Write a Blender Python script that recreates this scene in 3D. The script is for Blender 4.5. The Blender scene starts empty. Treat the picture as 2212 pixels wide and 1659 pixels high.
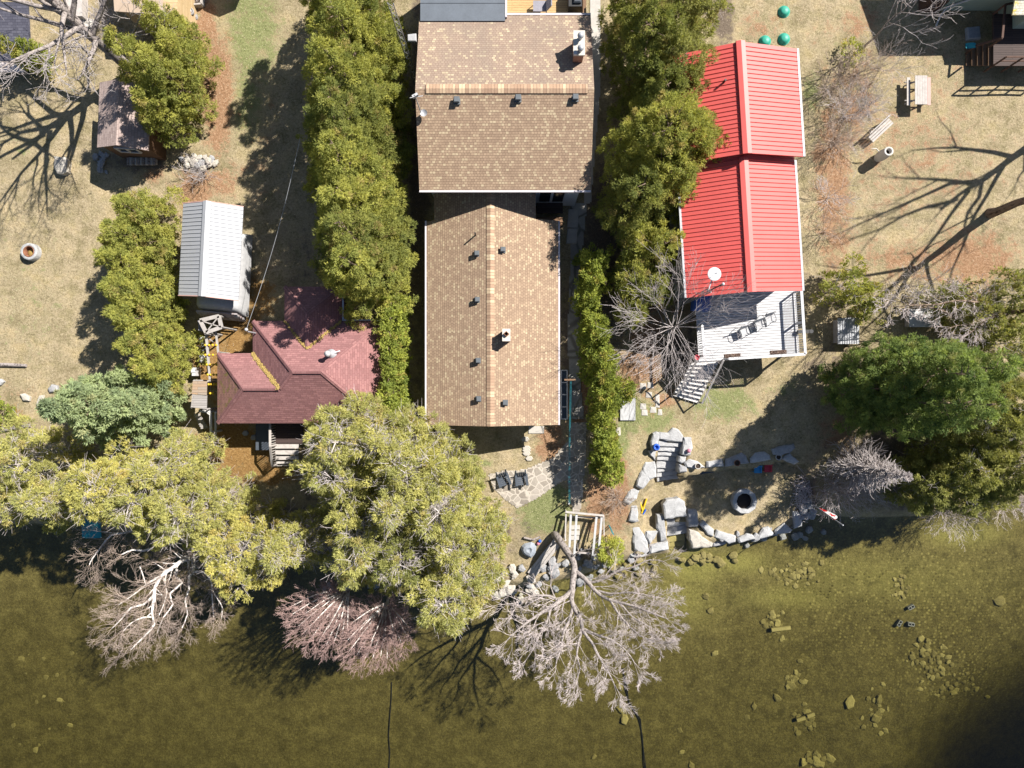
import bpy, math, random
import numpy as np
from mathutils import Vector

SC = bpy.context.scene
COL = SC.collection
CAMZ, F, CX, CY = 42.0, 1470.0, 1106.0, 829.5
random.seed(7)
RNG = np.random.default_rng(11)


def P(px, py, z=0.0):
    """point at height z that the photo shows at (px, py) of its 2212 x 1659 scale"""
    k = (CAMZ - z) / F
    return Vector(((px - CX) * k, (CY - py) * k, z))


def zoomer(ox, oy, s):
    return lambda x, y: (ox + x * s, oy + y * s)


# ---------------------------------------------------------------- terrain
SHORE = [(-900, 1105), (0, 1128), (200, 1140), (420, 1172), (700, 1222), (880, 1236), (1000, 1262), (1130, 1268),
         (1250, 1245), (1330, 1215), (1440, 1195), (1500, 1185), (1600, 1166), (1745, 1112), (1850, 1118),
         (2000, 1116), (2212, 1085), (3100, 1040)]
_sx = np.array([P(a, b, -1.7).x for a, b in SHORE])
_sy = np.array([P(a, b, -1.7).y for a, b in SHORE])
T4 = zoomer(1313.3, 887.0, 0.2031)
TERR = [(490, 740), (770, 690), (1040, 630), (1520, 585), (1760, 540), (2030, 570), (2110, 700), (2150, 900), (2090, 1100),
        (2040, 1225), (1780, 1300), (1590, 1350), (1350, 1375), (1000, 1270), (860, 1200), (620, 1180), (520, 1240),
        (420, 1240), (380, 1230), (345, 1100), (350, 850), (450, 760)]
TERRW = np.array([P(*T4(a, b), -1.35)[:2] for a, b in TERR])

LAKEW = np.array([P(*T4(a, b), -1.7)[:2] for a, b in ((618, 1170), (845, 1150), (840, 1500), (650, 1500))])
STAIRW = np.array([P(*T4(a, b), -.7)[:2] for a, b in ((520, 320), (800, 345), (775, 560), (760, 760), (500, 760), (500, 520))])


def inpoly(x, y, poly):
    x = np.asarray(x, float); y = np.asarray(y, float)
    ins = np.zeros(x.shape, bool)
    n = len(poly); j = n - 1
    for i in range(n):
        xi, yi = poly[i]; xj, yj = poly[j]
        c = ((yi > y) != (yj > y)) & (x < (xj - xi) * (y - yi) / (yj - yi + 1e-12) + xi)
        ins ^= c
        j = i
    return ins


def sst(a, b, x):
    t = np.clip((x - a) / (b - a), 0, 1)
    return t * t * (3 - 2 * t)


def hz(x, y, cut=True):
    x = np.asarray(x, float); y = np.asarray(y, float)
    d = y - np.interp(x, _sx, _sy)          # metres inland
    land = -1.62 + 0.45 * sst(0, 0.6, d) + 1.17 * sst(0.3, 6.5, d)
    land = land + 0.03 * np.sin(x * 1.3 + y * .7) * np.sin(y * 1.1 - x * .4) * sst(0, 2, d)
    q = -d
    bed = -1.85 - 0.35 * sst(0, 1.2, q) - 0.55 * sst(1, 9, q) - 0.5 * sst(6, 18, q)
    bed = bed + 0.05 * np.sin(x * .9) * np.sin(y * 1.3)
    pc = P(2335, 1805, -3)
    r = np.hypot(x - pc.x, y - pc.y)
    bed = bed - 3.6 * sst(15, 3.5, r)
    bed = bed - 4.5 * sst(16, 40, q)
    t = sst(-0.15, 0.15, d)
    z = land * t + bed * (1 - t)
    if not cut: return z
    z = np.where(inpoly(x, y, LAKEW), np.minimum(z, -2.3), z)
    z = np.where(inpoly(x, y, STAIRW), np.minimum(z, -1.45), z)
    return np.where(inpoly(x, y, TERRW), -1.35, z)


def H(x, y):
    return float(hz(np.array([x]), np.array([y]))[0])


def G(px, py, off=0.0):
    z = 0.0
    for _ in range(6):
        p = P(px, py, z)
        z = H(p.x, p.y)
    return P(px, py, z) + Vector((0, 0, off))


# ---------------------------------------------------------------- node materials
def new_mat(name):
    m = bpy.data.materials.new(name)
    m.use_nodes = True
    nt = m.node_tree
    nt.nodes.clear()
    out = nt.nodes.new('ShaderNodeOutputMaterial')
    return m, nt, out


class N:
    def __init__(self, nt):
        self.nt = nt

    def __call__(self, typ, inputs=None, **props):
        n = self.nt.nodes.new(typ)
        for k, v in props.items():
            setattr(n, k, v)
        for k, v in (inputs or {}).items():
            self.set(n, k, v)
        return n

    def set(self, n, k, v):
        s = n.inputs[k]
        if hasattr(v, 'is_output') or isinstance(v, bpy.types.NodeSocket):
            self.nt.links.new(v, s)
        else:
            if isinstance(v, (tuple, list)) and len(v) == 3 and s.type == 'RGBA':
                v = (*v, 1)
            s.default_value = v

    def ramp(self, fac, stops, interp='LINEAR'):
        n = self.nt.nodes.new('ShaderNodeValToRGB')
        cr = n.color_ramp
        cr.interpolation = interp
        while len(cr.elements) < len(stops):
            cr.elements.new(0.5)
        for e, (p, c) in zip(cr.elements, stops):
            e.position = p
            e.color = (*c, 1) if len(c) == 3 else c
        self.nt.links.new(fac, n.inputs[0])
        return n.outputs[0]

    def mix(self, fac, a, b, mode='MIX'):
        n = self.nt.nodes.new('ShaderNodeMix')
        n.data_type = 'RGBA'; n.blend_type = mode
        self.set(n, 0, fac); self.set(n, 6, a); self.set(n, 7, b)
        return n.outputs[2]

    def math(self, op, a, b=0.0, clamp=False):
        n = self.nt.nodes.new('ShaderNodeMath'); n.operation = op; n.use_clamp = clamp
        self.set(n, 0, a); self.set(n, 1, b)
        return n.outputs[0]

    def noise(self, vec, scale, detail=4, rough=.6, out=0):
        n = self.nt.nodes.new('ShaderNodeTexNoise')
        n.inputs['Scale'].default_value = scale
        n.inputs['Detail'].default_value = detail
        n.inputs['Roughness'].default_value = rough
        if vec is not None:
            self.nt.links.new(vec, n.inputs['Vector'])
        return n.outputs[out]

    def bump(self, h, strength=.3, dist=.02):
        n = self.nt.nodes.new('ShaderNodeBump')
        n.inputs['Strength'].default_value = strength
        n.inputs['Distance'].default_value = dist
        self.nt.links.new(h, n.inputs['Height'])
        return n.outputs[0]


MATS = {}
ALB = .78          # real-world reflectance; the exposure does the rest


def simple(name, col, rough=.7, var=.25, scale=3.0, bump=.2, metal=0.0, spec=.4, col2=None, bdist=.01, trans=0):
    """plain procedural surface: two tones broken by noise at two scales, slight bump"""
    if name in MATS:
        return MATS[name]
    m, nt, out = new_mat(name)
    n = N(nt)
    tc = n('ShaderNodeTexCoord').outputs['Object']
    a = n.noise(tc, scale, 5, .65)
    b = n.noise(tc, scale * 9, 3, .6)
    f = n.math('ADD', n.math('MULTIPLY', a, .65), n.math('MULTIPLY', b, .35))
    col = tuple(c * ALB for c in col)
    col2 = tuple(c * ALB for c in col2) if col2 else None
    lo = tuple(c * (1 - var) for c in col)
    hi = col2 or tuple(min(1, c * (1 + var)) for c in col)
    c = n.ramp(f, [(.3, lo), (.7, hi)])
    bs = n('ShaderNodeBsdfPrincipled', {'Base Color': c, 'Roughness': rough, 'Metallic': metal, 'Specular IOR Level': spec})
    if bump:
        n.set(bs, 'Normal', n.bump(b, bump, bdist))
    nt.links.new(bs.outputs[0], out.inputs[0])
    MATS[name] = m
    return m


def shingle(name, ramp, line, bw=.2, bh=.14, rough=.9, stain=None, moss=None):
    """courses of shingle tabs in UV metres, tab tone picked per tab"""
    sc = lambda c: tuple(q * 1.02 for q in c)
    ramp = [(p, sc(c)) for p, c in ramp]; line = sc(line); stain = sc(stain) if stain else None; moss = sc(moss) if moss else None
    m, nt, out = new_mat(name)
    n = N(nt)
    uv = n('ShaderNodeTexCoord').outputs['UV']
    br = n('ShaderNodeTexBrick', {'Vector': uv, 'Color1': (0, 0, 0), 'Color2': (1, 1, 1), 'Mortar': (.5, .5, .5), 'Scale': 1.0,
                                  'Mortar Size': .012, 'Mortar Smooth': .25, 'Brick Width': bw, 'Row Height': bh})
    br.offset = .37; br.offset_frequency = 2
    tab = n.ramp(br.outputs['Color'], ramp)
    obj = n('ShaderNodeTexCoord').outputs['Object']
    big = n.noise(obj, .35, 4, .6)
    fine = n.noise(obj, 14, 3, .7)
    tab = n.mix(.5, tab, n.ramp(fine, [(.3, (.72, .72, .72)), (.7, (1.2, 1.2, 1.2))]), 'MULTIPLY')
    if stain:
        tab = n.mix(n.ramp(big, [(.45, (0, 0, 0)), (.7, (.7, .7, .7))]), tab, stain)
    if moss:
        tab = n.mix(n.ramp(n.noise(obj, 2.2, 6, .75), [(.5, (0, 0, 0)), (.62, (1, 1, 1))]), tab, moss)
    c = n.mix(n.math('MULTIPLY', br.outputs['Fac'], .75), tab, line)
    bs = n('ShaderNodeBsdfPrincipled', {'Base Color': c, 'Roughness': rough, 'Specular IOR Level': .2})
    # saw-tooth course step gives real shadow lines
    sx = n('ShaderNodeSeparateXYZ', {0: uv}).outputs['Y']
    saw = n.math('FRACT', n.math('DIVIDE', sx, bh))
    hgt = n.math('ADD', n.math('MULTIPLY', saw, -1.0), n.math('MULTIPLY', br.outputs['Color'], .4))
    n.set(bs, 'Normal', n.bump(hgt, .5, .015))
    nt.links.new(bs.outputs[0], out.inputs[0])
    MATS[name] = m
    return m


def planks(name, c1, c2, line, width=.14, length=3.0, rough=.75, along='u'):
    c1, c2, line = [tuple(q * ALB for q in c) for c in (c1, c2, line)]
    m, nt, out = new_mat(name)
    n = N(nt)
    uv = n('ShaderNodeTexCoord').outputs['UV']
    br = n('ShaderNodeTexBrick', {'Vector': uv, 'Color1': c1, 'Color2': c2, 'Mortar': line, 'Scale': 1.0, 'Mortar Size': .008,
                                  'Mortar Smooth': .1, 'Brick Width': length, 'Row Height': width})
    mp = n('ShaderNodeMapping', {'Vector': uv, 'Scale': (1.5, 14, 1)}).outputs[0]
    gr = n.noise(mp, 2.0, 5, .6)
    c = n.mix(.6, br.outputs['Color'], n.ramp(gr, [(.3, (.65, .65, .65)), (.7, (1.2, 1.2, 1.2))]), 'MULTIPLY')
    bs = n('ShaderNodeBsdfPrincipled', {'Base Color': c, 'Roughness': rough, 'Specular IOR Level': .25})
    n.set(bs, 'Normal', n.bump(n.math('SUBTRACT', 1.0, br.outputs['Fac']), .6, .01))
    nt.links.new(bs.outputs[0], out.inputs[0])
    MATS[name] = m
    return m


def leafmat():
    m, nt, out = new_mat('foliage')
    n = N(nt)
    at = n('ShaderNodeAttribute', attribute_name='tint').outputs['Color']
    d = n('ShaderNodeBsdfDiffuse', {'Color': at, 'Roughness': .5})
    tcol = n.mix(1.0, at, (1.3, 1.3, .7), 'MULTIPLY')
    t = n('ShaderNodeBsdfTranslucent', {'Color': tcol})
    mx = n('ShaderNodeMixShader', {0: .4, 1: d.outputs[0], 2: t.outputs[0]})
    nt.links.new(mx.outputs[0], out.inputs[0])
    MATS['foliage'] = m
    return m


def groundmat():
    m, nt, out = new_mat('ground')
    n = N(nt)
    pos = n('ShaderNodeNewGeometry').outputs['Position']
    z = n('ShaderNodeSeparateXYZ', {0: pos}).outputs['Z']
    n0 = n.noise(pos, .28, 5, .6)
    n1 = n.noise(pos, 1.3, 6, .65)
    n2 = n.noise(pos, 7, 5, .75)
    n3 = n.noise(pos, 26, 3, .8)
    grain = n.math('ADD', n.math('MULTIPLY', n2, .5), n.math('MULTIPLY', n3, .5))
    A = lambda k: n('ShaderNodeAttribute', attribute_name=k).outputs['Fac']
    dry = n.ramp(grain, [(.36, (.14, .108, .065)), (.46, (.295, .24, .15)), (.56, (.41, .335, .22)), (.66, (.54, .46, .33))])
    dry = n.mix(n.ramp(n1, [(.36, (.65, .65, .65)), (.56, (0, 0, 0))]), dry,
                n.ramp(grain, [(.38, (.12, .10, .055)), (.60, (.33, .285, .15))]))
    green = n.ramp(grain, [(.35, (.07, .085, .035)), (.5, (.19, .205, .085)), (.66, (.36, .35, .19))])
    lit = n.ramp(grain, [(.33, (.11, .055, .028)), (.48, (.26, .15, .085)), (.6, (.40, .26, .165)), (.7, (.58, .44, .31))])
    oran = n.ramp(grain, [(.33, (.09, .05, .02)), (.5, (.25, .145, .055)), (.62, (.36, .235, .10)), (.7, (.47, .35, .14))])
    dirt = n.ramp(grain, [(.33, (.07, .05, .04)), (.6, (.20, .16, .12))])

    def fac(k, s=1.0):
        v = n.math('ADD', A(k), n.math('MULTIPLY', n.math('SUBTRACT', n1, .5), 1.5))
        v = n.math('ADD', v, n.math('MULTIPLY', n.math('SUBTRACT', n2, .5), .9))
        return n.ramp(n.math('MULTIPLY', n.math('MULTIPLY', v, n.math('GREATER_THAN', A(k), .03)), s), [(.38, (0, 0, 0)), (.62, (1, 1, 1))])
    dry = n.mix(1.0, dry, n.ramp(n.noise(pos, .7, 5, .65), [(.36, (.74, .74, .70)), (.5, (1, 1, 1)), (.66, (1.16, 1.12, 1.05))]), 'MULTIPLY')
    c = n.mix(fac('green'), dry, green)
    c = n.mix(fac('litter'), c, lit)
    c = n.mix(fac('orange'), c, oran)
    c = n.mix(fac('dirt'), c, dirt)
    # pale curled leaves lying about
    vo = n('ShaderNodeTexVoronoi', {'Vector': pos, 'Scale': 8.5, 'Randomness': 1.0})
    sp = n.ramp(vo.outputs['Distance'], [(.17, (1, 1, 1)), (.22, (0, 0, 0))])
    keep = n.math('GREATER_THAN', n('ShaderNodeSeparateColor', {0: vo.outputs['Color']}).outputs[0], .72)
    c = n.mix(n.math('MULTIPLY', n.math('MULTIPLY', sp, keep), .75), c, (.52, .43, .32))
    # lake bed: silt, pebbles, weed
    vp = n('ShaderNodeTexVoronoi', {'Vector': pos, 'Scale': 5.0, 'Randomness': 1.0})
    peb = n('ShaderNodeSeparateColor', {0: vp.outputs['Color']}).outputs[1]
    silt = n.ramp(n.math('ADD', n.math('MULTIPLY', n1, .3), n.math('MULTIPLY', grain, .7)),
                  [(.38, (.058, .047, .018)), (.5, (.138, .112, .042)), (.62, (.26, .215, .085))])
    rockmask = n.math('MULTIPLY', n.ramp(vp.outputs['Distance'], [(.25, (1, 1, 1)), (.5, (0, 0, 0))]), A('pebble'))
    silt = n.mix(A('sand'), silt, n.ramp(grain, [(.36, (.20, .18, .055)), (.64, (.42, .38, .125))]))
    bed = n.mix(rockmask, silt, n.ramp(peb, [(.1, (.07, .055, .018)), (.9, (.38, .32, .12))]))
    bed = n.mix(n.ramp(n.noise(pos, .8, 7, .7), [(.54, (0, 0, 0)), (.70, (.5, .5, .5))]), bed, (.05, .042, .014))
    wet = n.ramp(z, [(0, (1, 1, 1)), (1, (0, 0, 0))])
    wm = n('ShaderNodeMapRange', {'Value': z, 'From Min': -1.78, 'From Max': -1.6, 'To Min': 1.0, 'To Max': 0.0}, clamp=True)
    c = n.mix(wm.outputs[0], c, bed)
    bs = n('ShaderNodeBsdfPrincipled', {'Base Color': c, 'Roughness': 1.0, 'Specular IOR Level': .05})
    hh = n.math('ADD', grain, n.math('MULTIPLY', n1, .6))
    n.set(bs, 'Normal', n.bump(hh, .9, .12))
    nt.links.new(bs.outputs[0], out.inputs[0])
    MATS['ground'] = m
    return m


def watermat():
    m, nt, out = new_mat('water')
    n = N(nt)
    pos = n('ShaderNodeNewGeometry').outputs['Position']
    mp = n('ShaderNodeMapping', {'Vector': pos, 'Scale': (.55, 1.0, 1.0)}).outputs[0]
    w = n.noise(mp, 2.4, 3, .5)
    bmp = n.bump(w, .25, .05)
    tr = n('ShaderNodeBsdfTransparent', {'Color': (.97, .98, .96)})
    gl = n('ShaderNodeBsdfGlossy', {'Color': (1, 1, 1), 'Roughness': .06, 'Normal': bmp})
    geo = n('ShaderNodeNewGeometry')
    dot = n('ShaderNodeVectorMath', {0: geo.outputs['Incoming'], 1: bmp}, operation='DOT_PRODUCT').outputs['Value']
    k = n.math('POWER', n.math('SUBTRACT', 1.0, n.math('ABSOLUTE', dot), True), 5.0)
    fr = n.math('ADD', .032, n.math('MULTIPLY', k, .968))
    mx = n('ShaderNodeMixShader', {0: fr, 1: tr.outputs[0], 2: gl.outputs[0]})
    nt.links.new(mx.outputs[0], out.inputs['Surface'])
    va = n('ShaderNodeVolumeAbsorption', {'Color': (.60, .60, .42), 'Density': .62})
    nt.links.new(va.outputs[0], out.inputs['Volume'])
    MATS['water'] = m
    return m


def flagstone(name, joint, stones, scale=1.9):
    m, nt, out = new_mat(name)
    n = N(nt)
    pos = n('ShaderNodeNewGeometry').outputs['Position']
    wob = n.mix(.12, pos, n.noise(pos, 2.0, 2, .5, out=1), 'ADD')
    v = n('ShaderNodeTexVoronoi', {'Vector': wob, 'Scale': scale}, feature='DISTANCE_TO_EDGE')
    vc = n('ShaderNodeTexVoronoi', {'Vector': wob, 'Scale': scale})
    tone = n('ShaderNodeSeparateColor', {0: vc.outputs['Color']}).outputs[0]
    st = n.ramp(tone, [(0, stones[0]), (.5, stones[1]), (1, stones[2])])
    st = n.mix(.6, st, n.ramp(n.noise(pos, 9, 5, .7), [(.3, (.7, .7, .7)), (.7, (1.2, 1.2, 1.2))]), 'MULTIPLY')
    e = n.ramp(v.outputs['Distance'], [(.03, (1, 1, 1)), (.085, (0, 0, 0))])
    c = n.mix(e, st, joint)
    bs = n('ShaderNodeBsdfPrincipled', {'Base Color': c, 'Roughness': .9, 'Specular IOR Level': .2})
    n.set(bs, 'Normal', n.bump(v.outputs['Distance'], .3, .05))
    nt.links.new(bs.outputs[0], out.inputs[0])
    MATS[name] = m
    return m


def ringbark(name, col, dark, scale=6):
    m, nt, out = new_mat(name)
    n = N(nt)
    pos = n('ShaderNodeNewGeometry').outputs['Position']
    mp = n('ShaderNodeMapping', {'Vector': pos, 'Scale': (1, 1, .35)}).outputs[0]
    f = n.noise(mp, scale, 6, .7)
    c = n.ramp(f, [(.38, dark), (.52, col)])
    bs = n('ShaderNodeBsdfPrincipled', {'Base Color': c, 'Roughness': .95, 'Specular IOR Level': .1})
    n.set(bs, 'Normal', n.bump(f, .7, .05))
    nt.links.new(bs.outputs[0], out.inputs[0])
    MATS[name] = m
    return m


def flagmat():
    m, nt, out = new_mat('flag_cloth')
    n = N(nt)
    uv = n('ShaderNodeTexCoord').outputs['UV']
    s = n('ShaderNodeSeparateXYZ', {0: uv})
    u, v = s.outputs['X'], s.outputs['Y']
    red, white = (.62, .03, .03), (.8, .8, .8)
    c = n.ramp(u, [(0, red), (.25, white), (.75, red)], 'CONSTANT')
    # leaf: five rounded lobes about the middle of the white field
    du = n.math('MULTIPLY', n.math('SUBTRACT', u, .5), 2.0)
    dv = n.math('SUBTRACT', v, .5)
    rad = n.math('SQRT', n.math('ADD', n.math('MULTIPLY', du, du), n.math('MULTIPLY', dv, dv)))
    ang = n.math('ARCTAN2', dv, du)
    lob = n.math('ADD', .22, n.math('MULTIPLY', n.math('COSINE', n.math('MULTIPLY', n.math('SUBTRACT', ang, 1.571), 5.0)), .10))
    c = n.mix(n.math('LESS_THAN', rad, lob), c, red)
    d = n('ShaderNodeBsdfDiffuse', {'Color': c})
    t = n('ShaderNodeBsdfTranslucent', {'Color': c})
    mx = n('ShaderNodeMixShader', {0: .35, 1: d.outputs[0], 2: t.outputs[0]})
    nt.links.new(mx.outputs[0], out.inputs[0])
    MATS['flag_cloth'] = m
    return m


leafmat(); groundmat(); watermat(); flagmat()
TAN = [(.0, (.245, .172, .12)), (.5, (.285, .203, .14)), (.76, (.32, .23, .158)), (.88, (.365, .285, .19)), (1, (.40, .32, .215))]
TAN2 = [(.0, (.25, .185, .145)), (.5, (.275, .205, .158)), (.82, (.30, .23, .172)), (.92, (.38, .31, .21)), (1, (.42, .35, .245))]
shingle('tan_shingle', TAN, (.13, .085, .06), .17, .135)
shingle('tan_shingle_worn', TAN2, (.15, .10, .075), .18, .14, stain=(.19, .155, .13))
shingle('ridge_shingle', [(0, (.29, .19, .13)), (.6, (.36, .25, .17)), (1, (.50, .39, .26))], (.10, .06, .045), .17, .6)
MAR = [(0, (.20, .10, .098)), (.5, (.24, .12, .118)), (1, (.285, .145, .14))]
shingle('maroon_shingle', MAR, (.15, .06, .065), .3, .14, stain=(.205, .11, .105))
shingle('maroon_mossy', [(0, (.22, .115, .10)), (1, (.30, .16, .13))], (.11, .055, .05), .3, .14, moss=(.19, .15, .05))
shingle('grey_brown_shingle', [(0, (.26, .20, .185)), (1, (.36, .285, .26))], (.16, .12, .11), .3, .16)
shingle('slate_shingle', [(0, (.055, .055, .075)), (1, (.09, .09, .115))], (.03, .03, .045), .3, .16)
shingle('pale_shingle', [(0, (.55, .47, .46)), (1, (.68, .60, .58))], (.30, .25, .25), .25, .15)
shingle('lichen_shingle', [(0, (.45, .43, .38)), (1, (.62, .60, .52))], (.25, .22, .12), .22, .14, moss=(.55, .42, .06))
shingle('brick', [(0, (.24, .10, .06)), (1, (.36, .16, .10))], (.30, .26, .22), .22, .075)
planks('deck_white', (.72, .72, .74), (.80, .80, .82), (.20, .20, .22), .145, 3.6)
planks('deck_tan', (.50, .33, .15), (.60, .41, .20), (.18, .11, .05), .14, 3.2)
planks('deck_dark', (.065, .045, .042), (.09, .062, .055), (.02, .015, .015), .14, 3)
planks('wood_grey', (.36, .335, .32), (.45, .42, .40), (.13, .12, .115), .14, 2.2)
planks('wood_tan_side', (.55, .40, .22), (.62, .46, .27), (.35, .24, .13), .2, 3)
planks('wood_rusty', (.36, .31, .26), (.45, .30, .19), (.12, .10, .085), .17, 1.6)
planks('siding_brown', (.15, .085, .05), (.18, .10, .06), (.07, .04, .025), .2, 4)
planks('siding_green', (.42, .52, .45), (.44, .54, .47), (.30, .38, .33), .2, 6)
planks('siding_white', (.74, .75, .77), (.78, .78, .80), (.5, .5, .52), .2, 6)
flagstone('flagstone', (.43, .385, .33), ((.22, .19, .16), (.28, .25, .21), (.34, .30, .26)), 2.6)
flagstone('pavers', (.16, .15, .13), ((.26, .25, .23), (.32, .31, .28), (.38, .36, .33)), .9)
ringbark('bark_grey', (.30, .265, .25), (.09, .075, .07), 9)
ringbark('bark_brown', (.22, .165, .125), (.07, .05, .04), 9)
ringbark('bark_birch', (.72, .68, .64), (.20, .16, .15), 5)
simple('twig_grey', (.58, .52, .51), .9, .25, 2, 0)
simple('twig_pale', (.70, .61, .59), .9, .25, 2, 0)
simple('twig_brown', (.52, .41, .34), .9, .3, 1, 0)
simple('twig_red', (.50, .34, .31), .9, .3, 1, 0)
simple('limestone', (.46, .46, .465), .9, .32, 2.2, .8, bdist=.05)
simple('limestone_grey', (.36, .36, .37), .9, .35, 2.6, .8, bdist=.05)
simple('lake_stone', (.28, .23, .085), .9, .35, 2.2, .7, bdist=.04)
simple('lake_stone_pale', (.42, .35, .14), .9, .3, 2.2, .7, bdist=.04)
simple('boulder', (.52, .48, .42), .9, .3, 2.5, .8, bdist=.04)
simple('metal_red', (.66, .11, .098), .5, .10, .7, 0, spec=.45)
simple('metal_white', (.43, .44, .47), .45, .05, 1.5, 0, spec=.5)
simple('metal_silver', (.52, .53, .56), .45, .12, 2, 0, metal=.3, spec=.5)
simple('galvanised', (.55, .56, .60), .4, .2, 3, 0, metal=.8)
simple('white_paint', (.60, .60, .62), .6, .08, 4, .1)
simple('white_worn', (.50, .50, .51), .7, .22, 5, .3)
simple('peeling_paint', (.34, .17, .13), .8, .35, 2.5, .3, col2=(.62, .64, .68))
simple('gutter', (.62, .58, .62), .5, .1, 3, 0)
simple('vent_grey', (.12, .135, .15), .7, .15, 6, 0)
simple('black_plastic', (.022, .022, .025), .5, .2, 6, 0)
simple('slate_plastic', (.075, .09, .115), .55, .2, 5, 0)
simple('blue_plastic', (.02, .11, .55), .5, .15, 5, 0)
simple('sky_plastic', (.03, .30, .62), .5, .12, 5, 0)
simple('red_plastic', (.55, .03, .06), .5, .12, 5, 0)
simple('pink_plastic', (.55, .20, .28), .6, .15, 5, 0)
simple('yellow_plastic', (.72, .48, .02), .5, .1, 5, 0)
simple('green_plastic', (.035, .36, .26), .5, .12, 5, 0)
simple('teal_cloth', (.02, .28, .34), .8, .2, 4, .2)
simple('blue_tarp', (.05, .12, .45), .7, .2, 4, .2)
simple('grey_tarp', (.30, .33, .38), .8, .25, 4, .3)
simple('rubber_roof', (.125, .145, .175), .6, .18, 1.2, .1)
simple('soil', (.055, .04, .03), 1, .4, 8, .8)
simple('ash', (.03, .025, .022), 1, .4, 8, .6)
simple('rust', (.26, .11, .06), .8, .35, 6, .3)
simple('clay', (.62, .58, .53), .8, .15, 5, .2)
simple('concrete', (.50, .47, .43), .95, .2, 3, .4)
simple('concrete_pale', (.62, .58, .52), .95, .18, 3, .4)
simple('dark_glass', (.02, .025, .03), .1, .1, 2, 0, spec=.6)
simple('brown_wood', (.22, .13, .075), .85, .25, 4, .3)
simple('dark_wood', (.10, .055, .04), .85, .25, 4, .3)
simple('grey_wood', (.42, .39, .37), .9, .25, 5, .4)
simple('pale_wood', (.66, .64, .62), .8, .15, 5, .3)
simple('weathered', (.50, .46, .43), .9, .25, 6, .4)
simple('pink_wood', (.62, .38, .34), .8, .12, 5, .2)
simple('leaf_yellow', (.44, .31, .10), .9, .3, 7, .3)
simple('purple_grey', (.30, .29, .33), .9, .2, 4, .3)

# ---------------------------------------------------------------- object helpers
ORG = {}


def tag(o, label=None, cat=None, group=None, kind=None):
    if label: o['label'] = label
    if cat: o['category'] = cat
    if group: o['group'] = group
    if kind: o['kind'] = kind
    return o


def thing(name, label, cat, loc=(0, 0, 0), group=None):
    o = bpy.data.objects.new(name, None)
    o.empty_display_size = .3
    o.location = loc
    COL.objects.link(o)
    ORG[o.name] = Vector(loc)
    return tag(o, label, cat, group)


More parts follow.
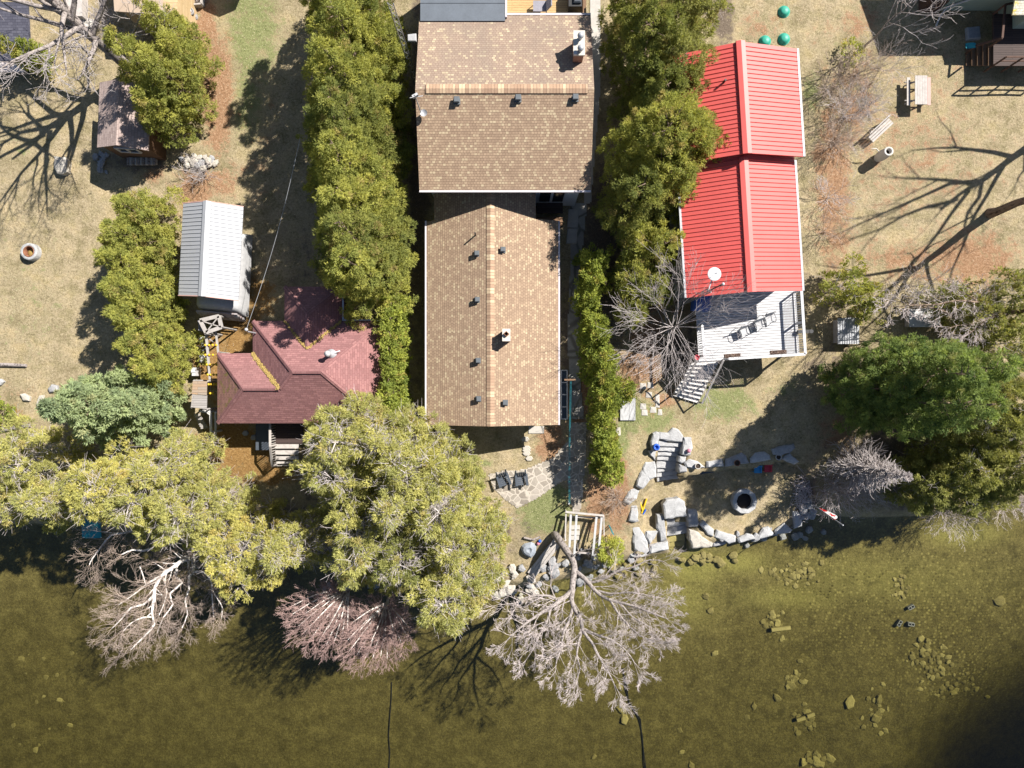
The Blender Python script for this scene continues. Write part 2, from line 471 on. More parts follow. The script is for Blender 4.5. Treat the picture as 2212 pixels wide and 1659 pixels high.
class MB:
    """collects shapes, links them as ONE mesh object"""

    def __init__(self):
        self.v = []; self.f = []; self.uv = []; self.sm = []

    def face(self, pts, uvs=None, smooth=False):
        pts = [Vector(p) for p in pts]
        if uvs is None:
            n = Vector((0, 0, 0))
            for i in range(len(pts)):
                a, b = pts[i], pts[(i + 1) % len(pts)]
                n += a.cross(b)
            n = n.normalized() if n.length > 1e-12 else Vector((0, 0, 1))
            u = Vector((0, 0, 1)).cross(n)
            u = u.normalized() if u.length > .02 else Vector((1, 0, 0))
            w = n.cross(u)
            uvs = [(p.dot(u), p.dot(w)) for p in pts]
        k = len(self.v)
        self.v += [tuple(p) for p in pts]
        self.f.append(list(range(k, k + len(pts))))
        self.uv += uvs
        self.sm.append(smooth)

    def grid(self, rows, closed=False, smooth=True, cap=False):
        """rows of points; shares vertices for smooth shading"""
        k = len(self.v); nr = len(rows); nc = len(rows[0])
        for r in rows:
            self.v += [tuple(p) for p in r]
        for i in range(nr - 1):
            for j in range(nc if closed else nc - 1):
                a = k + i * nc + j; b = k + i * nc + (j + 1) % nc
                self.f.append([a, b, b + nc, a + nc])
                self.uv += [(j / nc, i / nr), ((j + 1) / nc, i / nr), ((j + 1) / nc, (i + 1) / nr), (j / nc, (i + 1) / nr)]
                self.sm.append(smooth)
        if cap:
            for r, rev in ((rows[0], True), (rows[-1], False)):
                self.face(list(reversed(r)) if rev else r)
        return self

    def box(self, c, s, rz=0.0):
        c = Vector(c); sx, sy, sz = s[0] / 2, s[1] / 2, s[2] / 2
        ca, sa = math.cos(rz), math.sin(rz)
        X = Vector((ca, sa, 0)); Y = Vector((-sa, ca, 0)); Z = Vector((0, 0, 1))
        return self.hexa(c, X * sx, Y * sy, Z * sz)

    def hexa(self, c, X, Y, Z):
        q = lambda a, b, d: c + X * a + Y * b + Z * d
        for fc in (((-1, -1, -1), (-1, 1, -1), (1, 1, -1), (1, -1, -1)), ((-1, -1, 1), (1, -1, 1), (1, 1, 1), (-1, 1, 1)),
                   ((-1, -1, -1), (1, -1, -1), (1, -1, 1), (-1, -1, 1)), ((1, 1, -1), (-1, 1, -1), (-1, 1, 1), (1, 1, 1)),
                   ((-1, 1, -1), (-1, -1, -1), (-1, -1, 1), (-1, 1, 1)), ((1, -1, -1), (1, 1, -1), (1, 1, 1), (1, -1, 1))):
            self.face([q(*t) for t in fc])
        return self

    def bar(self, p, q, w=.05, h=None, up=(0, 0, 1)):
        p, q = Vector(p), Vector(q)
        d = q - p
        if d.length < 1e-6: return self
        h = h or w
        dn = d.normalized()
        s = dn.cross(Vector(up))
        s = s.normalized() if s.length > 1e-3 else dn.orthogonal().normalized()
        t = s.cross(dn)
        return self.hexa((p + q) / 2, s * (w / 2), d / 2 * -1, t * (h / 2))

    def tube(self, pts, rad, n=8, cap=True, smooth=True):
        pts = [Vector(p) for p in pts]
        if not hasattr(rad, '__len__'): rad = [rad] * len(pts)
        rows = []
        prev = None
        for i, p in enumerate(pts):
            d = (pts[min(i + 1, len(pts) - 1)] - pts[max(i - 1, 0)]).normalized()
            if prev is None:
                s = d.orthogonal().normalized()
            else:
                s = prev - d * prev.dot(d)
                s = s.normalized() if s.length > 1e-4 else d.orthogonal().normalized()
            prev = s
            t = d.cross(s)
            rows.append([p + (s * math.cos(a) + t * math.sin(a)) * rad[i] for a in [2 * math.pi * k / n for k in range(n)]])
        return self.grid(rows, True, smooth, cap)

    def lathe(self, c, prof, n=20, smooth=True, jit=0.0, rnd=None, cap=True):
        c = Vector(c)
        js = [1 + (rnd.uniform(-jit, jit) if jit else 0) for _ in range(n)]
        rows = [[c + Vector((r * js[k] * math.cos(2 * math.pi * k / n), r * js[k] * math.sin(2 * math.pi * k / n), z)) for k in range(n)] for r, z in prof]
        return self.grid(rows, True, smooth, cap)

    def ball(self, c, r, n=10, sq=1.0):
        return self.lathe(c, [(max(.001, r * math.sin(a)), -r * sq * math.cos(a)) for a in [math.pi * k / n for k in range(n + 1)]], n + 4)

    def prism(self, top, depth, bevel=.05, rnd=None, rough=0.0):
        """stone block from its top outline (world points, any z); chamfered, dressed edges"""
        top = [Vector(p) for p in top]
        ar = sum(a.x * b.y - b.x * a.y for a, b in zip(top, top[1:] + top[:1]))
        if ar < 0: top.reverse()
        if rough and rnd:
            fine = []
            for a, b in zip(top, top[1:] + top[:1]):
                k = max(1, int((b - a).length / .22))
                for i in range(k):
                    p = a.lerp(b, i / k)
                    if i: p += Vector((rnd.uniform(-1, 1), rnd.uniform(-1, 1), 0)) * rough
                    fine.append(p)
            top = fine
        c = sum(top, Vector()) / len(top)
        ins = [p + (c - p).normalized() * min(bevel * 1.3, (c - p).length * .3) + Vector((0, 0, (rnd.uniform(-.02, .02) if rnd else 0))) for p in top]
        mid = [p - Vector((0, 0, bevel)) for p in top]
        bot = [p + (p - c).normalized() * .02 - Vector((0, 0, depth)) for p in top]
        k = len(top)
        for i in range(k):
            j = (i + 1) % k
            self.face([bot[i], bot[j], mid[j], mid[i]])
            self.face([mid[i], mid[j], ins[j], ins[i]])
        for i in range(k):
            j = (i + 1) % k
            self.face([ins[i], ins[j], c + Vector((0, 0, .02 if rnd else 0))])
        self.face(list(reversed(bot)))
        return self

    def slab(self, pts, t=.12, uvflip=False):
        """roof sheet with thickness"""
        pts = [Vector(p) for p in pts]
        n = sum(((a.cross(b)) for a, b in zip(pts, pts[1:] + pts[:1])), Vector())
        if n.z < 0: pts.reverse()
        low = [p - Vector((0, 0, t)) for p in pts]
        self.face(pts)
        self.face(list(reversed(low)))
        k = len(pts)
        for i in range(k):
            j = (i + 1) % k
            self.face([low[i], low[j], pts[j], pts[i]])
        return self

    def ribs(self, a, b, c, d, step, w=.035, h=.03):
        """raised standing seams from the eave a-b up to the ridge d-c"""
        a, b, c, d = map(Vector, (a, b, c, d))
        n = (b - a).cross(d - a).normalized()
        if n.z < 0: n = -n
        L = (b - a).length
        k = int(L / step)
        u = (b - a).normalized() * (w / 2)
        for i in range(1, k):
            t = i / k
            p, q = a.lerp(b, t) + n * .002, d.lerp(c, t) + n * .002
            self.face([p - u, q - u, q + n * h, p + n * h])
            self.face([q + u, p + u, p + n * h, q + n * h])
        return self

    def build(self, name, mat, parent=None):
        o0 = Vector((0, 0, 0)); pp = parent
        if parent is not None:
            o0 = ORG[parent.name]
        me = bpy.data.meshes.new(name)
        v = np.array(self.v, dtype=np.float32).reshape(-1, 3) - np.array(o0, dtype=np.float32)
        lens = np.array([len(f) for f in self.f], dtype=np.int32)
        loops = np.fromiter((i for f in self.f for i in f), dtype=np.int32)
        me.vertices.add(len(v)); me.vertices.foreach_set('co', v.ravel())
        me.loops.add(len(loops)); me.loops.foreach_set('vertex_index', loops)
        me.polygons.add(len(lens))
        me.polygons.foreach_set('loop_start', np.concatenate([[0], np.cumsum(lens)[:-1]]).astype(np.int32))
        me.polygons.foreach_set('use_smooth', np.array(self.sm, dtype=bool))
        uvl = me.uv_layers.new(name='UVMap')
        uvl.data.foreach_set('uv', np.array(self.uv, dtype=np.float32).ravel())
        me.update(calc_edges=True)
        me.validate()
        me.materials.append(MATS[mat] if isinstance(mat, str) else mat)
        o = bpy.data.objects.new(name, me)
        COL.objects.link(o)
        if parent is not None: o.parent = parent
        ORG[o.name] = Vector(o0)
        return o


def raw_mesh(name, v, tri, mat, parent=None, tint=None, smooth=False):
    """big triangle soup straight from numpy (v already local to the parent)"""
    me = bpy.data.meshes.new(name)
    v = np.ascontiguousarray(v, dtype=np.float32)
    tri = np.ascontiguousarray(tri, dtype=np.int32)
    k = tri.shape[1]
    me.vertices.add(len(v)); me.vertices.foreach_set('co', v.ravel())
    me.loops.add(tri.size); me.loops.foreach_set('vertex_index', tri.ravel())
    me.polygons.add(len(tri))
    me.polygons.foreach_set('loop_start', np.arange(0, tri.size, k, dtype=np.int32))
    if smooth: me.polygons.foreach_set('use_smooth', np.ones(len(tri), dtype=bool))
    if tint is not None:
        a = me.attributes.new('tint', 'FLOAT_COLOR', 'POINT')
        a.data.foreach_set('color', np.ascontiguousarray(np.hstack([tint, np.ones((len(tint), 1))]), dtype=np.float32).ravel())
    me.update(calc_edges=True)
    me.materials.append(MATS[mat])
    o = bpy.data.objects.new(name, me)
    COL.objects.link(o)
    if parent is not None:
        o.parent = parent
        ORG[o.name] = ORG[parent.name]
    return o


def solo(mb, name, mat, label, cat, group=None, kind=None):
    """a thing that is a single mesh; its origin goes to the middle of its base"""
    o = mb.build(name, mat)
    co = np.array([v.co for v in o.data.vertices])
    c = Vector(((co[:, 0].min() + co[:, 0].max()) / 2, (co[:, 1].min() + co[:, 1].max()) / 2, co[:, 2].min()))
    o.data.transform(__import__('mathutils').Matrix.Translation(-c))
    o.location = c
    ORG[o.name] = c
    return tag(o, label, cat, group, kind)


# ---------------------------------------------------------------- vegetation
PROF = {
    'cone': lambda t: np.power(1 - t, .8) * np.minimum(1, (t + .12) / .34),
    'spire': lambda t: np.power(1 - t, .95) * np.minimum(1, (t + .25) / .3),
    'dome': lambda t: np.sqrt(np.clip(1 - ((t - .42) / .60) ** 2, 0, 1)),
    'egg': lambda t: np.sqrt(np.clip(1 - ((t - .33) / .70) ** 2, 0, 1)),
    'tear': lambda t: np.power(1 - t, .62) * np.minimum(1, (t + .14) / .36) * 1.12,
    'hedge': lambda t: np.where(t < .7, .95, .95 * np.sqrt(np.clip(1 - ((t - .7) / .32) ** 2, 0, 1))),
}
PAL = {
    'cedar': ((.285, .278, .072), (.17, .187, .056), (.265, .225, .085)),
    'cedar_deep': ((.215, .218, .062), (.125, .143, .047), (.22, .185, .075)),
    'old': ((.345, .325, .115), (.225, .228, .085), (.29, .25, .10)),
    'golden': ((.37, .335, .11), (.245, .24, .08), (.32, .265, .09)),
    'spruce': ((.25, .29, .15), (.165, .205, .118), (.25, .26, .14)),
    'dark': ((.255, .252, .085), (.14, .15, .055), (.24, .215, .085)),
    'pine': ((.205, .25, .08), (.085, .123, .047), (.20, .21, .09)),
    'hedge': ((.25, .27, .056), (.14, .172, .042), (.26, .23, .065)),
    'lime': ((.33, .33, .08), (.22, .25, .055), (.35, .28, .08)),
}


def foliage(rng, R, h, prof, pal, dens=5.2, nspray=38, L=.155, W=.034, lobe=.40, z_low=.12, fall=.0):
    pf = PROF[prof]
    K = int(9 + R * h * .9)
    t = z_low + (0.97 - z_low) * ((np.arange(K) + rng.random(K)) / K) ** 1.0
    a = np.arange(K) * 2.39996 + rng.normal(0, .5, K)
    pr = pf(t) * R
    rr = pr * rng.uniform(.45, .85, K)
    c = np.stack([np.cos(a) * rr, np.sin(a) * rr, t * h], 1)
    lr = np.maximum(.2, pr * lobe * rng.uniform(.6, 1.25, K))
    ta = np.linspace(z_low, .93, max(4, int(h)))
    c = np.vstack([c, np.stack([0 * ta, 0 * ta, ta * h], 1)])
    lr = np.concatenate([lr, np.maximum(.18, pf(ta) * R * .6)])
    lz = lr * 1.15
    cl_p, cl_n, cl_t = [], [], []
    for i in range(len(lr)):
        n = max(4, int(dens * 4 * math.pi * lr[i] ** 2 * .62))
        d = rng.normal(size=(n, 3)); d /= np.linalg.norm(d, axis=1)[:, None]
        d[:, 2] = np.where(d[:, 2] < -.35, -d[:, 2], d[:, 2])
        s = (rng.uniform(.78, 1.12, n) + (rng.random(n) < .12) * rng.uniform(.1, .4, n))[:, None]
        cl_p.append(c[i] + d * s * np.array([lr[i], lr[i], lz[i]])); cl_n.append(d)
        cl_t.append(np.full(n, rng.normal(0, .18)))
    p = np.vstack(cl_p); nn = np.vstack(cl_n); lt = np.concatenate(cl_t)
    inside = np.zeros(len(p), bool)
    for i in range(len(lr)):
        e = (p - c[i]) / np.array([lr[i], lr[i], lz[i]])
        inside |= (e ** 2).sum(1) < .62
    p, nn, lt = p[~inside], nn[~inside], lt[~inside]
    M = len(p); S = nspray
    axis = p.copy(); axis[:, 2] = 0
    axis /= np.linalg.norm(axis, axis=1)[:, None] + 1e-6
    out = nn * .6 + axis * .5 + np.array([0, 0, .35])
    out /= np.linalg.norm(out, axis=1)[:, None]
    cr = rng.uniform(.15, .33, M)
    sp = rng.normal(size=(M, S, 3)); sp /= np.linalg.norm(sp, axis=2)[:, :, None]
    sp = sp * rng.random((M, S, 1)) ** .4
    pos = p[:, None] + (sp * .85 + out[:, None] * .25) * cr[:, None, None]
    dr = out[:, None] * .75 + sp * .75 + rng.normal(0, .25, (M, S, 3)) - np.array([0, 0, fall])
    dr /= np.linalg.norm(dr, axis=2)[:, :, None]
    # tint: per clump + sun-bleached tips
    c1, c2, c3 = map(np.array, PAL[pal])
    f = np.clip(rng.normal(.5, .28, M) + lt, 0, 1)[:, None]
    base = c1 * f + c2 * (1 - f)
    br = (rng.random(M) < .06)[:, None]
    base = np.where(br, c3, base)
    tint = base[:, None] * rng.uniform(.7, 1.35, (M, S, 1)) * 1.42
    K3 = 3
    dj = dr[:, :, None] + rng.normal(0, .42, (M, S, K3, 3))
    dj /= np.linalg.norm(dj, axis=3)[..., None]
    sd = np.cross(dj, rng.normal(size=dj.shape) * .55 + np.array([.25, .2, .9])); sd /= np.linalg.norm(sd, axis=3)[..., None]
    ll = (L * rng.uniform(.6, 1.3, (M, S, K3, 1)))
    b0 = pos[:, :, None] + 0 * dj
    mid = b0 + dj * ll * .45
    v = np.stack([b0, mid + sd * W * .5, b0 + dj * ll, mid - sd * W * .5], 3).reshape(-1, 3)
    q = np.arange(len(v)).reshape(-1, 4)
    tt = np.repeat(tint.reshape(-1, 3), K3 * 4, axis=0)
    return v, q, tt, c, lr


def segs_mesh(segs, n=3):
    """(p0, p1, r0, r1) rows -> open tapered sticks"""
    s = np.array(segs, dtype=float)
    p0, p1, r0, r1 = s[:, 0:3], s[:, 3:6], s[:, 6:7], s[:, 7:8]
    d = p1 - p0
    d /= np.linalg.norm(d, axis=1)[:, None] + 1e-9
    ref = np.where(np.abs(d[:, 2:3]) > .9, np.array([[1., 0, 0]]), np.array([[0., 0, 1]]))
    u = np.cross(d, ref); u /= np.linalg.norm(u, axis=1)[:, None] + 1e-9
    w = np.cross(d, u)
    a = 2 * np.pi * np.arange(n) / n
    ring = lambda p, r: p[:, None] + r[:, None] * (u[:, None] * np.cos(a)[None, :, None] + w[:, None] * np.sin(a)[None, :, None])
    v = np.concatenate([ring(p0 - d * r0 * .3, r0), ring(p1, r1)], 1).reshape(-1, 3)
    k = np.arange(len(s))[:, None] * 2 * n
    i = np.arange(n)[None]; j = (i + 1) % n
    q = np.stack([k + i, k + j, k + n + j, k + n + i], 2).reshape(-1, 4)
    return v, q


def grow(rng, p, d, L, r, lev, segs, kids=4, wob=.16, lift=.03, ang=.75, ratio=.55, rmin=.005, npc=5):
    st = [(np.array(p, float), np.array(d, float), L, r, lev)]
    while st:
        p, d, L, r, lev = st.pop()
        step = L / npc
        for s in range(npc):
            d = d + rng.normal(0, wob, 3) + np.array([0, 0, lift]); d /= np.linalg.norm(d)
            q = p + d * step
            ra = max(rmin, r * (1 - .8 * s / npc)); rb = max(rmin, r * (1 - .8 * (s + 1) / npc))
            segs.append((*p, *q, ra, rb))
            p = q
            if lev > 0 and (s >= 1 or lev < 2):
                m = kids / (npc - 1)
                nk = int(m) + (rng.random() < m - int(m))
                for _ in range(nk):
                    x = rng.normal(size=3); x -= d * x.dot(d); x /= np.linalg.norm(x) + 1e-9
                    an = ang * rng.uniform(.6, 1.25)
                    dd = d * math.cos(an) + x * math.sin(an)
                    st.append((p.copy(), dd, L * ratio * rng.uniform(.7, 1.2) * (1.15 - .5 * s / npc), rb * .62, lev - 1))


EVER = dict(n=0)


def evergreen(name, px, py, h, R, prof, pal, label, group=None, dens=5.2, nspray=38, L=.155, W=.034, cat='tree', lean=(0, 0), trunk=True,
              sticks=0, z=None, lobe=.40, fall=0.0, z_low=.12, tall=1.0, bark='bark_brown'):
    EVER['n'] += 1
    if tall != 1.0:                      # same crown in the picture, taller tree
        k = (CAMZ - .55 * h * tall) / (CAMZ - .55 * h)
        px, py, h = CX + (px - CX) * k, CY + (py - CY) * k, h * tall
    rng = np.random.default_rng(1000 + EVER['n'])
    b = G(px, py) if z is None else P(px, py, z)
    t = thing(name, label, cat, b, group)
    v, q, tt, c, lr = foliage(rng, R, h, prof, pal, dens, nspray, L, W, lobe, z_low, fall)
    v[:, 0] += lean[0] * v[:, 2] / h; v[:, 1] += lean[1] * v[:, 2] / h
    raw_mesh('crown', v, q, 'foliage', t, tt)
    segs = []
    tr = max(.03, h * .016)
    pts = [(lean[0] * s, lean[1] * s, h * s * .92 - .15) for s in np.linspace(0, 1, 7)]
    for i in range(6):
        segs.append((*pts[i], *pts[i + 1], tr * (1 - i / 6.5), tr * (1 - (i + 1) / 6.5)))
    for i in range(len(lr)):
        e = c[i] + np.array([lean[0], lean[1], 0]) * c[i][2] / h
        zz = max(.2, e[2] - .35 * np.hypot(e[0], e[1]))
        segs.append((lean[0] * zz / h, lean[1] * zz / h, zz, *e, tr * .3, .012))
        for _ in range(sticks):
            d = rng.normal(size=3); d[2] = abs(d[2]) * .8; d /= np.linalg.norm(d)
            s0 = e + d * lr[i] * .5
            e1 = s0 + (d + rng.normal(0, .3, 3)) * lr[i] * rng.uniform(.5, .85)
            segs.append((*s0, *e1, .013, .007))
            for _k in range(2):
                m = s0 + (e1 - s0) * rng.uniform(.4, .9)
                segs.append((*m, *(m + (d + rng.normal(0, .7, 3)) * .28), .008, .005))
    sv, sq_ = segs_mesh(segs, 4)
    raw_mesh('trunk', sv, sq_, bark, t)
    return t


def bare_tree(name, px, py, h, R, label, group=None, z=None, r=.14, fork=.3, limbs=9, lev=2, kids=4, bark='bark_grey', twig='twig_grey', seed=1,
              lean=(0, 0), up=.9, wob=.14, lift=.05, ratio=.55, ang=.75, rmin=.007, polys=None, cat='bare tree', lev0=None, a0=0, aspan=6.2832, tiers=.45, conic=False, limb_r=.5):
    """leafless tree: trunk mesh and a mesh of branches; polys = main limbs as [(px, py, z) ...], r0, r1"""
    rng = np.random.default_rng(seed)
    b = G(px, py) if z is None else P(px, py, z)
    t = thing(name, label, cat, b, group)
    segs = []; mb = MB()
    B = np.array(b)
    if h:
        top = np.array([lean[0], lean[1], h * .8])
        pts = [np.array([0, 0, -.2])] + [top * s + np.append(rng.normal(0, .06, 2), 0) for s in np.linspace(.06, 1, 7)]
        mb.tube([Vector(p) + b for p in pts], [r * 1.35] + [max(.02, r * (1 - .8 * s)) for s in np.linspace(.06, 1, 7)], 9)
        for i in range(limbs):
            s = fork + tiers * (i / max(1, limbs - 1)) * rng.uniform(.8, 1.1)
            s = min(s, .78)
            az = a0 + (i * 2.39996 % 6.2832) / 6.2832 * aspan + rng.normal(0, .2)
            p0 = top * (s / .8) if True else 0
            el = up * rng.uniform(.75, 1.2)
            d = np.array([math.cos(az) * math.cos(el), math.sin(az) * math.cos(el), math.sin(el)])
            Lb = min((h - p0[2]) / max(.25, math.sin(el)), R / max(.2, math.cos(el))) * rng.uniform(.85, 1.0)
            if conic: Lb = R * max(.12, 1 - s / .8) * rng.uniform(.8, 1.05)
            grow(rng, p0, d, Lb, r * limb_r * (1 - .4 * s), lev, segs, kids, wob, lift, ang, ratio, rmin)
    for pl in polys or []:
        pts, r0, r1 = pl[0], pl[1], pl[2]
        sp = pl[3] if len(pl) > 3 else .5          # spacing of side branches
        sl = pl[4] if len(pl) > 4 else 1.4         # their length
        lv = pl[5] if len(pl) > 5 else lev
        wp = [P(*q) for q in pts]
        # smooth resample
        res = []
        for i in range(len(wp) - 1):
            p_0 = wp[max(0, i - 1)]; p_1 = wp[i]; p_2 = wp[i + 1]; p_3 = wp[min(len(wp) - 1, i + 2)]
            m = max(2, int((p_2 - p_1).length / .3))
            for k in range(m):
                u = k / m
                res.append(0.5 * ((2 * p_1) + (p_2 - p_0) * u + (2 * p_0 - 5 * p_1 + 4 * p_2 - p_3) * u * u + (3 * p_1 - p_0 - 3 * p_2 + p_3) * u ** 3))
        res.append(wp[-1])
        n = len(res)
        mb.tube(res, [r0 + (r1 - r0) * i / (n - 1) for i in range(n)], 7)
        acc = 0
        for i in range(1, n):
            acc += (res[i] - res[i - 1]).length
            f = i / (n - 1)
            if acc > sp and f > .12 or i == n - 1:
                acc = 0
                d = np.array((res[i] - res[i - 1]).normalized())
                for sgn in ((1, -1) if i < n - 1 else (0.0, .5, -.5)):
                    x = np.cross(d, [0, 0, 1.0]); x /= np.linalg.norm(x) + 1e-9
                    an = sgn * rng.uniform(.5, 1.0)
                    dd = d * math.cos(an) + x * math.sin(an) + np.array([0, 0, rng.normal(.12, .25)])
                    rr = r0 + (r1 - r0) * f
                    grow(rng, np.array(res[i]) - B, dd / np.linalg.norm(dd), sl * rng.uniform(.7, 1.25) * (1.1 - .35 * f), max(.011, rr * .34), lv, segs,
                         kids, wob, lift, ang, ratio, rmin)
    if segs:
        big = [s for s in segs if s[6] > .024]; fine = [s for s in segs if s[6] <= .024]
        for s in big:
            mb.tube([Vector(s[0:3]) + b, Vector(s[3:6]) + b], [s[6], s[7]], 5, cap=False)
        if fine:
            v, q = segs_mesh(fine, 3)
            raw_mesh('crown', v, q, twig, t)
    if mb.v: mb.build('trunk', bark, t)
    return t


def shrub(px, py, h, R, label, n=14, twig='twig_brown', seed=1, group=None, z=None, lev=2, name='bare_shrub', up=1.0, rr=.016, kids=4, cat='shrub', ratio=.55):
    """many stems from one root, no leaves"""
    rng = np.random.default_rng(seed)
    b = G(px, py) if z is None else P(px, py, z)
    segs = []
    for i in range(n):
        az = i * 2.39996 + rng.normal(0, .3)
        el = up * rng.uniform(.55, 1.35)
        d = np.array([math.cos(az) * math.cos(el), math.sin(az) * math.cos(el), abs(math.sin(el))])
        Lb = min(h / max(.3, d[2]), R / max(.2, math.cos(el)) if math.cos(el) > .1 else h) * rng.uniform(.7, 1.05)
        grow(rng, np.array([rng.normal(0, .08), rng.normal(0, .08), -.05]), d, Lb, rr, lev, segs, kids, .14, .02, .6, ratio, .006)
    v, q = segs_mesh(segs, 3)
    o = raw_mesh(name, v, q, twig)
    o.location = b
    ORG[o.name] = b
    return tag(o, label, cat, group)


def rock_mesh(seed, flat=.55, facets=9):
    rnd = random.Random(seed)
    mb = MB()
    n = facets
    rows = []
    js = [rnd.uniform(.62, 1.2) for _ in range(n)]
    for rr, z in ((.9, -.25), (1.0, .1), (.93, flat * .7), (.62, flat), (.08, flat * 1.04)):
        rows.append([Vector((rr * js[k] * math.cos(2 * math.pi * k / n) * rnd.uniform(.95, 1.05), rr * js[k] * math.sin(2 * math.pi * k / n) * rnd.uniform(.95, 1.05),
                             z * rnd.uniform(.88, 1.1))) for k in range(n)])
    mb.grid(rows, True, False, True)
    return mb

# ---------------------------------------------------------------- ground, water
def axis(lim, dense, step):
    a = list(np.arange(-dense, dense + 1e-6, step))
    e = dense; s = step
    while e < lim:
        s *= 1.6; e += s
        a = [-e] + a + [e]
    return np.array(a)


gx = axis(420, 36, .2); gy = axis(420, 28, .2)
XX, YY = np.meshgrid(gx, gy)
ZZ = hz(XX.ravel(), YY.ravel())
verts = np.stack([XX.ravel(), YY.ravel(), ZZ], 1)
nx, ny = len(gx), len(gy)
i = np.arange(ny - 1)[:, None] * nx + np.arange(nx - 1)[None]
quads = np.stack([i, i + 1, i + nx + 1, i + nx], 2).reshape(-1, 4)
ground = raw_mesh('ground', verts, quads, 'ground', smooth=True)
tag(ground, 'dry spring lawn with leaf litter sloping down to the lake bed', 'ground', kind='structure')
PX = CX + verts[:, 0] * F / (CAMZ - ZZ); PY = CY - verts[:, 1] * F / (CAMZ - ZZ)


def blobs(lst):
    o = np.zeros(len(PX))
    for px, py, rx, ry, w in lst:
        o = np.maximum(o, w * np.exp(-.5 * (((PX - px) / rx) ** 2 + ((PY - py) / ry) ** 2)))
    return o


LAYERS = {
    'green': [(545, 60, 60, 130, .7), (535, 220, 42, 110, .6), (150, 150, 60, 60, .3), (1400, 900, 60, 40, .75), (1345, 940, 12, 60, .9),
              (1180, 1100, 50, 45, .95), (1560, 870, 70, 40, .75), (1700, 830, 40, 40, .4), (1755, 200, 22, 50, .6), (1690, 30, 30, 40, .4), (1880, 690, 60, 30, .3),
              (60, 650, 90, 160, .35), (560, 1030, 40, 30, .6), (1050, 1000, 30, 12, .5), (1110, 960, 30, 12, .4), (1820, 110, 25, 30, .5), (40, 330, 50, 60, .35)],
    'litter': [(470, 200, 30, 110, .95), (445, 60, 22, 60, .9), (420, 410, 40, 50, .8), (480, 390, 45, 40, .6), (1800, 400, 40, 190, .75), (1840, 230, 60, 90, .6), (1380, 790, 35, 40, 1.0), (1400, 760, 30, 60, 1.0),
               (1640, 60, 50, 40, .5), (1190, 960, 30, 35, .9), (1330, 1060, 28, 70, .95), (1290, 1090, 25, 60, .9), (1990, 560, 160, 40, .6), (2100, 560, 90, 60, .75), (1430, 860, 40, 30, .6),
               (1880, 160, 80, 60, .4), (1770, 60, 40, 40, .35), (1810, 930, 50, 40, .6), (20, 860, 50, 40, .35), (100, 860, 60, 30, .3), (1860, 50, 45, 45, .55),
               (1960, 330, 200, 170, .42), (2050, 150, 120, 90, .35), (560, 300, 70, 160, .35), (1250, 850, 30, 80, .8), (330, 370, 30, 30, .6), (1380, 620, 80, 100, .8)],
    'orange': [(520, 725, 40, 55, 1.0), (560, 640, 40, 50, .7), (455, 780, 30, 60, 1.0), (520, 985, 60, 45, .9), (580, 1020, 60, 30, .8), (500, 940, 60, 30, .8), (35, 900, 18, 30, .7)],
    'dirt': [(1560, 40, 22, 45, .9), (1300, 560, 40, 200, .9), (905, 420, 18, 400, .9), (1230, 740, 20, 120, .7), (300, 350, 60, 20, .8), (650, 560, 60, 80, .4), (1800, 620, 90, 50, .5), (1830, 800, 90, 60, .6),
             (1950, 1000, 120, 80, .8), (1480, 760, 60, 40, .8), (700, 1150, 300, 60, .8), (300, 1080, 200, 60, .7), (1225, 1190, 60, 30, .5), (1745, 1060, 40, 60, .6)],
    'sand': [(1500, 1225, 45, 28, 1.0), (1590, 1215, 50, 18, .8), (1700, 1290, 90, 18, .55), (2080, 1150, 55, 22, .9), (1480, 1290, 50, 40, .6), (1900, 1250, 160, 40, .4), (1250, 1270, 60, 30, .35)],
    'pebble': [(1950, 1300, 260, 130, .8), (1780, 1260, 120, 60, .9), (2050, 1420, 120, 90, .9), (1500, 1290, 120, 70, .5), (1640, 1420, 300, 200, .35), (1280, 1340, 120, 120, .6), (700, 1600, 600, 60, .15)],
}
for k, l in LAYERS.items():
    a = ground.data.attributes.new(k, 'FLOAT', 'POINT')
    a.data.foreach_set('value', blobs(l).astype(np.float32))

mb = MB()
mb.box((0, 0, -9.85), (818, 818, 16.3))
water = mb.build('water', 'water')
tag(water, 'clear olive shallow lake water', 'water', kind='structure')


def drape(name, mat, poly, off, label, cat, step=.09, kind='structure'):
    """a sheet cut from the terrain inside an image outline"""
    w = np.array([G(a, b)[:2] for a, b in poly])
    xs = np.arange(w[:, 0].min(), w[:, 0].max() + step, step); ys = np.arange(w[:, 1].min(), w[:, 1].max() + step, step)
    X, Y = np.meshgrid(xs, ys)
    ins = inpoly(X + step / 2, Y + step / 2, w)[:-1, :-1]
    Z = hz(X.ravel(), Y.ravel()) + off
    ii = (np.arange(len(ys) - 1)[:, None] * len(xs) + np.arange(len(xs) - 1)[None])[ins]
    q = np.stack([ii, ii + 1, ii + len(xs) + 1, ii + len(xs)], 1)
    used = np.unique(q)
    mp = np.zeros(X.size, int); mp[used] = np.arange(len(used))
    o = raw_mesh(name, np.stack([X.ravel(), Y.ravel(), Z], 1)[used], mp[q], mat)
    return tag(o, label, cat, kind=kind)


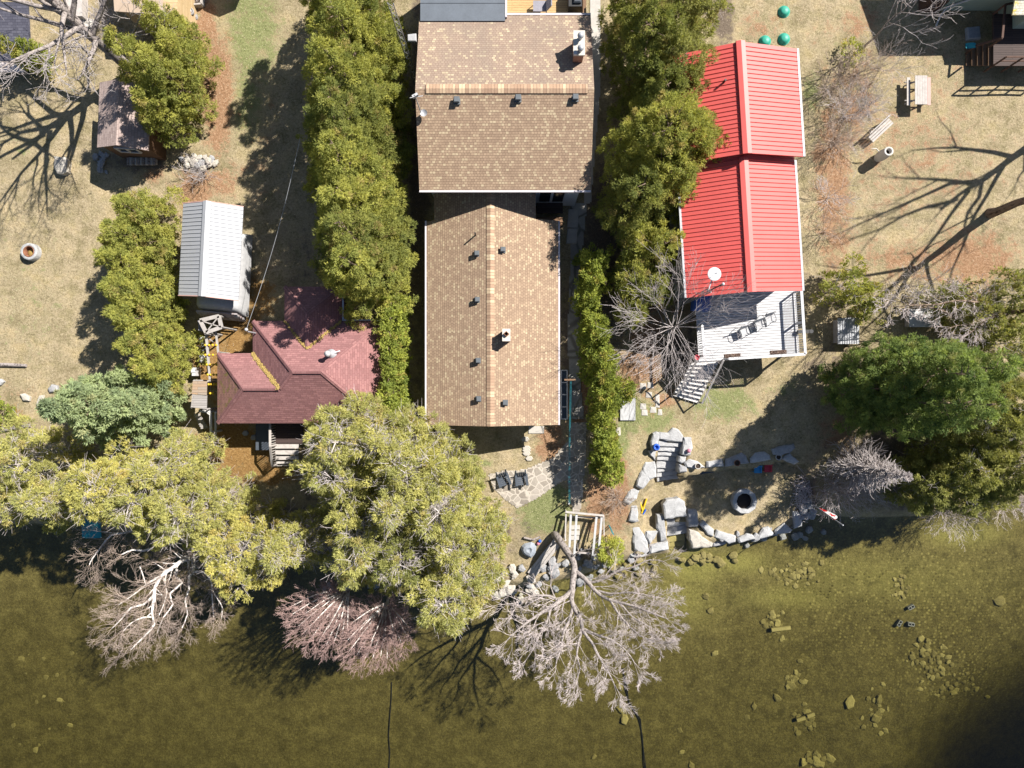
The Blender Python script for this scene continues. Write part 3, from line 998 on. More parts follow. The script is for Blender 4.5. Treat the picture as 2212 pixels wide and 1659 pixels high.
T3 = zoomer(1013.8, 887.0, .2153)
pts = [(190, 640), (330, 605), (560, 590), (700, 530), (850, 470), (900, 400), (1000, 290), (1010, 120), (1180, 120), (1170, 420), (1150, 620), (1135, 860), (1110, 1015), (1040, 1010),
       (1010, 850), (975, 690), (870, 745), (680, 880), (480, 975), (370, 900), (250, 790)]
drape('patio', 'flagstone', [T3(*p) for p in pts], .035, 'irregular flagstone patio with pale mortar joints', 'patio')
drape('walkway', 'pavers', [(1232, 440), (1268, 440), (1256, 560), (1250, 720), (1256, 850), (1262, 905), (1232, 905), (1226, 720), (1232, 560)], .03, 'grey paver walkway beside the lower house', 'path')
drape('side_path', 'concrete', [(1276, -30), (1296, -30), (1296, 80), (1296, 200), (1276, 440), (1262, 440), (1272, 200)], .03, 'narrow concrete path beside the upper house', 'path')

# ---------------------------------------------------------------- houses
def gable_y(mb, x0, x1, xr, y0, y1, ze0, ze1, zr, t=.14):
    """two slabs, ridge along y"""
    mb.slab([(x0, y0, ze0), (xr, y0, zr), (xr, y1, zr), (x0, y1, ze0)], t)
    mb.slab([(xr, y0, zr), (x1, y0, ze1), (x1, y1, ze1), (xr, y1, zr)], t)


def walls(mb, pts, z0, z1):
    n = len(pts)
    a = sum(pts[i][0] * pts[(i + 1) % n][1] - pts[(i + 1) % n][0] * pts[i][1] for i in range(n))
    if a < 0: pts = pts[::-1]
    for i in range(n):
        p, q = pts[i], pts[(i + 1) % n]
        mb.face([(*p, z0), (*q, z0), (*q, z1), (*p, z1)])
    mb.face([(*p, z1) for p in pts])


def vent(parent, x, y, z, s=.27):
    m = MB()
    m.box((x, y, z + .02), (s * 1.25, s * 1.25, .05)); m.box((x, y, z + .13), (s * .8, s * .8, .2))
    m.prism([(x - s / 2, y - s / 2, z + .3), (x + s / 2, y - s / 2, z + .3), (x + s / 2, y + s / 2, z + .3), (x - s / 2, y + s / 2, z + .3)], .09, .025)
    m.build('roof_vent', 'vent_grey', parent)


# --- upper house: ridge east-west
UHx0, UHx1 = P(906, 412, 4.8).x, P(1276, 411, 4.8).x
yS, yR, yN = P(0, 411, 4.8).y, P(0, 193, 6.4).y, P(0, 33, 4.8).y
uh = thing('upper_house', 'house with wide tan shingle roof, ridge across the picture, and large white chimney', 'house', ((UHx0 + UHx1) / 2, yR, 0))
m = MB(); m.slab([(UHx0, yS, 4.8), (UHx1, yS, 4.8), (UHx1, yR, 6.4), (UHx0, yR, 6.4)], .16); m.build('roof', 'tan_shingle', uh)
m = MB(); m.slab([(UHx0, yR, 6.4), (UHx1, yR, 6.4), (UHx1, yN, 4.8), (UHx0, yN, 4.8)], .16)
o = m.build('roof', 'tan_shingle_worn', uh); o['label'] = 'weathered lake-away roof slope with pale tabs'
m = MB()
ra, rb = UHx0 + .55, UHx1 - .35
m.face([(ra, yR - .2, 6.4), (rb, yR - .2, 6.4), (rb, yR + .02, 6.475), (ra, yR + .02, 6.475)], [(ra, 0.1), (rb, 0.1), (rb, .3), (ra, .3)])
m.face([(ra, yR + .02, 6.475), (rb, yR + .02, 6.475), (rb, yR + .3, 6.36), (ra, yR + .3, 6.36)], [(ra, .3), (rb, .3), (rb, .58), (ra, .58)])
m.face([(ra, yR - .2, 6.4), (ra, yR - .2, 6.3), (rb, yR - .2, 6.3), (rb, yR - .2, 6.4)])
m.build('ridge_cap', 'ridge_shingle', uh)
m = MB(); walls(m, [(UHx0 + .45, yS + .4), (UHx1 - .45, yS + .4), (UHx1 - .45, yN - .4), (UHx0 + .45, yN - .4)], -.3, 4.62)
m.face([(UHx1 - .45, yS + .4, 4.6), (UHx1 - .45, yN - .4, 4.6), (UHx1 - .45, yR, 6.2)]); m.face([(UHx0 + .45, yN - .4, 4.6), (UHx0 + .45, yS + .4, 4.6), (UHx0 + .45, yR, 6.2)])
m.build('wall', 'siding_white', uh)
m = MB(); m.box(((UHx0 + UHx1) / 2, yS - .06, 4.78), (UHx1 - UHx0, .1, .1)); m.build('gutter', 'gutter', uh)
m = MB(); m.box(((P(1092, 32, 4.8).x + UHx1) / 2, yN + .06, 4.78), (UHx1 - P(1092, 32, 4.8).x, .1, .1)); m.build('gutter', 'gutter', uh)
for px, py in ((987, 219), (1119, 215), (1242, 214)):
    p = P(px, py, 6.2); vent(uh, p.x, p.y, 6.4 - (yR - p.y) * .33, .29)
# glass door in the lake-side wall
yw = yS + .4
da, db = P(1163, 430, 2.5).x, P(1221, 430, 2.5).x
d = MB(); d.box(((da + db) / 2, yw - .02, 2.35), (db - da, .09, 2.3)); do = d.build('sliding_door', 'white_paint', uh)
for k in range(2):
    d = MB(); w = (db - da) / 2
    d.box((da + w * (k + .5), yw - .08, 2.35), (w - .16, .05, 2.0)); d.build('pane', 'dark_glass', do)
# chimney
zt = 6.75
c0, c1 = P(1238.5, 119.4, zt), P(1263.5, 65.6, zt)
cc = (c0 + c1) / 2
m = MB(); m.box((cc.x, cc.y, 5.85), (c1.x - c0.x - .1, c1.y - c0.y - .1, 1.65)); ch = m.build('chimney', 'brick', uh)
m = MB(); m.box((cc.x, cc.y, zt - .04), (c1.x - c0.x, c1.y - c0.y, .1)); m.build('chimney_cap', 'concrete_pale', ch)
for dy in (.22, -.42):
    f = MB(); f.lathe((cc.x + .05, cc.y + dy, zt), [(.1, 0), (.1, .3), (.17, .31), (.17, .36), (.06, .46), (.001, .47)], 14)
    f.build('flue', 'metal_silver', ch)
m = MB(); m.box((cc.x - .2, cc.y - .55, zt + .06), (.18, .2, .12)); m.build('vent_box', 'white_paint', ch)
# rooftop aerial
mp = P(911, 249, 5.9)
ae = thing('rooftop_aerial', 'thin white aerial mast with small dish at the left roof edge', 'aerial', mp)
m = MB(); m.tube([mp - Vector((0, 0, .3)), mp + Vector((0, 0, 2.6))], .03, 6); m.bar(mp + Vector((-.3, 0, 2.2)), mp + Vector((.35, .1, 2.2)), .03); m.build('mast', 'white_worn', ae)
m = MB(); m.lathe(mp + Vector((.16, -.05, .35)), [(.001, 0), (.12, .03), (.19, .1)], 14, cap=False); m.build('dish', 'metal_silver', ae)
m = MB(); m.box(mp + Vector((0, 0, 2.45)), (.3, .12, .2), .5); m.build('box', 'white_worn', ae)
# flat grey rubber roof extension
fa, fb = P(908, 45, 5.02), P(1091, 45, 5.02)
fx = thing('flat_roof_extension', 'flat slate-grey membrane roof addition at the top edge of the photo', 'extension', ((fa.x + fb.x) / 2, fa.y + 2, 0))
m = MB(); m.box(((fa.x + fb.x) / 2, fa.y + 2.5, 4.94), (fb.x - fa.x, 5.0, .16)); m.box(((fa.x + fb.x) / 2, fa.y + .98, 5.03), (fb.x - fa.x, .05, .03)); m.build('roof', 'rubber_roof', fx)
m = MB(); m.box((fb.x + .06, fa.y + 2.6, 4.95), (.1, 4.8, .2)); m.build('gutter', 'gutter', fx)
m = MB(); walls(m, [(fa.x + .4, yN - .3), (fb.x - .3, yN - .3), (fb.x - .3, yN + 4.2), (fa.x + .4, yN + 4.2)], -.3, 4.84); m.build('wall', 'siding_white', fx)

# back deck with furniture
dz = 3.0
d0, d1 = P(1095, 40, dz), P(1262, -40, dz)
dk = thing('back_deck', 'sunlit tan plank deck behind the upper house', 'deck', ((d0.x + d1.x) / 2, (d0.y + d1.y) / 2, 0))
m = MB(); m.box(((d0.x + d1.x) / 2, (yN + .15 + d1.y) / 2, dz - .06), (d1.x - d0.x, d1.y - yN - .15, .12)); m.build('floor', 'deck_tan', dk)
m = MB()
for yy in (yN + .4, d1.y): m.bar((d1.x - .05, yy, 0), (d1.x - .05, yy, dz + .9), .1)
m.bar((d1.x - .05, yN + .3, dz + .92), (d1.x - .05, d1.y, dz + .92), .12, .05); m.bar((d1.x - .05, yN + .3, dz + .1), (d1.x - .05, d1.y, dz + .1), .08, .05)
m.build('railing', 'brown_wood', dk)
p = P(1240, 12, dz)
bq = thing('barbecue', 'black covered barbecue with grey lid on the tan deck', 'barbecue', p)
m = MB(); m.box(p + Vector((0, .1, .45)), (.75, 1.2, .75)); m.build('body', 'black_plastic', bq)
m = MB(); m.prism([p + Vector(q) for q in ((-.1, -.35, 1.0), (.3, -.35, 1.0), (.3, .35, 1.0), (-.1, .35, 1.0))], .18, .06); m.build('lid', 'slate_plastic', bq)
m = MB(); m.box(p + Vector((.1, .95, 1.0)), (.35, .35, .2)); m.build('side_shelf', 'metal_silver', bq)
p = P(1172, 26, dz)
lc = thing('patio_chair', 'grey sling patio chair half hidden behind the tan roof edge', 'chair', p)
m = MB(); m.hexa(p + Vector((-.2, .1, .42)), Vector((.35, 0, 0)), Vector((0, .3, 0)), Vector((0, 0, .03))); m.hexa(p + Vector((.32, .1, .72)), Vector((.14, 0, .32)), Vector((0, .3, 0)), Vector((.03, 0, 0))); m.build('sling', 'purple_grey', lc)
for sx, sy in ((-.5, -.2), (-.5, .4), (.2, -.2), (.2, .4)):
    m = MB(); m.bar(p + Vector((sx, sy, 0)), p + Vector((sx, sy, .42)), .04); m.build('leg', 'slate_plastic', lc)

# --- lower house: ridge north-south
ze, zr = 2.6, 4.0
xr = P(1059.5, 0, zr).x
xl, xe = P(921.5, 0, ze).x, P(1206, 0, ze).x
yT, yB = P(0, 476, 2.7).y, P(0, 918.5, 2.9).y
lh = thing('lower_house', 'long lakeside cottage with tan shingle gable roof, ridge running down the picture', 'house', (xr, (yT + yB) / 2, 0))
sl = (zr - ze) / (xr - xl); sr = (zr - ze) / (xe - xr)
xl2, xe2 = P(938, 0, 2.78).x, P(1157, 0, 3.07).x
yU = yw - .02
ll = [(xl, yB, ze), (xr, yB, zr), (xr, yU, zr), (xl2, yU, zr - sl * (xr - xl2)), (xl2, yT, zr - sl * (xr - xl2)), (xl, yT - .06, ze)]
m = MB(); m.slab(ll, .14); m.build('roof', 'tan_shingle', lh)
rr = [(xe, yB, ze), (xe, yT, ze), (xe2, yT, zr - sr * (xe2 - xr)), (xe2, yU, zr - sr * (xe2 - xr)), (xr, yU, zr), (xr, yB, zr)]
m = MB(); m.slab(rr, .14); o = m.build('roof', 'tan_shingle', lh); o['label'] = 'sunlit right-hand roof slope'
m = MB()
for s, k in ((-1, sl), (1, sr)):
    q = [(xr, yB, zr + .045), (xr, yU, zr + .045), (xr + s * .22, yU, zr - .22 * k + .03), (xr + s * .22, yB, zr - .22 * k + .03)]
    uv = [(yB, .3), (yU, .3), (yU, .3 + s * .22), (yB, .3 + s * .22)]
    if s < 0: q.reverse(); uv.reverse()
    m.face(list(reversed(q)), list(reversed(uv)))
m.build('ridge_cap', 'ridge_shingle', lh)
m = MB(); walls(m, [(xl + .4, yB + .45), (xe - .4, yB + .45), (xe - .4, yT - .4), (xl + .4, yT - .4)], -1.2, 2.42)
walls(m, [(xl2 + .3, yT - .5), (xe2 - .3, yT - .5), (xe2 - .3, yU - .02), (xl2 + .3, yU - .02)], -.3, 2.5)
for yy, s in ((yB + .45, 1), (yT - .4, -1)):
    q = [(xl + .4, yy, 2.4), (xe - .4, yy, 2.4), (xr, yy, 3.8)]
    m.face(q if s > 0 else q[::-1])
m.build('wall', 'siding_white', lh)
m = MB(); m.box((xl - .05, (yB + yT) / 2, ze - .05), (.09, yT - yB, .1)); m.build('gutter', 'gutter', lh)
m = MB(); m.box((xe + .05, (yB + yT) / 2, ze - .05), (.09, yT - yB, .1)); m.build('gutter', 'gutter', lh)
for px, py in ((1030, 547), (1031, 647), (1033, 779), (1034, 862), (1086, 539), (1091, 870)):
    p = P(px, py, 3.9); vent(lh, p.x, p.y, zr - (sl * (xr - p.x) if p.x < xr else sr * (p.x - xr)), .26)
p = P(1027, 507, 3.8)
m = MB(); m.tube([p - Vector((0, 0, .3)), p + Vector((0, 0, .45))], .045, 8); m.build('vent_pipe', 'black_plastic', lh)
zt = 4.75
c0, c1 = P(1085, 737, zt), P(1102.5, 710, zt); cc = (c0 + c1) / 2
m = MB(); m.box((cc.x, cc.y, 4.1), (c1.x - c0.x - .06, c1.y - c0.y - .06, 1.2)); ch = m.build('chimney', 'brick', lh)
m = MB(); m.box((cc.x, cc.y, zt - .05), (c1.x - c0.x, c1.y - c0.y, .1)); m.build('chimney_cap', 'concrete_pale', ch)
m = MB(); m.lathe((cc.x, cc.y + .05, zt), [(.17, 0), (.15, .16), (.12, .16), (.11, .0)], 4, False, cap=False); m.build('flue', 'rust', ch)
m = MB(); m.box((cc.x, cc.y + .05, zt + .012), (.16, .16, .02)); m.build('flue_opening', 'ash', ch)

# side steps, landing and slabs by the link
m = MB()
st = [(1160, 440, 1213, 455), ]
p0, p1 = P(1160, 476, .8), P(1216, 442, .8)
sd = thing('side_landing', 'dark wooden landing with steps in the shaded gap between the two tan roofs', 'landing', ((p0.x + p1.x) / 2, (p0.y + p1.y) / 2, 0))
m.box(((p0.x + p1.x) / 2, (p0.y + p1.y) / 2 + .3, .7), (p1.x - p0.x, p1.y - p0.y - .3, .1)); m.build('floor', 'deck_dark', sd)
for k in range(2):
    m = MB(); m.box(((p0.x + p1.x) / 2, p0.y + .1 - .3 * k, .5 - .22 * k), (p1.x - p0.x, .3, .08)); m.build('step', 'brown_wood', sd)
for k, (a, b, c, dd) in enumerate(((1228, 452, 1250, 492), (1226, 494, 1247, 527))):
    m = MB(); m.prism([G(a, b, .1), G(c, b + 2, .1), G(c - 2, dd, .1), G(a - 3, dd - 1, .1)], .1, .02)
    solo(m, 'concrete_slab', 'concrete', ['pale concrete slab nearest the side landing', 'pale concrete slab just below the first one'][k], 'slab', 'slabs beside the link')
# cold frame along the east wall
a, b = P(1218, 905, .5), P(1218, 800, .5)
cf = thing('cold_frame', 'long white framed cold frame against the right wall of the lower house', 'cold frame', ((a.x + b.x) / 2, (a.y + b.y) / 2, -.3))
m = MB()
for dx in (-.16, .2): m.bar((a.x + dx, a.y, .5), (a.x + dx, b.y, .5), .07)
for s in range(5): m.bar((a.x - .16, a.y + (b.y - a.y) * s / 4, .5), (a.x + .2, a.y + (b.y - a.y) * s / 4, .5), .06)
for s in (0, 1):
    for dx in (-.16, .2): m.bar((a.x + dx, a.y + (b.y - a.y) * s, -1), (a.x + dx, a.y + (b.y - a.y) * s, .5), .07)
m.build('frame', 'white_worn', cf)
m = MB(); m.box((a.x + .02, (a.y + b.y) / 2, .47), (.3, abs(b.y - a.y), .02)); m.build('glazing', 'dark_glass', cf)

# --- maroon house
e, tn = 2.8, .714
X0, X1, XW = P(546, 0, e).x, P(826, 0, e).x, P(469.5, 0, e).x
YN, YS, YW = P(0, 693.3, e).y, P(0, 914.3, e).y, P(0, 763, e).y
XD0, XD1, YD = P(614.4, 0, e).x, P(739.3, 0, e).x, P(0, 619, e).y
hm = (YN - YS) / 2; hw = (YW - YS) / 2; hd = (XD1 - XD0) / 2
ZM, ZW, ZD = e + hm * tn, e + hw * tn, e + hd * tn
yM, yW = (YN + YS) / 2, (YW + YS) / 2
J, K = (X0 + hm, yM, ZM), (X1 - hm, yM, ZM)
Lp = (XW + hw, yW, ZW); Mp = (X0 + (ZW - e) / tn, yW, ZW)
xD = (XD0 + XD1) / 2
Np = (xD, YD - hd, ZD); Op = (xD, YN - (ZD - e) / tn, ZD)
mh = thing('maroon_house', 'cottage with maroon shingle hip roof and a smaller hipped wing', 'house', ((XW + X1) / 2, yM, 0))
m = MB()
m.slab([(X0, YN, e), (X1, YN, e), K, J], .12)
m.slab([(X1, YN, e), (X1, YS, e), K], .12)
m.slab([(XW, YW, e), (X0, YW, e), Mp, Lp], .12)
m.build('roof', 'maroon_shingle', mh)
m = MB()
m.slab([(XW, YS, e), Lp, Mp, J, K, (X1, YS, e)], .12)
m.slab([(X0, YW, e), (X0, YN, e), J, Mp], .12)
o = m.build('roof', 'maroon_shingle', mh); o['label'] = 'lake-side maroon roof slopes'
m = MB(); m.slab([(XW, YS, e), (XW, YW, e), Lp], .12); o = m.build('roof', 'maroon_mossy', mh); o['label'] = 'mossy left hip of the maroon roof'
m = MB()
m.slab([(XD0, YD, e), (XD1, YD, e), Np], .12)
m.slab([(XD0, YN, e), Op, Np, (XD0, YD, e)], .12)
m.slab([(XD1, YD, e), Np, Op, (XD1, YN, e)], .12)
o = m.build('roof', 'maroon_shingle', mh); o['label'] = 'shaded hipped back wing'


def cap(mb, p, q, w=.13, up=.035):
    """folded ridge or hip cap"""
    p, q = Vector(p), Vector(q)
    d = (q - p).normalized(); s = d.cross(Vector((0, 0, 1))).normalized() * w
    dn = Vector((0, 0, -w * .42)); u = Vector((0, 0, up))
    L = (q - p).length
    mb.face([p + u, p + u + s + dn, q + u + s + dn, q + u], [(0, .3), (0, .43), (L, .43), (L, .3)])
    mb.face([q + u, q + u - s + dn, p + u - s + dn, p + u], [(L, .3), (L, .17), (0, .17), (0, .3)])


m = MB()
for a, b in ((J, K), (Lp, Mp), (Mp, J), ((X0, YN, e), J), ((X1, YN, e), K), ((X1, YS, e), K), ((XW, YW, e), Lp), ((XW, YS, e), Lp), (Np, Op), ((XD0, YD, e), Np), ((XD1, YD, e), Np)):
    cap(m, a, b)
m.build('ridge_cap', 'maroon_shingle', mh)
m = MB()
walls(m, [(X0 + .4, YS + .4), (X1 - .4, YS + .4), (X1 - .4, YN - .4), (X0 + .4, YN - .4)], -1.3, e - .1)
walls(m, [(XW + .4, YS + .41), (X0 + .5, YS + .41), (X0 + .5, YW - .4), (XW + .4, YW - .4)], -1.3, e - .1)
walls(m, [(XD0 + .3, YN - .5), (XD1 - .3, YN - .5), (XD1 - .3, YD - .3), (XD0 + .3, YD - .3)], -.3, e - .1)
m.build('wall', 'siding_brown', mh)
m = MB(); m.bar((XD1 + .05, YD, e), (XD1 + .05, YN, e), .08); m.bar((XD1 + .05, YN + .05, e), (X1, YN + .05, e), .08); m.build('gutter', 'galvanised', mh)
# fallen yellow leaves packed into the valleys
def valley(a, b, w, n, seed):
    a, b = Vector(a), Vector(b); rnd = random.Random(seed)
    d = (b - a).normalized(); s = d.cross(Vector((0, 0, 1))).normalized()
    mb_ = MB()
    for i in range(n):
        t = rnd.random(); c = a.lerp(b, t) + s * rnd.gauss(0, w * .4) + Vector((0, 0, .06 + rnd.random() * .06))
        x = Vector((rnd.gauss(0, 1), rnd.gauss(0, 1), rnd.gauss(0, .3))).normalized() * .06; y = x.cross(Vector((rnd.gauss(0, .3), rnd.gauss(0, .3), 1))).normalized() * .045
        mb_.face([c - x, c - y, c + x, c + y])
    return mb_


lv = MB()
for a, b, w, n in (((X0, YW, e), Mp, .13, 650), ((XD0, YN, e), Op, .08, 130), ((XD1, YN, e), Op, .09, 170)):
    q = valley(a, b, w, n, n)
    for f in q.f: lv.face([q.v[i] for i in f])
rl = tag(lv.build('fallen_leaves', 'leaf_yellow'), 'yellow leaves drifted into the maroon roof valleys', 'fallen leaves', kind='stuff')
p = P(712, 765, 4.6)
ft = thing('stove_pipe', 'shiny metal stove pipe with round cap on the maroon roof', 'stove pipe', p - Vector((0, 0, .35)))
m = MB(); m.lathe(p - Vector((0, 0, .35)), [(.3, 0), (.26, .05), (.13, .3), (.11, .32), (.11, .75)], 16); m.build('pipe', 'metal_silver', ft)
m = MB(); m.lathe(p + Vector((0, 0, .46)), [(.05, -.1), (.17, -.02), (.17, .05), (.05, .13), (.001, .14)], 16); m.build('cap', 'white_worn', ft)
m = MB(); m.bar(p + Vector((.1, .05, -.15)), p + Vector((.5, .2, -.28)), .05); m.build('brace', 'metal_silver', ft)
# lakeside steps and balcony rail of the maroon house
T7 = zoomer(518.4, 887.0, .0903)
pz = 1.1
sp = thing('wooden_staircase', 'grey wooden staircase with baluster rail below the maroon eave', 'staircase', P(605, 980, 0))
q0, q1 = P(*T7(830, 300), pz), P(*T7(1500, 790), pz)
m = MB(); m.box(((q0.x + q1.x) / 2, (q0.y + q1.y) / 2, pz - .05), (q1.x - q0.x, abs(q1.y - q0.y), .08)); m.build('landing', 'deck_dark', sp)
for k, (a, b) in enumerate(((800, 910), (925, 1055), (1075, 1180), (1200, 1275), (1285, 1330))):
    z = pz - .02 - .21 * k
    q0, q1 = P(*T7(830 + 9 * k, a), z), P(*T7(1400, b), z)
    m = MB(); m.box(((q0.x + q1.x) / 2, (q0.y + q1.y) / 2, z - .03), (q1.x - q0.x, abs(q1.y - q0.y) - .02, .06)); m.build('tread', 'weathered', sp)
m = MB()
ra, rb, rc = P(*T7(718, 250), pz + .95), P(*T7(722, 860), pz + .95), P(*T7(772, 1330), pz - .05)
m.bar(ra, rb, .13, .05); m.bar(rb, rc, .13, .05)
m.build('handrail', 'weathered', sp)
for k in range(19):
    t = k / 18
    top = ra.lerp(rb, t / .55) if t < .55 else rb.lerp(rc, (t - .55) / .45)
    m = MB(); m.bar(top - Vector((0, 0, .88)), top, .045); m.build('baluster', 'weathered', sp)
m = MB(); m.bar(rc - Vector((0, 0, 1.1)), rc, .1); m.bar(rb - Vector((0, 0, 2)), rb, .1); m.build('post', 'weathered', sp)
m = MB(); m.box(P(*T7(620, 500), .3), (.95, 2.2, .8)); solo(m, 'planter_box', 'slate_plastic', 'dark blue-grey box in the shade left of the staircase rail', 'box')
rnd = random.Random(3)
for k, (a, b) in enumerate(((140, 540), (330, 640), (500, 750), (600, 830))):
    m = MB(); c = G(*T7(a, b), .1); m.prism([c + Vector((.22 * math.cos(t) * rnd.uniform(.7, 1.2), .18 * math.sin(t), 0)) for t in np.linspace(0, 5.3, 6)], .2, .03)
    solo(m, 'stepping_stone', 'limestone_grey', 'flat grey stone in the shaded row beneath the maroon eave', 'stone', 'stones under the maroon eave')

# --- red metal-roofed house, rotated about 3.5 degrees
th = math.radians(3.5)
rc = P(1606, 470, 0) ; rcz = Vector((rc.x, rc.y, 0))
ux = Vector((math.cos(th), math.sin(th), 0)); uy = Vector((-math.sin(th), math.cos(th), 0))


def RL(px, py, z):
    d = P(px, py, z) - rcz
    return d.dot(ux), d.dot(uy)


def RW(x, y, z):
    return rcz + ux * x + uy * y + Vector((0, 0, z))


e1, r1, e2, r2 = 4.3, 5.45, 4.85, 6.05
ax1, ay1 = RL(1733, 628, e1); ax0, _ = RL(1483, 643, e1)
bx1, by0 = RL(1735, 338, e2); _, by1 = RL(1719, 105, e2)
axr = (ax0 + ax1) / 2; bx0 = 2 * axr - bx1
ayT = by0 + .8
rh = thing('red_roof_house', 'house with two-step bright red ribbed metal roof', 'house', rcz)


def red(x0, x1, xr, y0, y1, e_, r_):
    m = MB()
    A = lambda x, y, z: RW(x, y, z)
    m.slab([A(x0, y0, e_), A(xr, y0, r_), A(xr, y1, r_), A(x0, y1, e_)], .1)
    m.slab([A(xr, y0, r_), A(x1, y0, e_), A(x1, y1, e_), A(xr, y1, r_)], .1)
    m.ribs(A(x0, y0, e_), A(x0, y1, e_), A(xr, y1, r_), A(xr, y0, r_), .232, .05, .045)
    m.ribs(A(x1, y0, e_), A(x1, y1, e_), A(xr, y1, r_), A(xr, y0, r_), .232, .05, .045)
    return m.build('roof', 'metal_red', rh)


o = red(ax0, ax1, axr, ay1, ayT, e1, r1); o['label'] = 'lower red roof'
o = red(bx0, bx1, axr, by0, by1, e2, r2); o['label'] = 'upper red roof'
for y0, y1, r_ in ((ay1 - .03, by0 - .02, r1), (by0 - .03, by1 + .03, r2)):
    m = MB()
    for s in (-1, 1):
        q = [RW(axr, y0, r_ + .09), RW(axr, y1, r_ + .09), RW(axr + s * .24, y1, r_ + .03), RW(axr + s * .24, y0, r_ + .03)]
        if s > 0: q.reverse()
        m.face(q)
        q = [RW(axr + s * .24, y0, r_ + .03), RW(axr + s * .24, y1, r_ + .03), RW(axr + s * .24, y1, r_ - .1), RW(axr + s * .24, y0, r_ - .1)]
        if s > 0: q.reverse()
        m.face(q)
    m.build('ridge_cap', 'metal_red', rh)
m = MB()
for x0, x1, y0, y1, z in ((ax0 + .35, ax1 - .35, ay1 + .5, by0 + .7, e1 - .05), (bx0 + .35, bx1 - .35, by0 + .5, by1 - .4, e2 - .05)):
    walls(m, [RW(a, b, 0)[:2] for a, b in ((x0, y0), (x1, y0), (x1, y1), (x0, y1))], -.4, z)
for y0, r_, e_ in ((ay1 + .5, r1, e1), (by0 + .5, r2, e2)):
    m.face([RW(ax0 + .35, y0, e_ - .1), RW(ax1 - .35, y0, e_ - .1), RW(axr, y0, r_ - .12)])
m.build('wall', 'siding_white', rh)
for x, y0, y1, z in ((ax1 + .06, ay1, by0, e1), (bx1 + .06, by0, by1, e2), (ax0 - .06, ay1, by0, e1)):
    m = MB(); m.bar(RW(x, y0, z - .03), RW(x, y1, z - .03), .12, .1); m.build('gutter', 'metal_white', rh)
p = P(1561, 181, 5.6)
m = MB(); m.lathe(p - Vector((0, 0, .2)), [(.13, 0), (.13, .12), (.06, .16), (.055, .7)], 10); m.build('vent_pipe', 'black_plastic', rh)
p = P(1655, 101, 5.7)
# lake deck of the red house
dzk = 2.0
Z5 = zoomer(1313.3, 541.4, .2153)
kx0, _ = RL(*Z5(905, 1000), dzk); kx1, ky0 = RL(*Z5(1915, 1040), dzk)
_, ky0 = RL(*Z5(1400, 1085), dzk)
ky1 = ay1 + .5
ld = thing('lake_deck', 'pale boarded deck below the red roof with white railing', 'deck', RW((kx0 + kx1) / 2, (ky0 + ky1) / 2, 0))
m = MB()
n = int((ky1 - ky0) / .15)
for k in range(n):
    y = ky0 + (k + .5) * (ky1 - ky0) / n
    m.hexa(RW((kx0 + kx1) / 2, y, dzk - .02), ux * ((kx1 - kx0) / 2), uy * ((ky1 - ky0) / n / 2 - .012), Vector((0, 0, .02)))
m.build('floor', 'white_paint', ld)
m = MB(); m.hexa(RW((kx0 + kx1) / 2, (ky0 + ky1) / 2, dzk - .16), ux * ((kx1 - kx0) / 2 - .03), uy * ((ky1 - ky0) / 2 - .03), Vector((0, 0, .1))); m.build('joists', 'brown_wood', ld)
for x in (kx0 + .1, (kx0 + kx1) / 2, kx1 - .1):
    for y in (ky0 + .15, ky1 - 1.5):
        m = MB(); m.bar(RW(x, y, -1.2), RW(x, y, dzk - .2), .14); m.build('post', 'brown_wood', ld)
rails = [((kx1 - .05, ky1 - .3), (kx1 - .05, ky0 + .05)), ((kx1 - .05, ky0 + .05), (kx0 + 1.45, ky0 + .05)), ((kx0 + .05, ky0 + .3), (kx0 + .05, ky1 - 2.0))]
for a, b in rails:
    m = MB(); m.bar(RW(*a, dzk + 1.0), RW(*b, dzk + 1.0), .15, .05); m.bar(RW(*a, dzk + .12), RW(*b, dzk + .12), .05, .06)
    L = math.dist(a, b); k = max(1, round(L / 1.8))
    for i_ in range(k + 1):
        q = (a[0] + (b[0] - a[0]) * i_ / k, a[1] + (b[1] - a[1]) * i_ / k); m.bar(RW(*q, dzk), RW(*q, dzk + 1.0), .1)
    rl_ = m.build('railing', 'white_paint', ld)
    k = int(L / .13); m = MB()
    for i_ in range(k):
        q = (a[0] + (b[0] - a[0]) * (i_ + .5) / k, a[1] + (b[1] - a[1]) * (i_ + .5) / k); m.bar(RW(*q, dzk + .12), RW(*q, dzk + .98), .032)
    m.build('balusters', 'white_paint', rl_)
# staircase off the deck, turned down-left
sa, sb = P(*Z5(850, 1110), dzk), P(*Z5(1110, 1105), dzk)
ta, tb = P(*Z5(650, 1450), 0), P(*Z5(900, 1530), 0)
gz = H(ta.x, ta.y); ta, tb = P(*Z5(650, 1450), gz + .1), P(*Z5(900, 1530), gz + .1)
ds = thing('deck_stairs', 'pale plank stairs running down from the white deck to the lawn', 'stairs', ((ta + tb) / 2))
for k in range(10):
    t = (k + .5) / 10
    a, b = sa.lerp(ta, t), sb.lerp(tb, t)
    d = ((ta + tb) - (sa + sb)); d.z = 0; d.normalize()
    m = MB(); m.hexa((a + b) / 2 - Vector((0, 0, .03)), (b - a) / 2, d * .13, Vector((0, 0, .025))); m.build('tread', 'pale_wood', ds)
m = MB()
for a, b in ((sa, ta), (sb, tb)): m.bar(a - Vector((0, 0, .12)), b - Vector((0, 0, .12)), .05, .24)
m.build('stringer', 'weathered', ds)
m = MB()
for a, b in ((sa, ta), (sb, tb)):
    up = Vector((0, 0, .95))
    m.bar(a + up, b + up, .1, .05)
    for t in (0.02, .5, .98): m.bar(a.lerp(b, t), a.lerp(b, t) + up, .08)
m.build('handrail', 'weathered', ds)


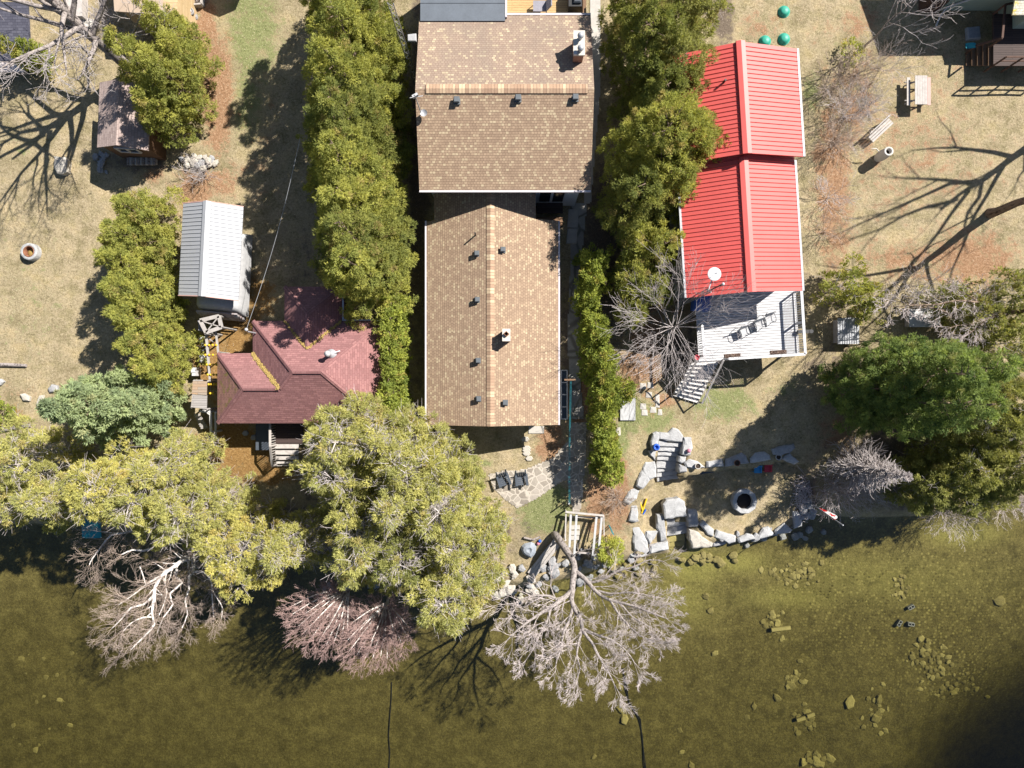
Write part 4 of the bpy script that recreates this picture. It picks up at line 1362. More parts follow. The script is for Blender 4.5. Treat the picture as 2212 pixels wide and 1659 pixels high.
def deck_chair(px, py, ang, label):
    p = P(px, py, dzk); R_ = lambda x, y, z: p + Vector((x * math.cos(ang) - y * math.sin(ang), x * math.sin(ang) + y * math.cos(ang), z))
    c = thing('deck_chair', label, 'chair', p, 'chairs on the white deck')
    ax, ay, az = R_(1, 0, 0) - p, R_(0, 1, 0) - p, Vector((0, 0, 1))
    m = MB(); m.hexa(R_(0, 0, .42), ax * .25, ay * .24, az * .03); m.build('seat', 'white_worn', c)
    m = MB(); m.hexa(R_(0, .27, .72), ax * .25, ay * .03 + az * .0, az * .28 + ay * .07); m.build('backrest', 'white_worn', c)
    for s in (-1, 1):
        m = MB(); m.tube([R_(s * .3, -.25, 0), R_(s * .3, -.26, .5), R_(s * .3, -.1, .66), R_(s * .3, .2, .62), R_(s * .3, .3, .3), R_(s * .3, .33, 0)], .02, 6); m.build('armrest', 'vent_grey', c)
    return c


deck_chair(*Z5(1345, 815), .35, 'grey deck chair left of the three on the white deck')
deck_chair(*Z5(1495, 745), .35, 'middle deck chair of the three on the white deck')
deck_chair(*Z5(1590, 690), .3, 'deck chair of the three nearest the white railing')
m = MB(); p = P(*Z5(930, 520), dzk + .3)
m.prism([p + Vector(q) for q in ((-.5, -.45, .5), (.45, -.5, .5), (.5, .45, .55), (-.45, .5, .5))], .8, .12); solo(m, 'covered_barbecue', 'blue_tarp', 'blue tarp covered box on the deck beside the red roof corner', 'covered box')
m = MB(); p = P(*Z5(835, 1080), dzk); m.lathe(p + Vector((0, 0, .95)), [(.1, 0), (.16, .28), (.13, .28), (.1, .2)], 12); solo(m, 'flower_pot', 'red_plastic', 'small red flower pot on the deck corner above the stairs', 'flower pot')
for k, (a, b) in enumerate(((1240, 1075), (1700, 1040))):
    p = P(*Z5(a, b), dzk + .75)
    bx = thing('window_box', ['brown planter hooked on the deck rail near the stairs', 'dark planter hooked on the deck rail at its right end'][k], 'planter', p)
    m = MB(); m.box(p + Vector((0, .12, .1)), (.9, .22, .2), th); m.build('box', 'dark_wood', bx)
    sg = []; rg = np.random.default_rng(5 + k)
    for _ in range(60):
        q = np.array([rg.uniform(-.45, .45), .12 + rg.uniform(-.1, .1), .2]); sg.append((*q, *(q + rg.normal(0, .1, 3) + [0, 0, .12]), .008, .004))
    v, q = segs_mesh(sg); raw_mesh('dry_plants', v, q, 'twig_brown', bx)
p = P(1733, 717, 2.2)
m = MB(); m.bar(p + Vector((-.3, 0, 0)), p + Vector((.45, .03, 0)), .2, .16); m.lathe(p + Vector((.5, .03, -.1)), [(.12, 0), (.12, .2)], 10); solo(m, 'wall_lantern', 'black_plastic', 'dark post light sticking out from the right deck rail', 'light')

# ---------------------------------------------------------------- sheds and neighbours
# brown shed, top left
e_, r_ = 2.3, 2.95
A, B = P(209.4, 318.4, e_), P(320, 325.3, e_)
C_, D_ = P(322.5, 205, e_), P(215, 178, e_)
D_ = A + (D_ - A); C_ = B + (D_ - A)
R0 = (A + B) / 2; R1 = (C_ + D_) / 2; R0.z = R1.z = r_
bs = thing('brown_shed', 'brown garden shed with grey-brown shingle roof under the cedars', 'shed', ((A + C_) / 2).xy.to_3d())
m = MB(); m.slab([A, R0, R1, D_], .09); m.slab([R0, B, C_, R1], .09); m.build('roof', 'grey_brown_shingle', bs)
inn = lambda a, b, s: a.lerp(b, s)
cen = (A + C_) / 2
W4 = [q.lerp(cen, .09) for q in (A, B, C_, D_)]
m = MB(); walls(m, [q.xy for q in W4], -.2, e_ - .02)
g0, g1 = W4[0], W4[1]
m.face([(g0.x, g0.y, e_ - .05), (g1.x, g1.y, e_ - .05), ((g0.x + g1.x) / 2, (g0.y + g1.y) / 2, r_ - .1)])
m.build('wall', 'siding_brown', bs)
d = (g1 - g0).normalized(); nrm = Vector((d.y, -d.x, 0))
wc = g0.lerp(g1, .5); wc.z = 1.75
m = MB()
for a, b in (((-.62, -.33), (.62, -.33)), ((.62, -.33), (.62, .33)), ((.62, .33), (-.62, .33)), ((-.62, .33), (-.62, -.33)), ((0, -.33), (0, .33))):
    m.bar(wc + d * a[0] + Vector((0, 0, a[1])) + nrm * .05, wc + d * b[0] + Vector((0, 0, b[1])) + nrm * .05, .1)
wf = m.build('window', 'white_paint', bs)
m = MB(); m.hexa(wc + nrm * .03, d * .58, nrm * .02, Vector((0, 0, .3))); m.build('pane', 'dark_glass', wf)

# old camper under a white metal roof
e_, r_ = 2.9, 3.75
A, B, C_, D_ = P(385.6, 638, e_), P(514.8, 648.9, e_), P(525.3, 446.4, e_), P(395.9, 438.9, e_)
R0 = (A + B) / 2; R1 = (C_ + D_) / 2; R0.z = R1.z = r_
cp = thing('old_camper', 'old white camper trailer with peeling paint under a ribbed white metal gable roof', 'camper trailer', ((A + C_) / 2).xy.to_3d())
m = MB(); m.slab([A, R0, R1, D_], .07); m.slab([R0, B, C_, R1], .07)
m.ribs(A, D_, R1, R0, .22, .045, .03); m.ribs(B, C_, R1, R0, .22, .045, .03)
for s in (-1, 1):
    u = (B - A).normalized() * s
    q = [R0 + Vector((0, -.02, .06)), R1 + Vector((0, .02, .06)), R1 + u * .22 - Vector((0, 0, .045)), R0 + u * .22 - Vector((0, 0, .045))]
    if s > 0: q.reverse()
    m.face(q)
m.build('roof', 'metal_white', cp)
for l_ in ((A, R0, B), (D_, R1, C_)):
    m = MB()
    for a, b in zip(l_, l_[1:]): m.bar(a - Vector((0, 0, .06)), b - Vector((0, 0, .06)), .05, .14)
    m.build('fascia', 'pink_wood', cp)
ax_ = (D_ - A).normalized(); lx = (B - A).normalized()
bc = (A + C_) / 2; bc.z = 0
half_l, half_w = (D_ - A).length / 2, 1.34


def cprof(s):                      # body profile along its length: rounded ends
    return .32 + 2.15 * min(1, max(0, s)) ** .5


rows = []
for t in np.linspace(-1, 1, 25):
    yy = t * (half_l - .15) - .95
    ed = 1 - abs(t)
    top = .75 + 1.45 * min(1, (ed / .16)) ** .5
    rowp = []
    for k in range(17):
        a = math.pi * k / 16
        x = math.copysign(abs(math.cos(a)) ** .45, math.cos(a)); z = math.sin(a) ** .5
        rowp.append(bc + ax_ * yy + lx * (x * half_w + .02) + Vector((0, 0, .35 + (top - .35) * z)))
    rows.append(rowp)
m = MB(); m.grid(rows, False, True)
m.face(list(reversed(rows[0]))); m.face(rows[-1])
m.build('body', 'white_worn', cp)
m = MB()
for k, (z0, z1) in enumerate(((.4, .75), (.8, 1.15), (1.2, 1.5), (1.55, 1.8))):
    yy = -half_l - .86 + .05 * k - .12
    m.hexa(bc + ax_ * yy + lx * .02 + Vector((0, 0, (z0 + z1) / 2)), lx * 1.22, ax_ * .04, Vector((0, 0, (z1 - z0) / 2 - .015)) + ax_ * .07)
m.build('front_panels', 'peeling_paint', cp)
rows = []
for t in np.linspace(-1, 1, 11):
    w_ = max(.02, math.sqrt(max(0, 1 - t * t)))
    rows.append([bc + ax_ * (t * .95 - 1.2) + lx * (-half_w - .05 - .75 * w_ * math.sin(a)) + Vector((0, 0, 1.5 + .45 * w_ * math.cos(a))) for a in np.linspace(0, math.pi, 8)])
m = MB(); m.grid(rows, False, True); m.build('wheel_cover', 'white_paint', cp)
m = MB()
for s in (-1, 1):
    m.bar(bc + ax_ * .4 + lx * (s * 1.15) + Vector((0, 0, .3)), bc + ax_ * -.4 + lx * (s * 1.15) + Vector((0, 0, .3)), .2, .55)
m.build('wheels', 'black_plastic', cp)

# tan-roofed shed at the top edge
e_ = 2.6
A, B = P(247, 24, e_), P(352, 32, e_)
nb = thing('tan_shed', 'shed with pale tan flat-sided roof at the top edge behind the cedar', 'shed', (A + B).xy.to_3d() / 2)
m = MB(); m.slab([A, B, B + Vector((.2, 4, .5)), A + Vector((0, 4, .5))], .1); m.build('roof', 'pale_shingle', nb)
nb.children[0].data.materials[0] = simple('tan_felt', (.50, .39, .30), .95, .1, 2, .2)
m = MB(); walls(m, [(A.x + .2, A.y + .25), (B.x + .75, B.y + .25), (B.x + .75, B.y + 4), (A.x + .2, A.y + 4)], -.2, 2.4); m.build('wall', 'wood_tan_side', nb)

# dark-roofed house, top left corner
e_ = .95
A, B = P(-40, 131, e_), P(66, 131, e_)
nh = thing('dark_roof_house', 'house corner with dark slate roof and pale lower shingle strip, far left', 'house', Vector((A.x, A.y + 2, 0)))
m = MB(); m.slab([A, B, B + Vector((0, 3.4, .25)), A + Vector((0, 3.4, .25))], .12); m.build('roof', 'slate_shingle', nh)
A2, B2 = P(-40, 155, .75), P(54, 155, .75)
m = MB(); m.slab([A2, B2, Vector((B2.x, A.y + .12, .9)), Vector((A2.x, A.y + .12, .9))], .1); o = m.build('porch_roof', 'pale_shingle', nh)
m = MB(); walls(m, [(A.x, A2.y + .3), (B2.x - .3, A2.y + .3), (B2.x - .3, A.y + 3), (A.x, A.y + 3)], -.2, .62); m.build('wall', 'slate_plastic', nh)
m = MB()
for k in range(2):
    c = G(66 + 12 * k, 135 + 10 * k); m.bar(c, c + Vector((-.5, .35, .8)), .06)
    m.bar(c + Vector((-.1, 0, .5)), c + Vector((.5, -.3, .5)), .08)
solo(m, 'wooden_trestle', 'purple_grey', 'grey wooden trestle at the corner of the pale shingle strip', 'trestle')
# crates and slabs by that house
m = MB(); p = G(173, 25); m.box(p + Vector((0, .5, .3)), (1.0, 2.2, .6)); bx = solo(m, 'wooden_bin', 'weathered', 'rust stained pale wooden bin near the big bare tree', 'bin')
m = MB(); m.prism([G(a, b, .12) for a, b in ((160, 38), (203, 42), (206, 62), (168, 60))], .1, .02); solo(m, 'stone_slab', 'concrete_pale', 'pinkish pale slab on the lawn below the wooden bin', 'slab')
m = MB(); p = G(414, 8)
for a, b in (((-.75, -.35), (.75, -.2)), ((.75, -.2), (.75, 1.6)), ((-.75, -.35), (-.75, 1.6))): m.bar(p + Vector((*a, .2)), p + Vector((*b, .2)), .1, .4)
rb_ = thing('raised_bed', 'wooden raised garden bed with grey dry stems at the top edge', 'garden bed', p)
m.build('frame', 'grey_wood', rb_)
m = MB(); m.box(p + Vector((0, .65, .14)), (1.4, 1.75, .2)); m.build('soil', 'soil', rb_)
sg = []; rg = np.random.default_rng(4)
for _ in range(160):
    q = np.array([rg.uniform(-.6, .6), rg.uniform(-.1, 1.4), .2]); d_ = rg.normal(0, .25, 3) + [0, 0, .2]
    sg.append((*q, *(q + d_), .009, .005)); sg.append((*(q + d_), *(q + d_ * 1.2 + rg.normal(0, .12, 3)), .006, .004))
v, q = segs_mesh(sg); raw_mesh('dry_stems', v, q, 'twig_pale', rb_)
p = G(421, 38)
st = thing('garden_urn', 'grey garden urn ornament on the leaf litter below the raised bed', 'urn', p)
m = MB(); m.lathe(p, [(.2, 0), (.22, .1), (.1, .2), (.12, .35), (.24, .6), (.26, .72), (.2, .74), (.16, .6)], 14, cap=False); m.build('bowl', 'limestone_grey', st)
m = MB(); m.ball(p + Vector((-.02, 0, .72)), .17, 8); m.build('plant', 'twig_grey', st)
# an eight-sided canopy just past the top edge throws the dark octagon on the lawn
cz = 2.5
p = P(474, -12, 0) + Vector((.8 * cz, .6 * cz, 0))
um = thing('garden_parasol', 'eight-sided dark parasol whose shadow falls on the lawn at the top edge', 'parasol', p)
m = MB(); m.lathe(p + Vector((0, 0, cz)), [(1.38, -.02), (1.38, 0), (.7, .3), (.02, .45)], 8, False); m.build('canopy', 'slate_plastic', um)
m = MB(); m.tube([p, p + Vector((0, 0, cz + .5))], .04, 8); m.lathe(p, [(.35, 0), (.35, .08), (.05, .12)], 12); m.build('pole', 'metal_silver', um)

# green house, top right
gx0 = P(2028, 23, 0).x; gy0 = P(2028, 23, 0).y
gh = thing('green_house', 'pale green sided house at the top right corner', 'house', (gx0 + 5, gy0 + 3, 0))
m = MB(); walls(m, [(gx0, gy0), (gx0 + 12, gy0), (gx0 + 12, gy0 + 8), (gx0, gy0 + 8)], -.3, 4.1); m.build('wall', 'siding_green', gh)
m = MB(); m.slab([(gx0 - .4, gy0 - .35, 4.1), (gx0 + 12, gy0 - .35, 4.1), (gx0 + 12, gy0 + 4, 5.6), (gx0 - .4, gy0 + 4, 5.6)], .12); m.build('roof', 'lichen_shingle', gh)
m = MB(); m.tube([(gx0 + 2.2, gy0 - .08, 2.6), (gx0 + .15, gy0 - .1, .55), (gx0 - .05, gy0 - .45, .2), (gx0 - .25, gy0 - 1.0, .12)], .06, 8); m.build('downspout', 'white_paint', gh)
q0 = P(2187, 62, 1.2); q1 = P(2187, 32, 2.75)
m = MB(); walls(m, [(q0.x, q0.y), (q0.x + 4, q0.y), (q0.x + 4, gy0 - .02), (q0.x, gy0 - .02)], 0, 2.7); m.build('porch_wall', 'siding_green', gh)
m = MB(); m.slab([(q1.x, q1.y, 2.75), (q1.x + 5, q1.y, 2.75), (q1.x + 5, gy0 + .02, 3.25), (q1.x, gy0 + .02, 3.25)], .1); m.build('porch_roof', 'lichen_shingle', gh)
m = MB(); m.box((gx0 - .7, gy0 + .5, .6), (1.1, 1.2, 1.2)); solo(m, 'side_step', 'dark_wood', 'dark wooden box step at the left corner of the green house', 'step')
zd = 1.2
k0, k1 = P(2146, 142, zd), P(2300, 30, zd)
gd = thing('dark_deck', 'dark brown wooden deck with steps beside the green house', 'deck', ((k0 + k1) / 2).xy.to_3d())
m = MB(); m.box(((k0.x + k1.x) / 2, (k0.y + k1.y) / 2, zd - .05), (k1.x - k0.x, k1.y - k0.y, .1)); m.build('floor', 'deck_dark', gd)
for k in range(5):
    z = zd - .22 * (k + 1); a, b = P(2146 - 12 * k - 12, 142, z), P(2146 - 12 * k, 96, z)
    m = MB(); m.box(((a.x + b.x) / 2, (a.y + b.y) / 2, z), (abs(b.x - a.x) - .03, abs(b.y - a.y), .06)); m.build('tread', 'brown_wood', gd)
m = MB()
zr_ = zd + 1
a, b, c, d = P(2200, 4, zr_), P(2172, 10, zr_), P(2165, 82, zr_), P(2110, 98, zr_ - 1.1)
m.bar(a, b, .12, .06); m.bar(b, c, .12, .06); m.bar(c, d, .12, .06)
for q in (b, c): m.bar(q - Vector((0, 0, 1)), q, .1)
m.bar(d, d - Vector((0, 0, 1)), .1)
p0, p1, p2 = Vector((k0.x + .05, k0.y + .05, zr_)), Vector((k1.x, k0.y + .05, zr_)), Vector((k0.x + .05, k0.y + .05, .1))
m.bar(p0, p1, .1, .05); m.bar(p0 - Vector((0, 0, .5)), p1 - Vector((0, 0, .5)), .08, .05)
for t in range(5):
    q = p0.lerp(p1, t / 4); m.bar(q - Vector((0, 0, 1.9)), q, .09)
m.build('railing', 'dark_wood', gd)
m = MB(); c = P(2096, 99, .95)
rows = [[c + Vector((x * .45, y * .3, .06 * math.sin(3 * x + 2 * y) + .05)) for x in np.linspace(-.6, .6, 6)] for y in np.linspace(-.5, .5, 5)]
m.grid(rows); m.grid([[p - Vector((0, 0, .04)) for p in r] for r in rows][::-1]); solo(m, 'teal_towel', 'teal_cloth', 'teal towel on the dark deck steps by the green house', 'towel')
m = MB(); m.prism([P(a, b, .25) for a, b in ((2090, 58), (2118, 55), (2120, 82), (2092, 84))], .3, .06); solo(m, 'grey_bin', 'grey_tarp', 'pale grey bin in the shadow under the green wall', 'bin')

# ---------------------------------------------------------------- towers and aerials
def lattice_tower(px, py, h, w, label, seed, dish=None):
    b = G(px, py); t = thing('lattice_tower', label, 'aerial tower', b)
    m = MB(); cs = [b + Vector((w * math.cos(a), w * math.sin(a), 0)) for a in (0.4, 2.5, 4.6)]
    for c in cs: m.tube([c, c + Vector((0, 0, h))], .028, 5)
    n = int(h / .38)
    for k in range(n):
        for i_ in range(3):
            p, q = cs[i_], cs[(i_ + 1) % 3]
            z0, z1 = k * h / n, (k + 1) * h / n
            m.bar(p + Vector((0, 0, z0 if k % 2 else z1)), q + Vector((0, 0, z1 if k % 2 else z0)), .022)
    m.build('lattice', 'galvanised', t)
    return t, b


tw, b = lattice_tower(902, 194, 9.4, .16, 'tall grey lattice aerial tower rising from the hedge beside the upper house', 1)
m = MB(); m.prism([b + Vector(q) for q in ((.25, .2, 5.6), (.7, .2, 5.6), (.7, .55, 5.7), (.25, .5, 5.7))], .1, .02); m.build('antenna_panel', 'white_worn', tw)
tw, b = lattice_tower(1466, 659, 6.9, .13, 'short lattice aerial tower with white dish at the red roof corner', 2)
m = MB(); m.tube([b + Vector((0, 0, 6.9)), b + Vector((0, 0, 8.8))], .035, 6); m.build('mast', 'black_plastic', tw)
m = MB(); m.ball(b + Vector((0, 0, 8.85)), .08, 6); m.build('mast_tip', 'white_paint', tw)
p = P(1543, 592, 6.6)
m = MB(); m.lathe(p + Vector((0, 0, -.1)), [(.001, 0), (.22, .03), (.36, .11), (.35, .125), (.2, .06), (.001, .045)], 24, cap=False); dsh = m.build('dish', 'white_paint', tw)
m = MB(); m.bar(p - Vector((0, 0, .1)), b + Vector((0, 0, 6.3)), .05); m.bar(p, p + Vector((.02, -.02, .4)), .025); m.build('dish_arm', 'white_paint', dsh)

# overhead wire and service mast on the maroon house
a, b = P(648, 300, 6.5), P(532, 712, 4.7)
m = MB(); m.tube([a.lerp(b, t) - Vector((0, 0, .5 * math.sin(math.pi * t))) for t in np.linspace(0, 1, 24)], .011, 5); solo(m, 'overhead_wire', 'metal_silver', 'thin pale service wire slung over the shaded lawn to the maroon house', 'wire')
c = P(549, 719, 3.2)
sm = thing('service_mast', 'pale service mast bracket at the end of the overhead wire', 'mast', c - Vector((0, 0, .4)))
m = MB(); m.tube([c - Vector((0, 0, .6)), c + Vector((0, 0, .9))], .045, 8); m.bar(c + Vector((0, 0, .9)), b, .05); m.build('pipe', 'metal_silver', sm)
m = MB(); m.ball(b, .1, 6); m.build('insulator', 'white_worn', sm)
# clothes line
a, b = P(1232, 824, 2.6), P(1229, 1088, 1.0)
cl = thing('clothes_line', 'teal clothes line running down the walkway from a wooden cross-arm', 'clothes line', Vector((a.x, a.y, H(a.x, a.y))))
m = MB(); m.bar((a.x, a.y + .1, H(a.x, a.y)), (a.x, a.y + .1, 2.56), .1); m.build('post', 'brown_wood', cl)
m = MB(); m.bar(a + Vector((-.35, .1, 0)), a + Vector((.3, .1, 0)), .09); m.build('cross_arm', 'brown_wood', cl)
m = MB()
for dx in (0, .06): m.tube([a.lerp(b, t) + Vector((dx, 0, -.35 * math.sin(math.pi * t))) for t in np.linspace(0, 1, 18)], .010, 5)
m.build('line', 'teal_cloth', cl)
m = MB(); m.bar((b.x, b.y, H(b.x, b.y)), b + Vector((0, 0, .05)), .08); m.build('end_post', 'metal_silver', cl)

# ---------------------------------------------------------------- left yard furniture
def fire_ring(px, py, r0, r1, h, mat, label, sides=24, inner=None):
    p = G(px, py); t = thing('fire_pit', label, 'fire pit', p); rnd = random.Random(int(px))
    m = MB(); m.lathe(p, [(r0 * 1.03, -.05), (r0, h * .9), (r0 * .97, h), (r1 * 1.04, h), (r1, h * .93), (r1, .03)], sides, sides > 12, .015, rnd, cap=False); m.build('ring', mat, t)
    m = MB(); m.lathe(p, [(r1, .03), (r1 * .5, .06), (.001, .07)], 18, cap=False); m.build('ash', 'ash', t)
    if inner:
        m = MB(); m.lathe(p, [(r1 * .98, .04), (r1 * .98, h + .02), (r1 * .9, h + .02), (r1 * .88, .04)], sides, cap=False); m.build('liner', inner, t)
    return t, p


ft_, p = fire_ring(72, 546, .52, .34, .42, 'limestone', 'round pale concrete fire pit with rusty liner on the left lawn', 24, 'rust')
m = MB(); m.lathe(p, [(.29, .06), (.2, .14), (.001, .17)], 14, cap=False); m.build('leaves', 'leaf_yellow', ft_)
fire_ring(1605, 1081, .80, .52, .38, 'limestone', 'ten-sided stone fire pit on the shaded lower lawn by the lake', 10)
rnd = random.Random(21)


def blk(name, pts, z, depth, mat, label, cat='boulder', group=None, bevel=.07, rough=.035, lift=True):
    m = MB()
    c_ = P(sum(a for a, b in pts) / len(pts), sum(b for a, b in pts) / len(pts), z)
    z = max(z, float(hz(np.array([c_.x]), np.array([c_.y]), False)[0]) + .16) if lift else z
    w = [P(a, b, z) for a, b in pts]
    m.prism(w, depth, bevel, rnd, rough)
    return solo(m, name, mat, label, cat, group)


T1 = lambda x, y: (x / 3, y / 3)
p = G(*T1(425, 1095))
m = MB(); m.prism([p + Vector((x * .0095, -y * .0095 * 1.0, .45)) for x, y in ((-48, -70), (5, -62), (15, -70), (38, -40), (35, 30), (5, 45), (-30, 40), (-50, 0))], .5, .08, rnd, .04); solo(m, 'pale_boulder', 'boulder', 'pale cream boulder standing on the left lawn', 'boulder')
T5 = lambda x, y: (x / 3, 553 + y / 3)
for k, (pts, lab, mt) in enumerate((([(320, 860), (345, 832), (380, 840), (392, 880), (330, 885)], 'grey boulder at the edge of the blue-green spruce', 'limestone_grey'),
                                    ([(140, 895), (165, 890), (205, 915), (200, 940), (160, 938)], 'pinkish flat rock on the lower left lawn', 'boulder'),
                                    ([(-40, 795), (20, 798), (38, 815), (15, 838), (-40, 830)], 'white rock at the left edge of the lawn', 'limestone'),
                                    ([(245, 960), (265, 905), (290, 900), (295, 990), (255, 990)], 'pale rock partly under the spruce branches', 'boulder'))):
    m = MB(); m.prism([G(*T5(a, b), .22) for a, b in pts], .4, .07, rnd, .04); solo(m, 'lawn_rock', mt, lab, 'rock')
m = MB(); m.tube([G(*T5(-60, 706), .1), G(*T5(60, 705), .12), G(*T5(178, 711), .1)], [.13, .12, .1], 8); solo(m, 'driftwood_log', 'bark_grey', 'grey straight log lying at the left edge of the lawn', 'log')
m = MB(); m.tube([G(*T5(-60, 1135), .1), G(*T5(40, 1120), .12), G(*T5(200, 1095), .1)], [.2, .17, .13], 8); solo(m, 'shore_log', 'bark_grey', 'thick grey log behind the golden cedars at the left shore', 'log')

# stone heap and firewood near the shed
for k in range(42):
    a, b = 432 + rnd.gauss(0, 22), 353 + rnd.gauss(0, 7)
    m = rock_mesh(300 + k, .5, 7); s = rnd.uniform(.1, .26)
    m.v = [(x * s, y * s, z * s) for x, y, z in m.v]
    o = solo(m, 'heap_stone', 'boulder' if k % 3 else 'limestone_grey', 'pale stone in the heap right of the brown shed', 'stone', 'stones heaped by the brown shed')
    o.location = G(a, b) + Vector((0, 0, rnd.uniform(0, .15)))
for k in range(16):
    m = rock_mesh(360 + k, .6, 7); s = rnd.uniform(.12, .24)
    m.v = [(x * s, y * s, z * s) for x, y, z in m.v]
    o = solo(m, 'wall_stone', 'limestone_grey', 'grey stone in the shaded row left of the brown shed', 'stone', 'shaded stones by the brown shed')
    o.location = G(221 + rnd.gauss(0, 5), 333 + k * 2.6)
for k in range(22):
    m = MB(); c = G(283 + (k % 11) * 5.6, 349 + 3 * (k // 11), .1 + .18 * (k // 11)); m.tube([c + Vector((0, -.22, 0)), c + Vector((0, .22, 0))], .085, 7)
    solo(m, 'firewood_log', 'bark_grey' if k % 2 else 'weathered', 'split log in the stack along the front of the brown shed', 'firewood', 'firewood by the brown shed')

# arbor with pendant garlands
Z8 = zoomer(380.2, 656.6, .1737)
za = 2.2
ab = thing('garden_arbor', 'weathered grey arbor with cross-braced top frame and two long beams', 'arbor', P(*Z8(450, 300), 0))
m = MB()
q = [P(*Z8(a, b), za) for a, b in ((300, 205), (535, 150), (565, 290), (375, 355))]
for a, b in zip(q, q[1:] + q[:1]): m.bar(a, b, .22, .06)
m.bar(q[0], q[2], .06); m.bar(q[1], q[3], .06)
m.build('top_frame', 'grey_wood', ab)
for c in q:
    m = MB(); m.bar(c - Vector((0, 0, za)), c, .09); m.build('post', 'grey_wood', ab)
m = MB()
for k in range(8):
    t = k / 7
    a = P(*Z8(278 + 75 * t, 205 + 20 * t), 1.9); b = P(*Z8(285 + 75 * t, 330 + 20 * t), 1.9); m.bar(a, b, .04)
m.build('slats', 'purple_grey', ab)
m = MB()
m.bar(P(*Z8(375, 370), 1.7), P(*Z8(425, 940), 1.7), .13, .1); m.bar(P(*Z8(497, 345), 1.7), P(*Z8(530, 640), 1.7), .1, .1)
m.bar(P(*Z8(425, 940), 1.7), P(*Z8(432, 1120), 1.2), .04)
for a, b in ((380, 380), (425, 935), (520, 600)): c = P(*Z8(a, b), 1.65); m.bar((c.x, c.y, 0), c, .07)
for k in range(3): m.bar(P(*Z8(380, 390 + 10 * k), 1.6), P(*Z8(470, 480 - 90 * (k % 2)), 1.6), .03)
m.build('beam', 'grey_wood', ab)
for k, (x0, x1, y) in enumerate(((365, 500, 512), (365, 505, 634), (385, 505, 755), (395, 505, 880), (405, 505, 1000), (425, 460, 1112))):
    p0, p1 = P(*Z8(x0, y), 1.78), P(*Z8(x1, y), 1.78)
    gl = thing('yellow_garland', 'string of yellow balls hung across the arbor beams', 'garland', p0, 'garlands on the arbor beams')
    m = MB(); m.bar(p0, p1, .02); m.build('string', 'grey_wood', gl)
    nb_ = 4 if x1 - x0 > 60 else 2
    for t in range(nb_):
        m = MB(); m.ball(p0.lerp(p1, t / (nb_ - 1)), .075, 6); m.build('ball', 'yellow_plastic', gl)
for k in range(55):
    t = rnd.random(); a, b = Z8(300 + 60 * t + rnd.gauss(0, 16), 400 + 330 * rnd.random())
    m = rock_mesh(400 + k, .5, 6); s = rnd.uniform(.06, .14); m.v = [(x * s, y * s, z * s) for x, y, z in m.v]
    o = solo(m, 'pale_stone', 'limestone', 'small pale stone in the strip along the arbor', 'stone', 'pale stones along the arbor'); o.location = G(a, b) + Vector((0, 0, .04))
p = G(*Z8(285, 845))
m = MB(); m.box(p + Vector((0, 0, .35)), (.22, .5, .7)); m.box(p + Vector((0, .1, .72)), (.26, .3, .06)); solo(m, 'white_bird_box', 'white_paint', 'small white box post left of the arbor beams', 'box')
# weathered lean-to roof beside the maroon house
zz = 2.1
q = [P(*Z8(a, b), zz) for a, b in ((215, 955), (390, 960), (380, 1310), (185, 1285))]
ws = thing('wood_store', 'weathered grey and rusty lean-to roof left of the maroon house', 'lean-to', ((q[0] + q[2]) / 2).xy.to_3d())
for k in range(2):
    m = MB()
    a = [q[0].lerp(q[3], .5 * k + .005), q[1].lerp(q[2], .5 * k + .005), q[1].lerp(q[2], .5 * k + .495), q[0].lerp(q[3], .5 * k + .495)]
    u = (q[3] - q[0]).normalized(); m.slab([c + Vector((0, 0, .05 * (1 - k))) for c in a], .05)
    o = m.build('roof_sheet', 'wood_rusty' if k == 0 else 'wood_grey', ws)
m = MB()
m = None
for c in q:
    m = MB(); m.bar((c.x, c.y, 0), c - Vector((0, 0, .06)), .09); m.build('post', 'grey_wood', ws)
gs = thing('grey_steps', 'grey wooden platform and gate frame below the lean-to roof', 'platform', P(*Z8(380, 1450), 0))
for a, b, z0, z1, w_ in (((302, 1335), (440, 1338), 1.6, 1.6, .12), ((432, 1335), (436, 1600), 1.6, 1.4, .12), ((492, 1350), (494, 1640), 1.2, 1.0, .1), ((380, 1345), (432, 1385), 1.6, 1.6, .06)):
    m = MB(); m.bar(P(*Z8(*a), z0), P(*Z8(*b), z1), w_); m.build('rail', 'pale_wood', gs)
for a, b in ((302, 1335), (436, 1338), (436, 1595), (492, 1350)):
    c = P(*Z8(a, b), 1.5); m = MB(); m.bar((c.x, c.y, -.3), c, .1); m.build('post', 'pale_wood', gs)
m = MB()
for k in range(7): m.bar(P(*Z8(225 + 14 * k, 1385 + 26 * k), .5), P(*Z8(300 + 16 * k, 1375 + 26 * k), .5), .13, .04)
m.build('boards', 'wood_grey', gs)

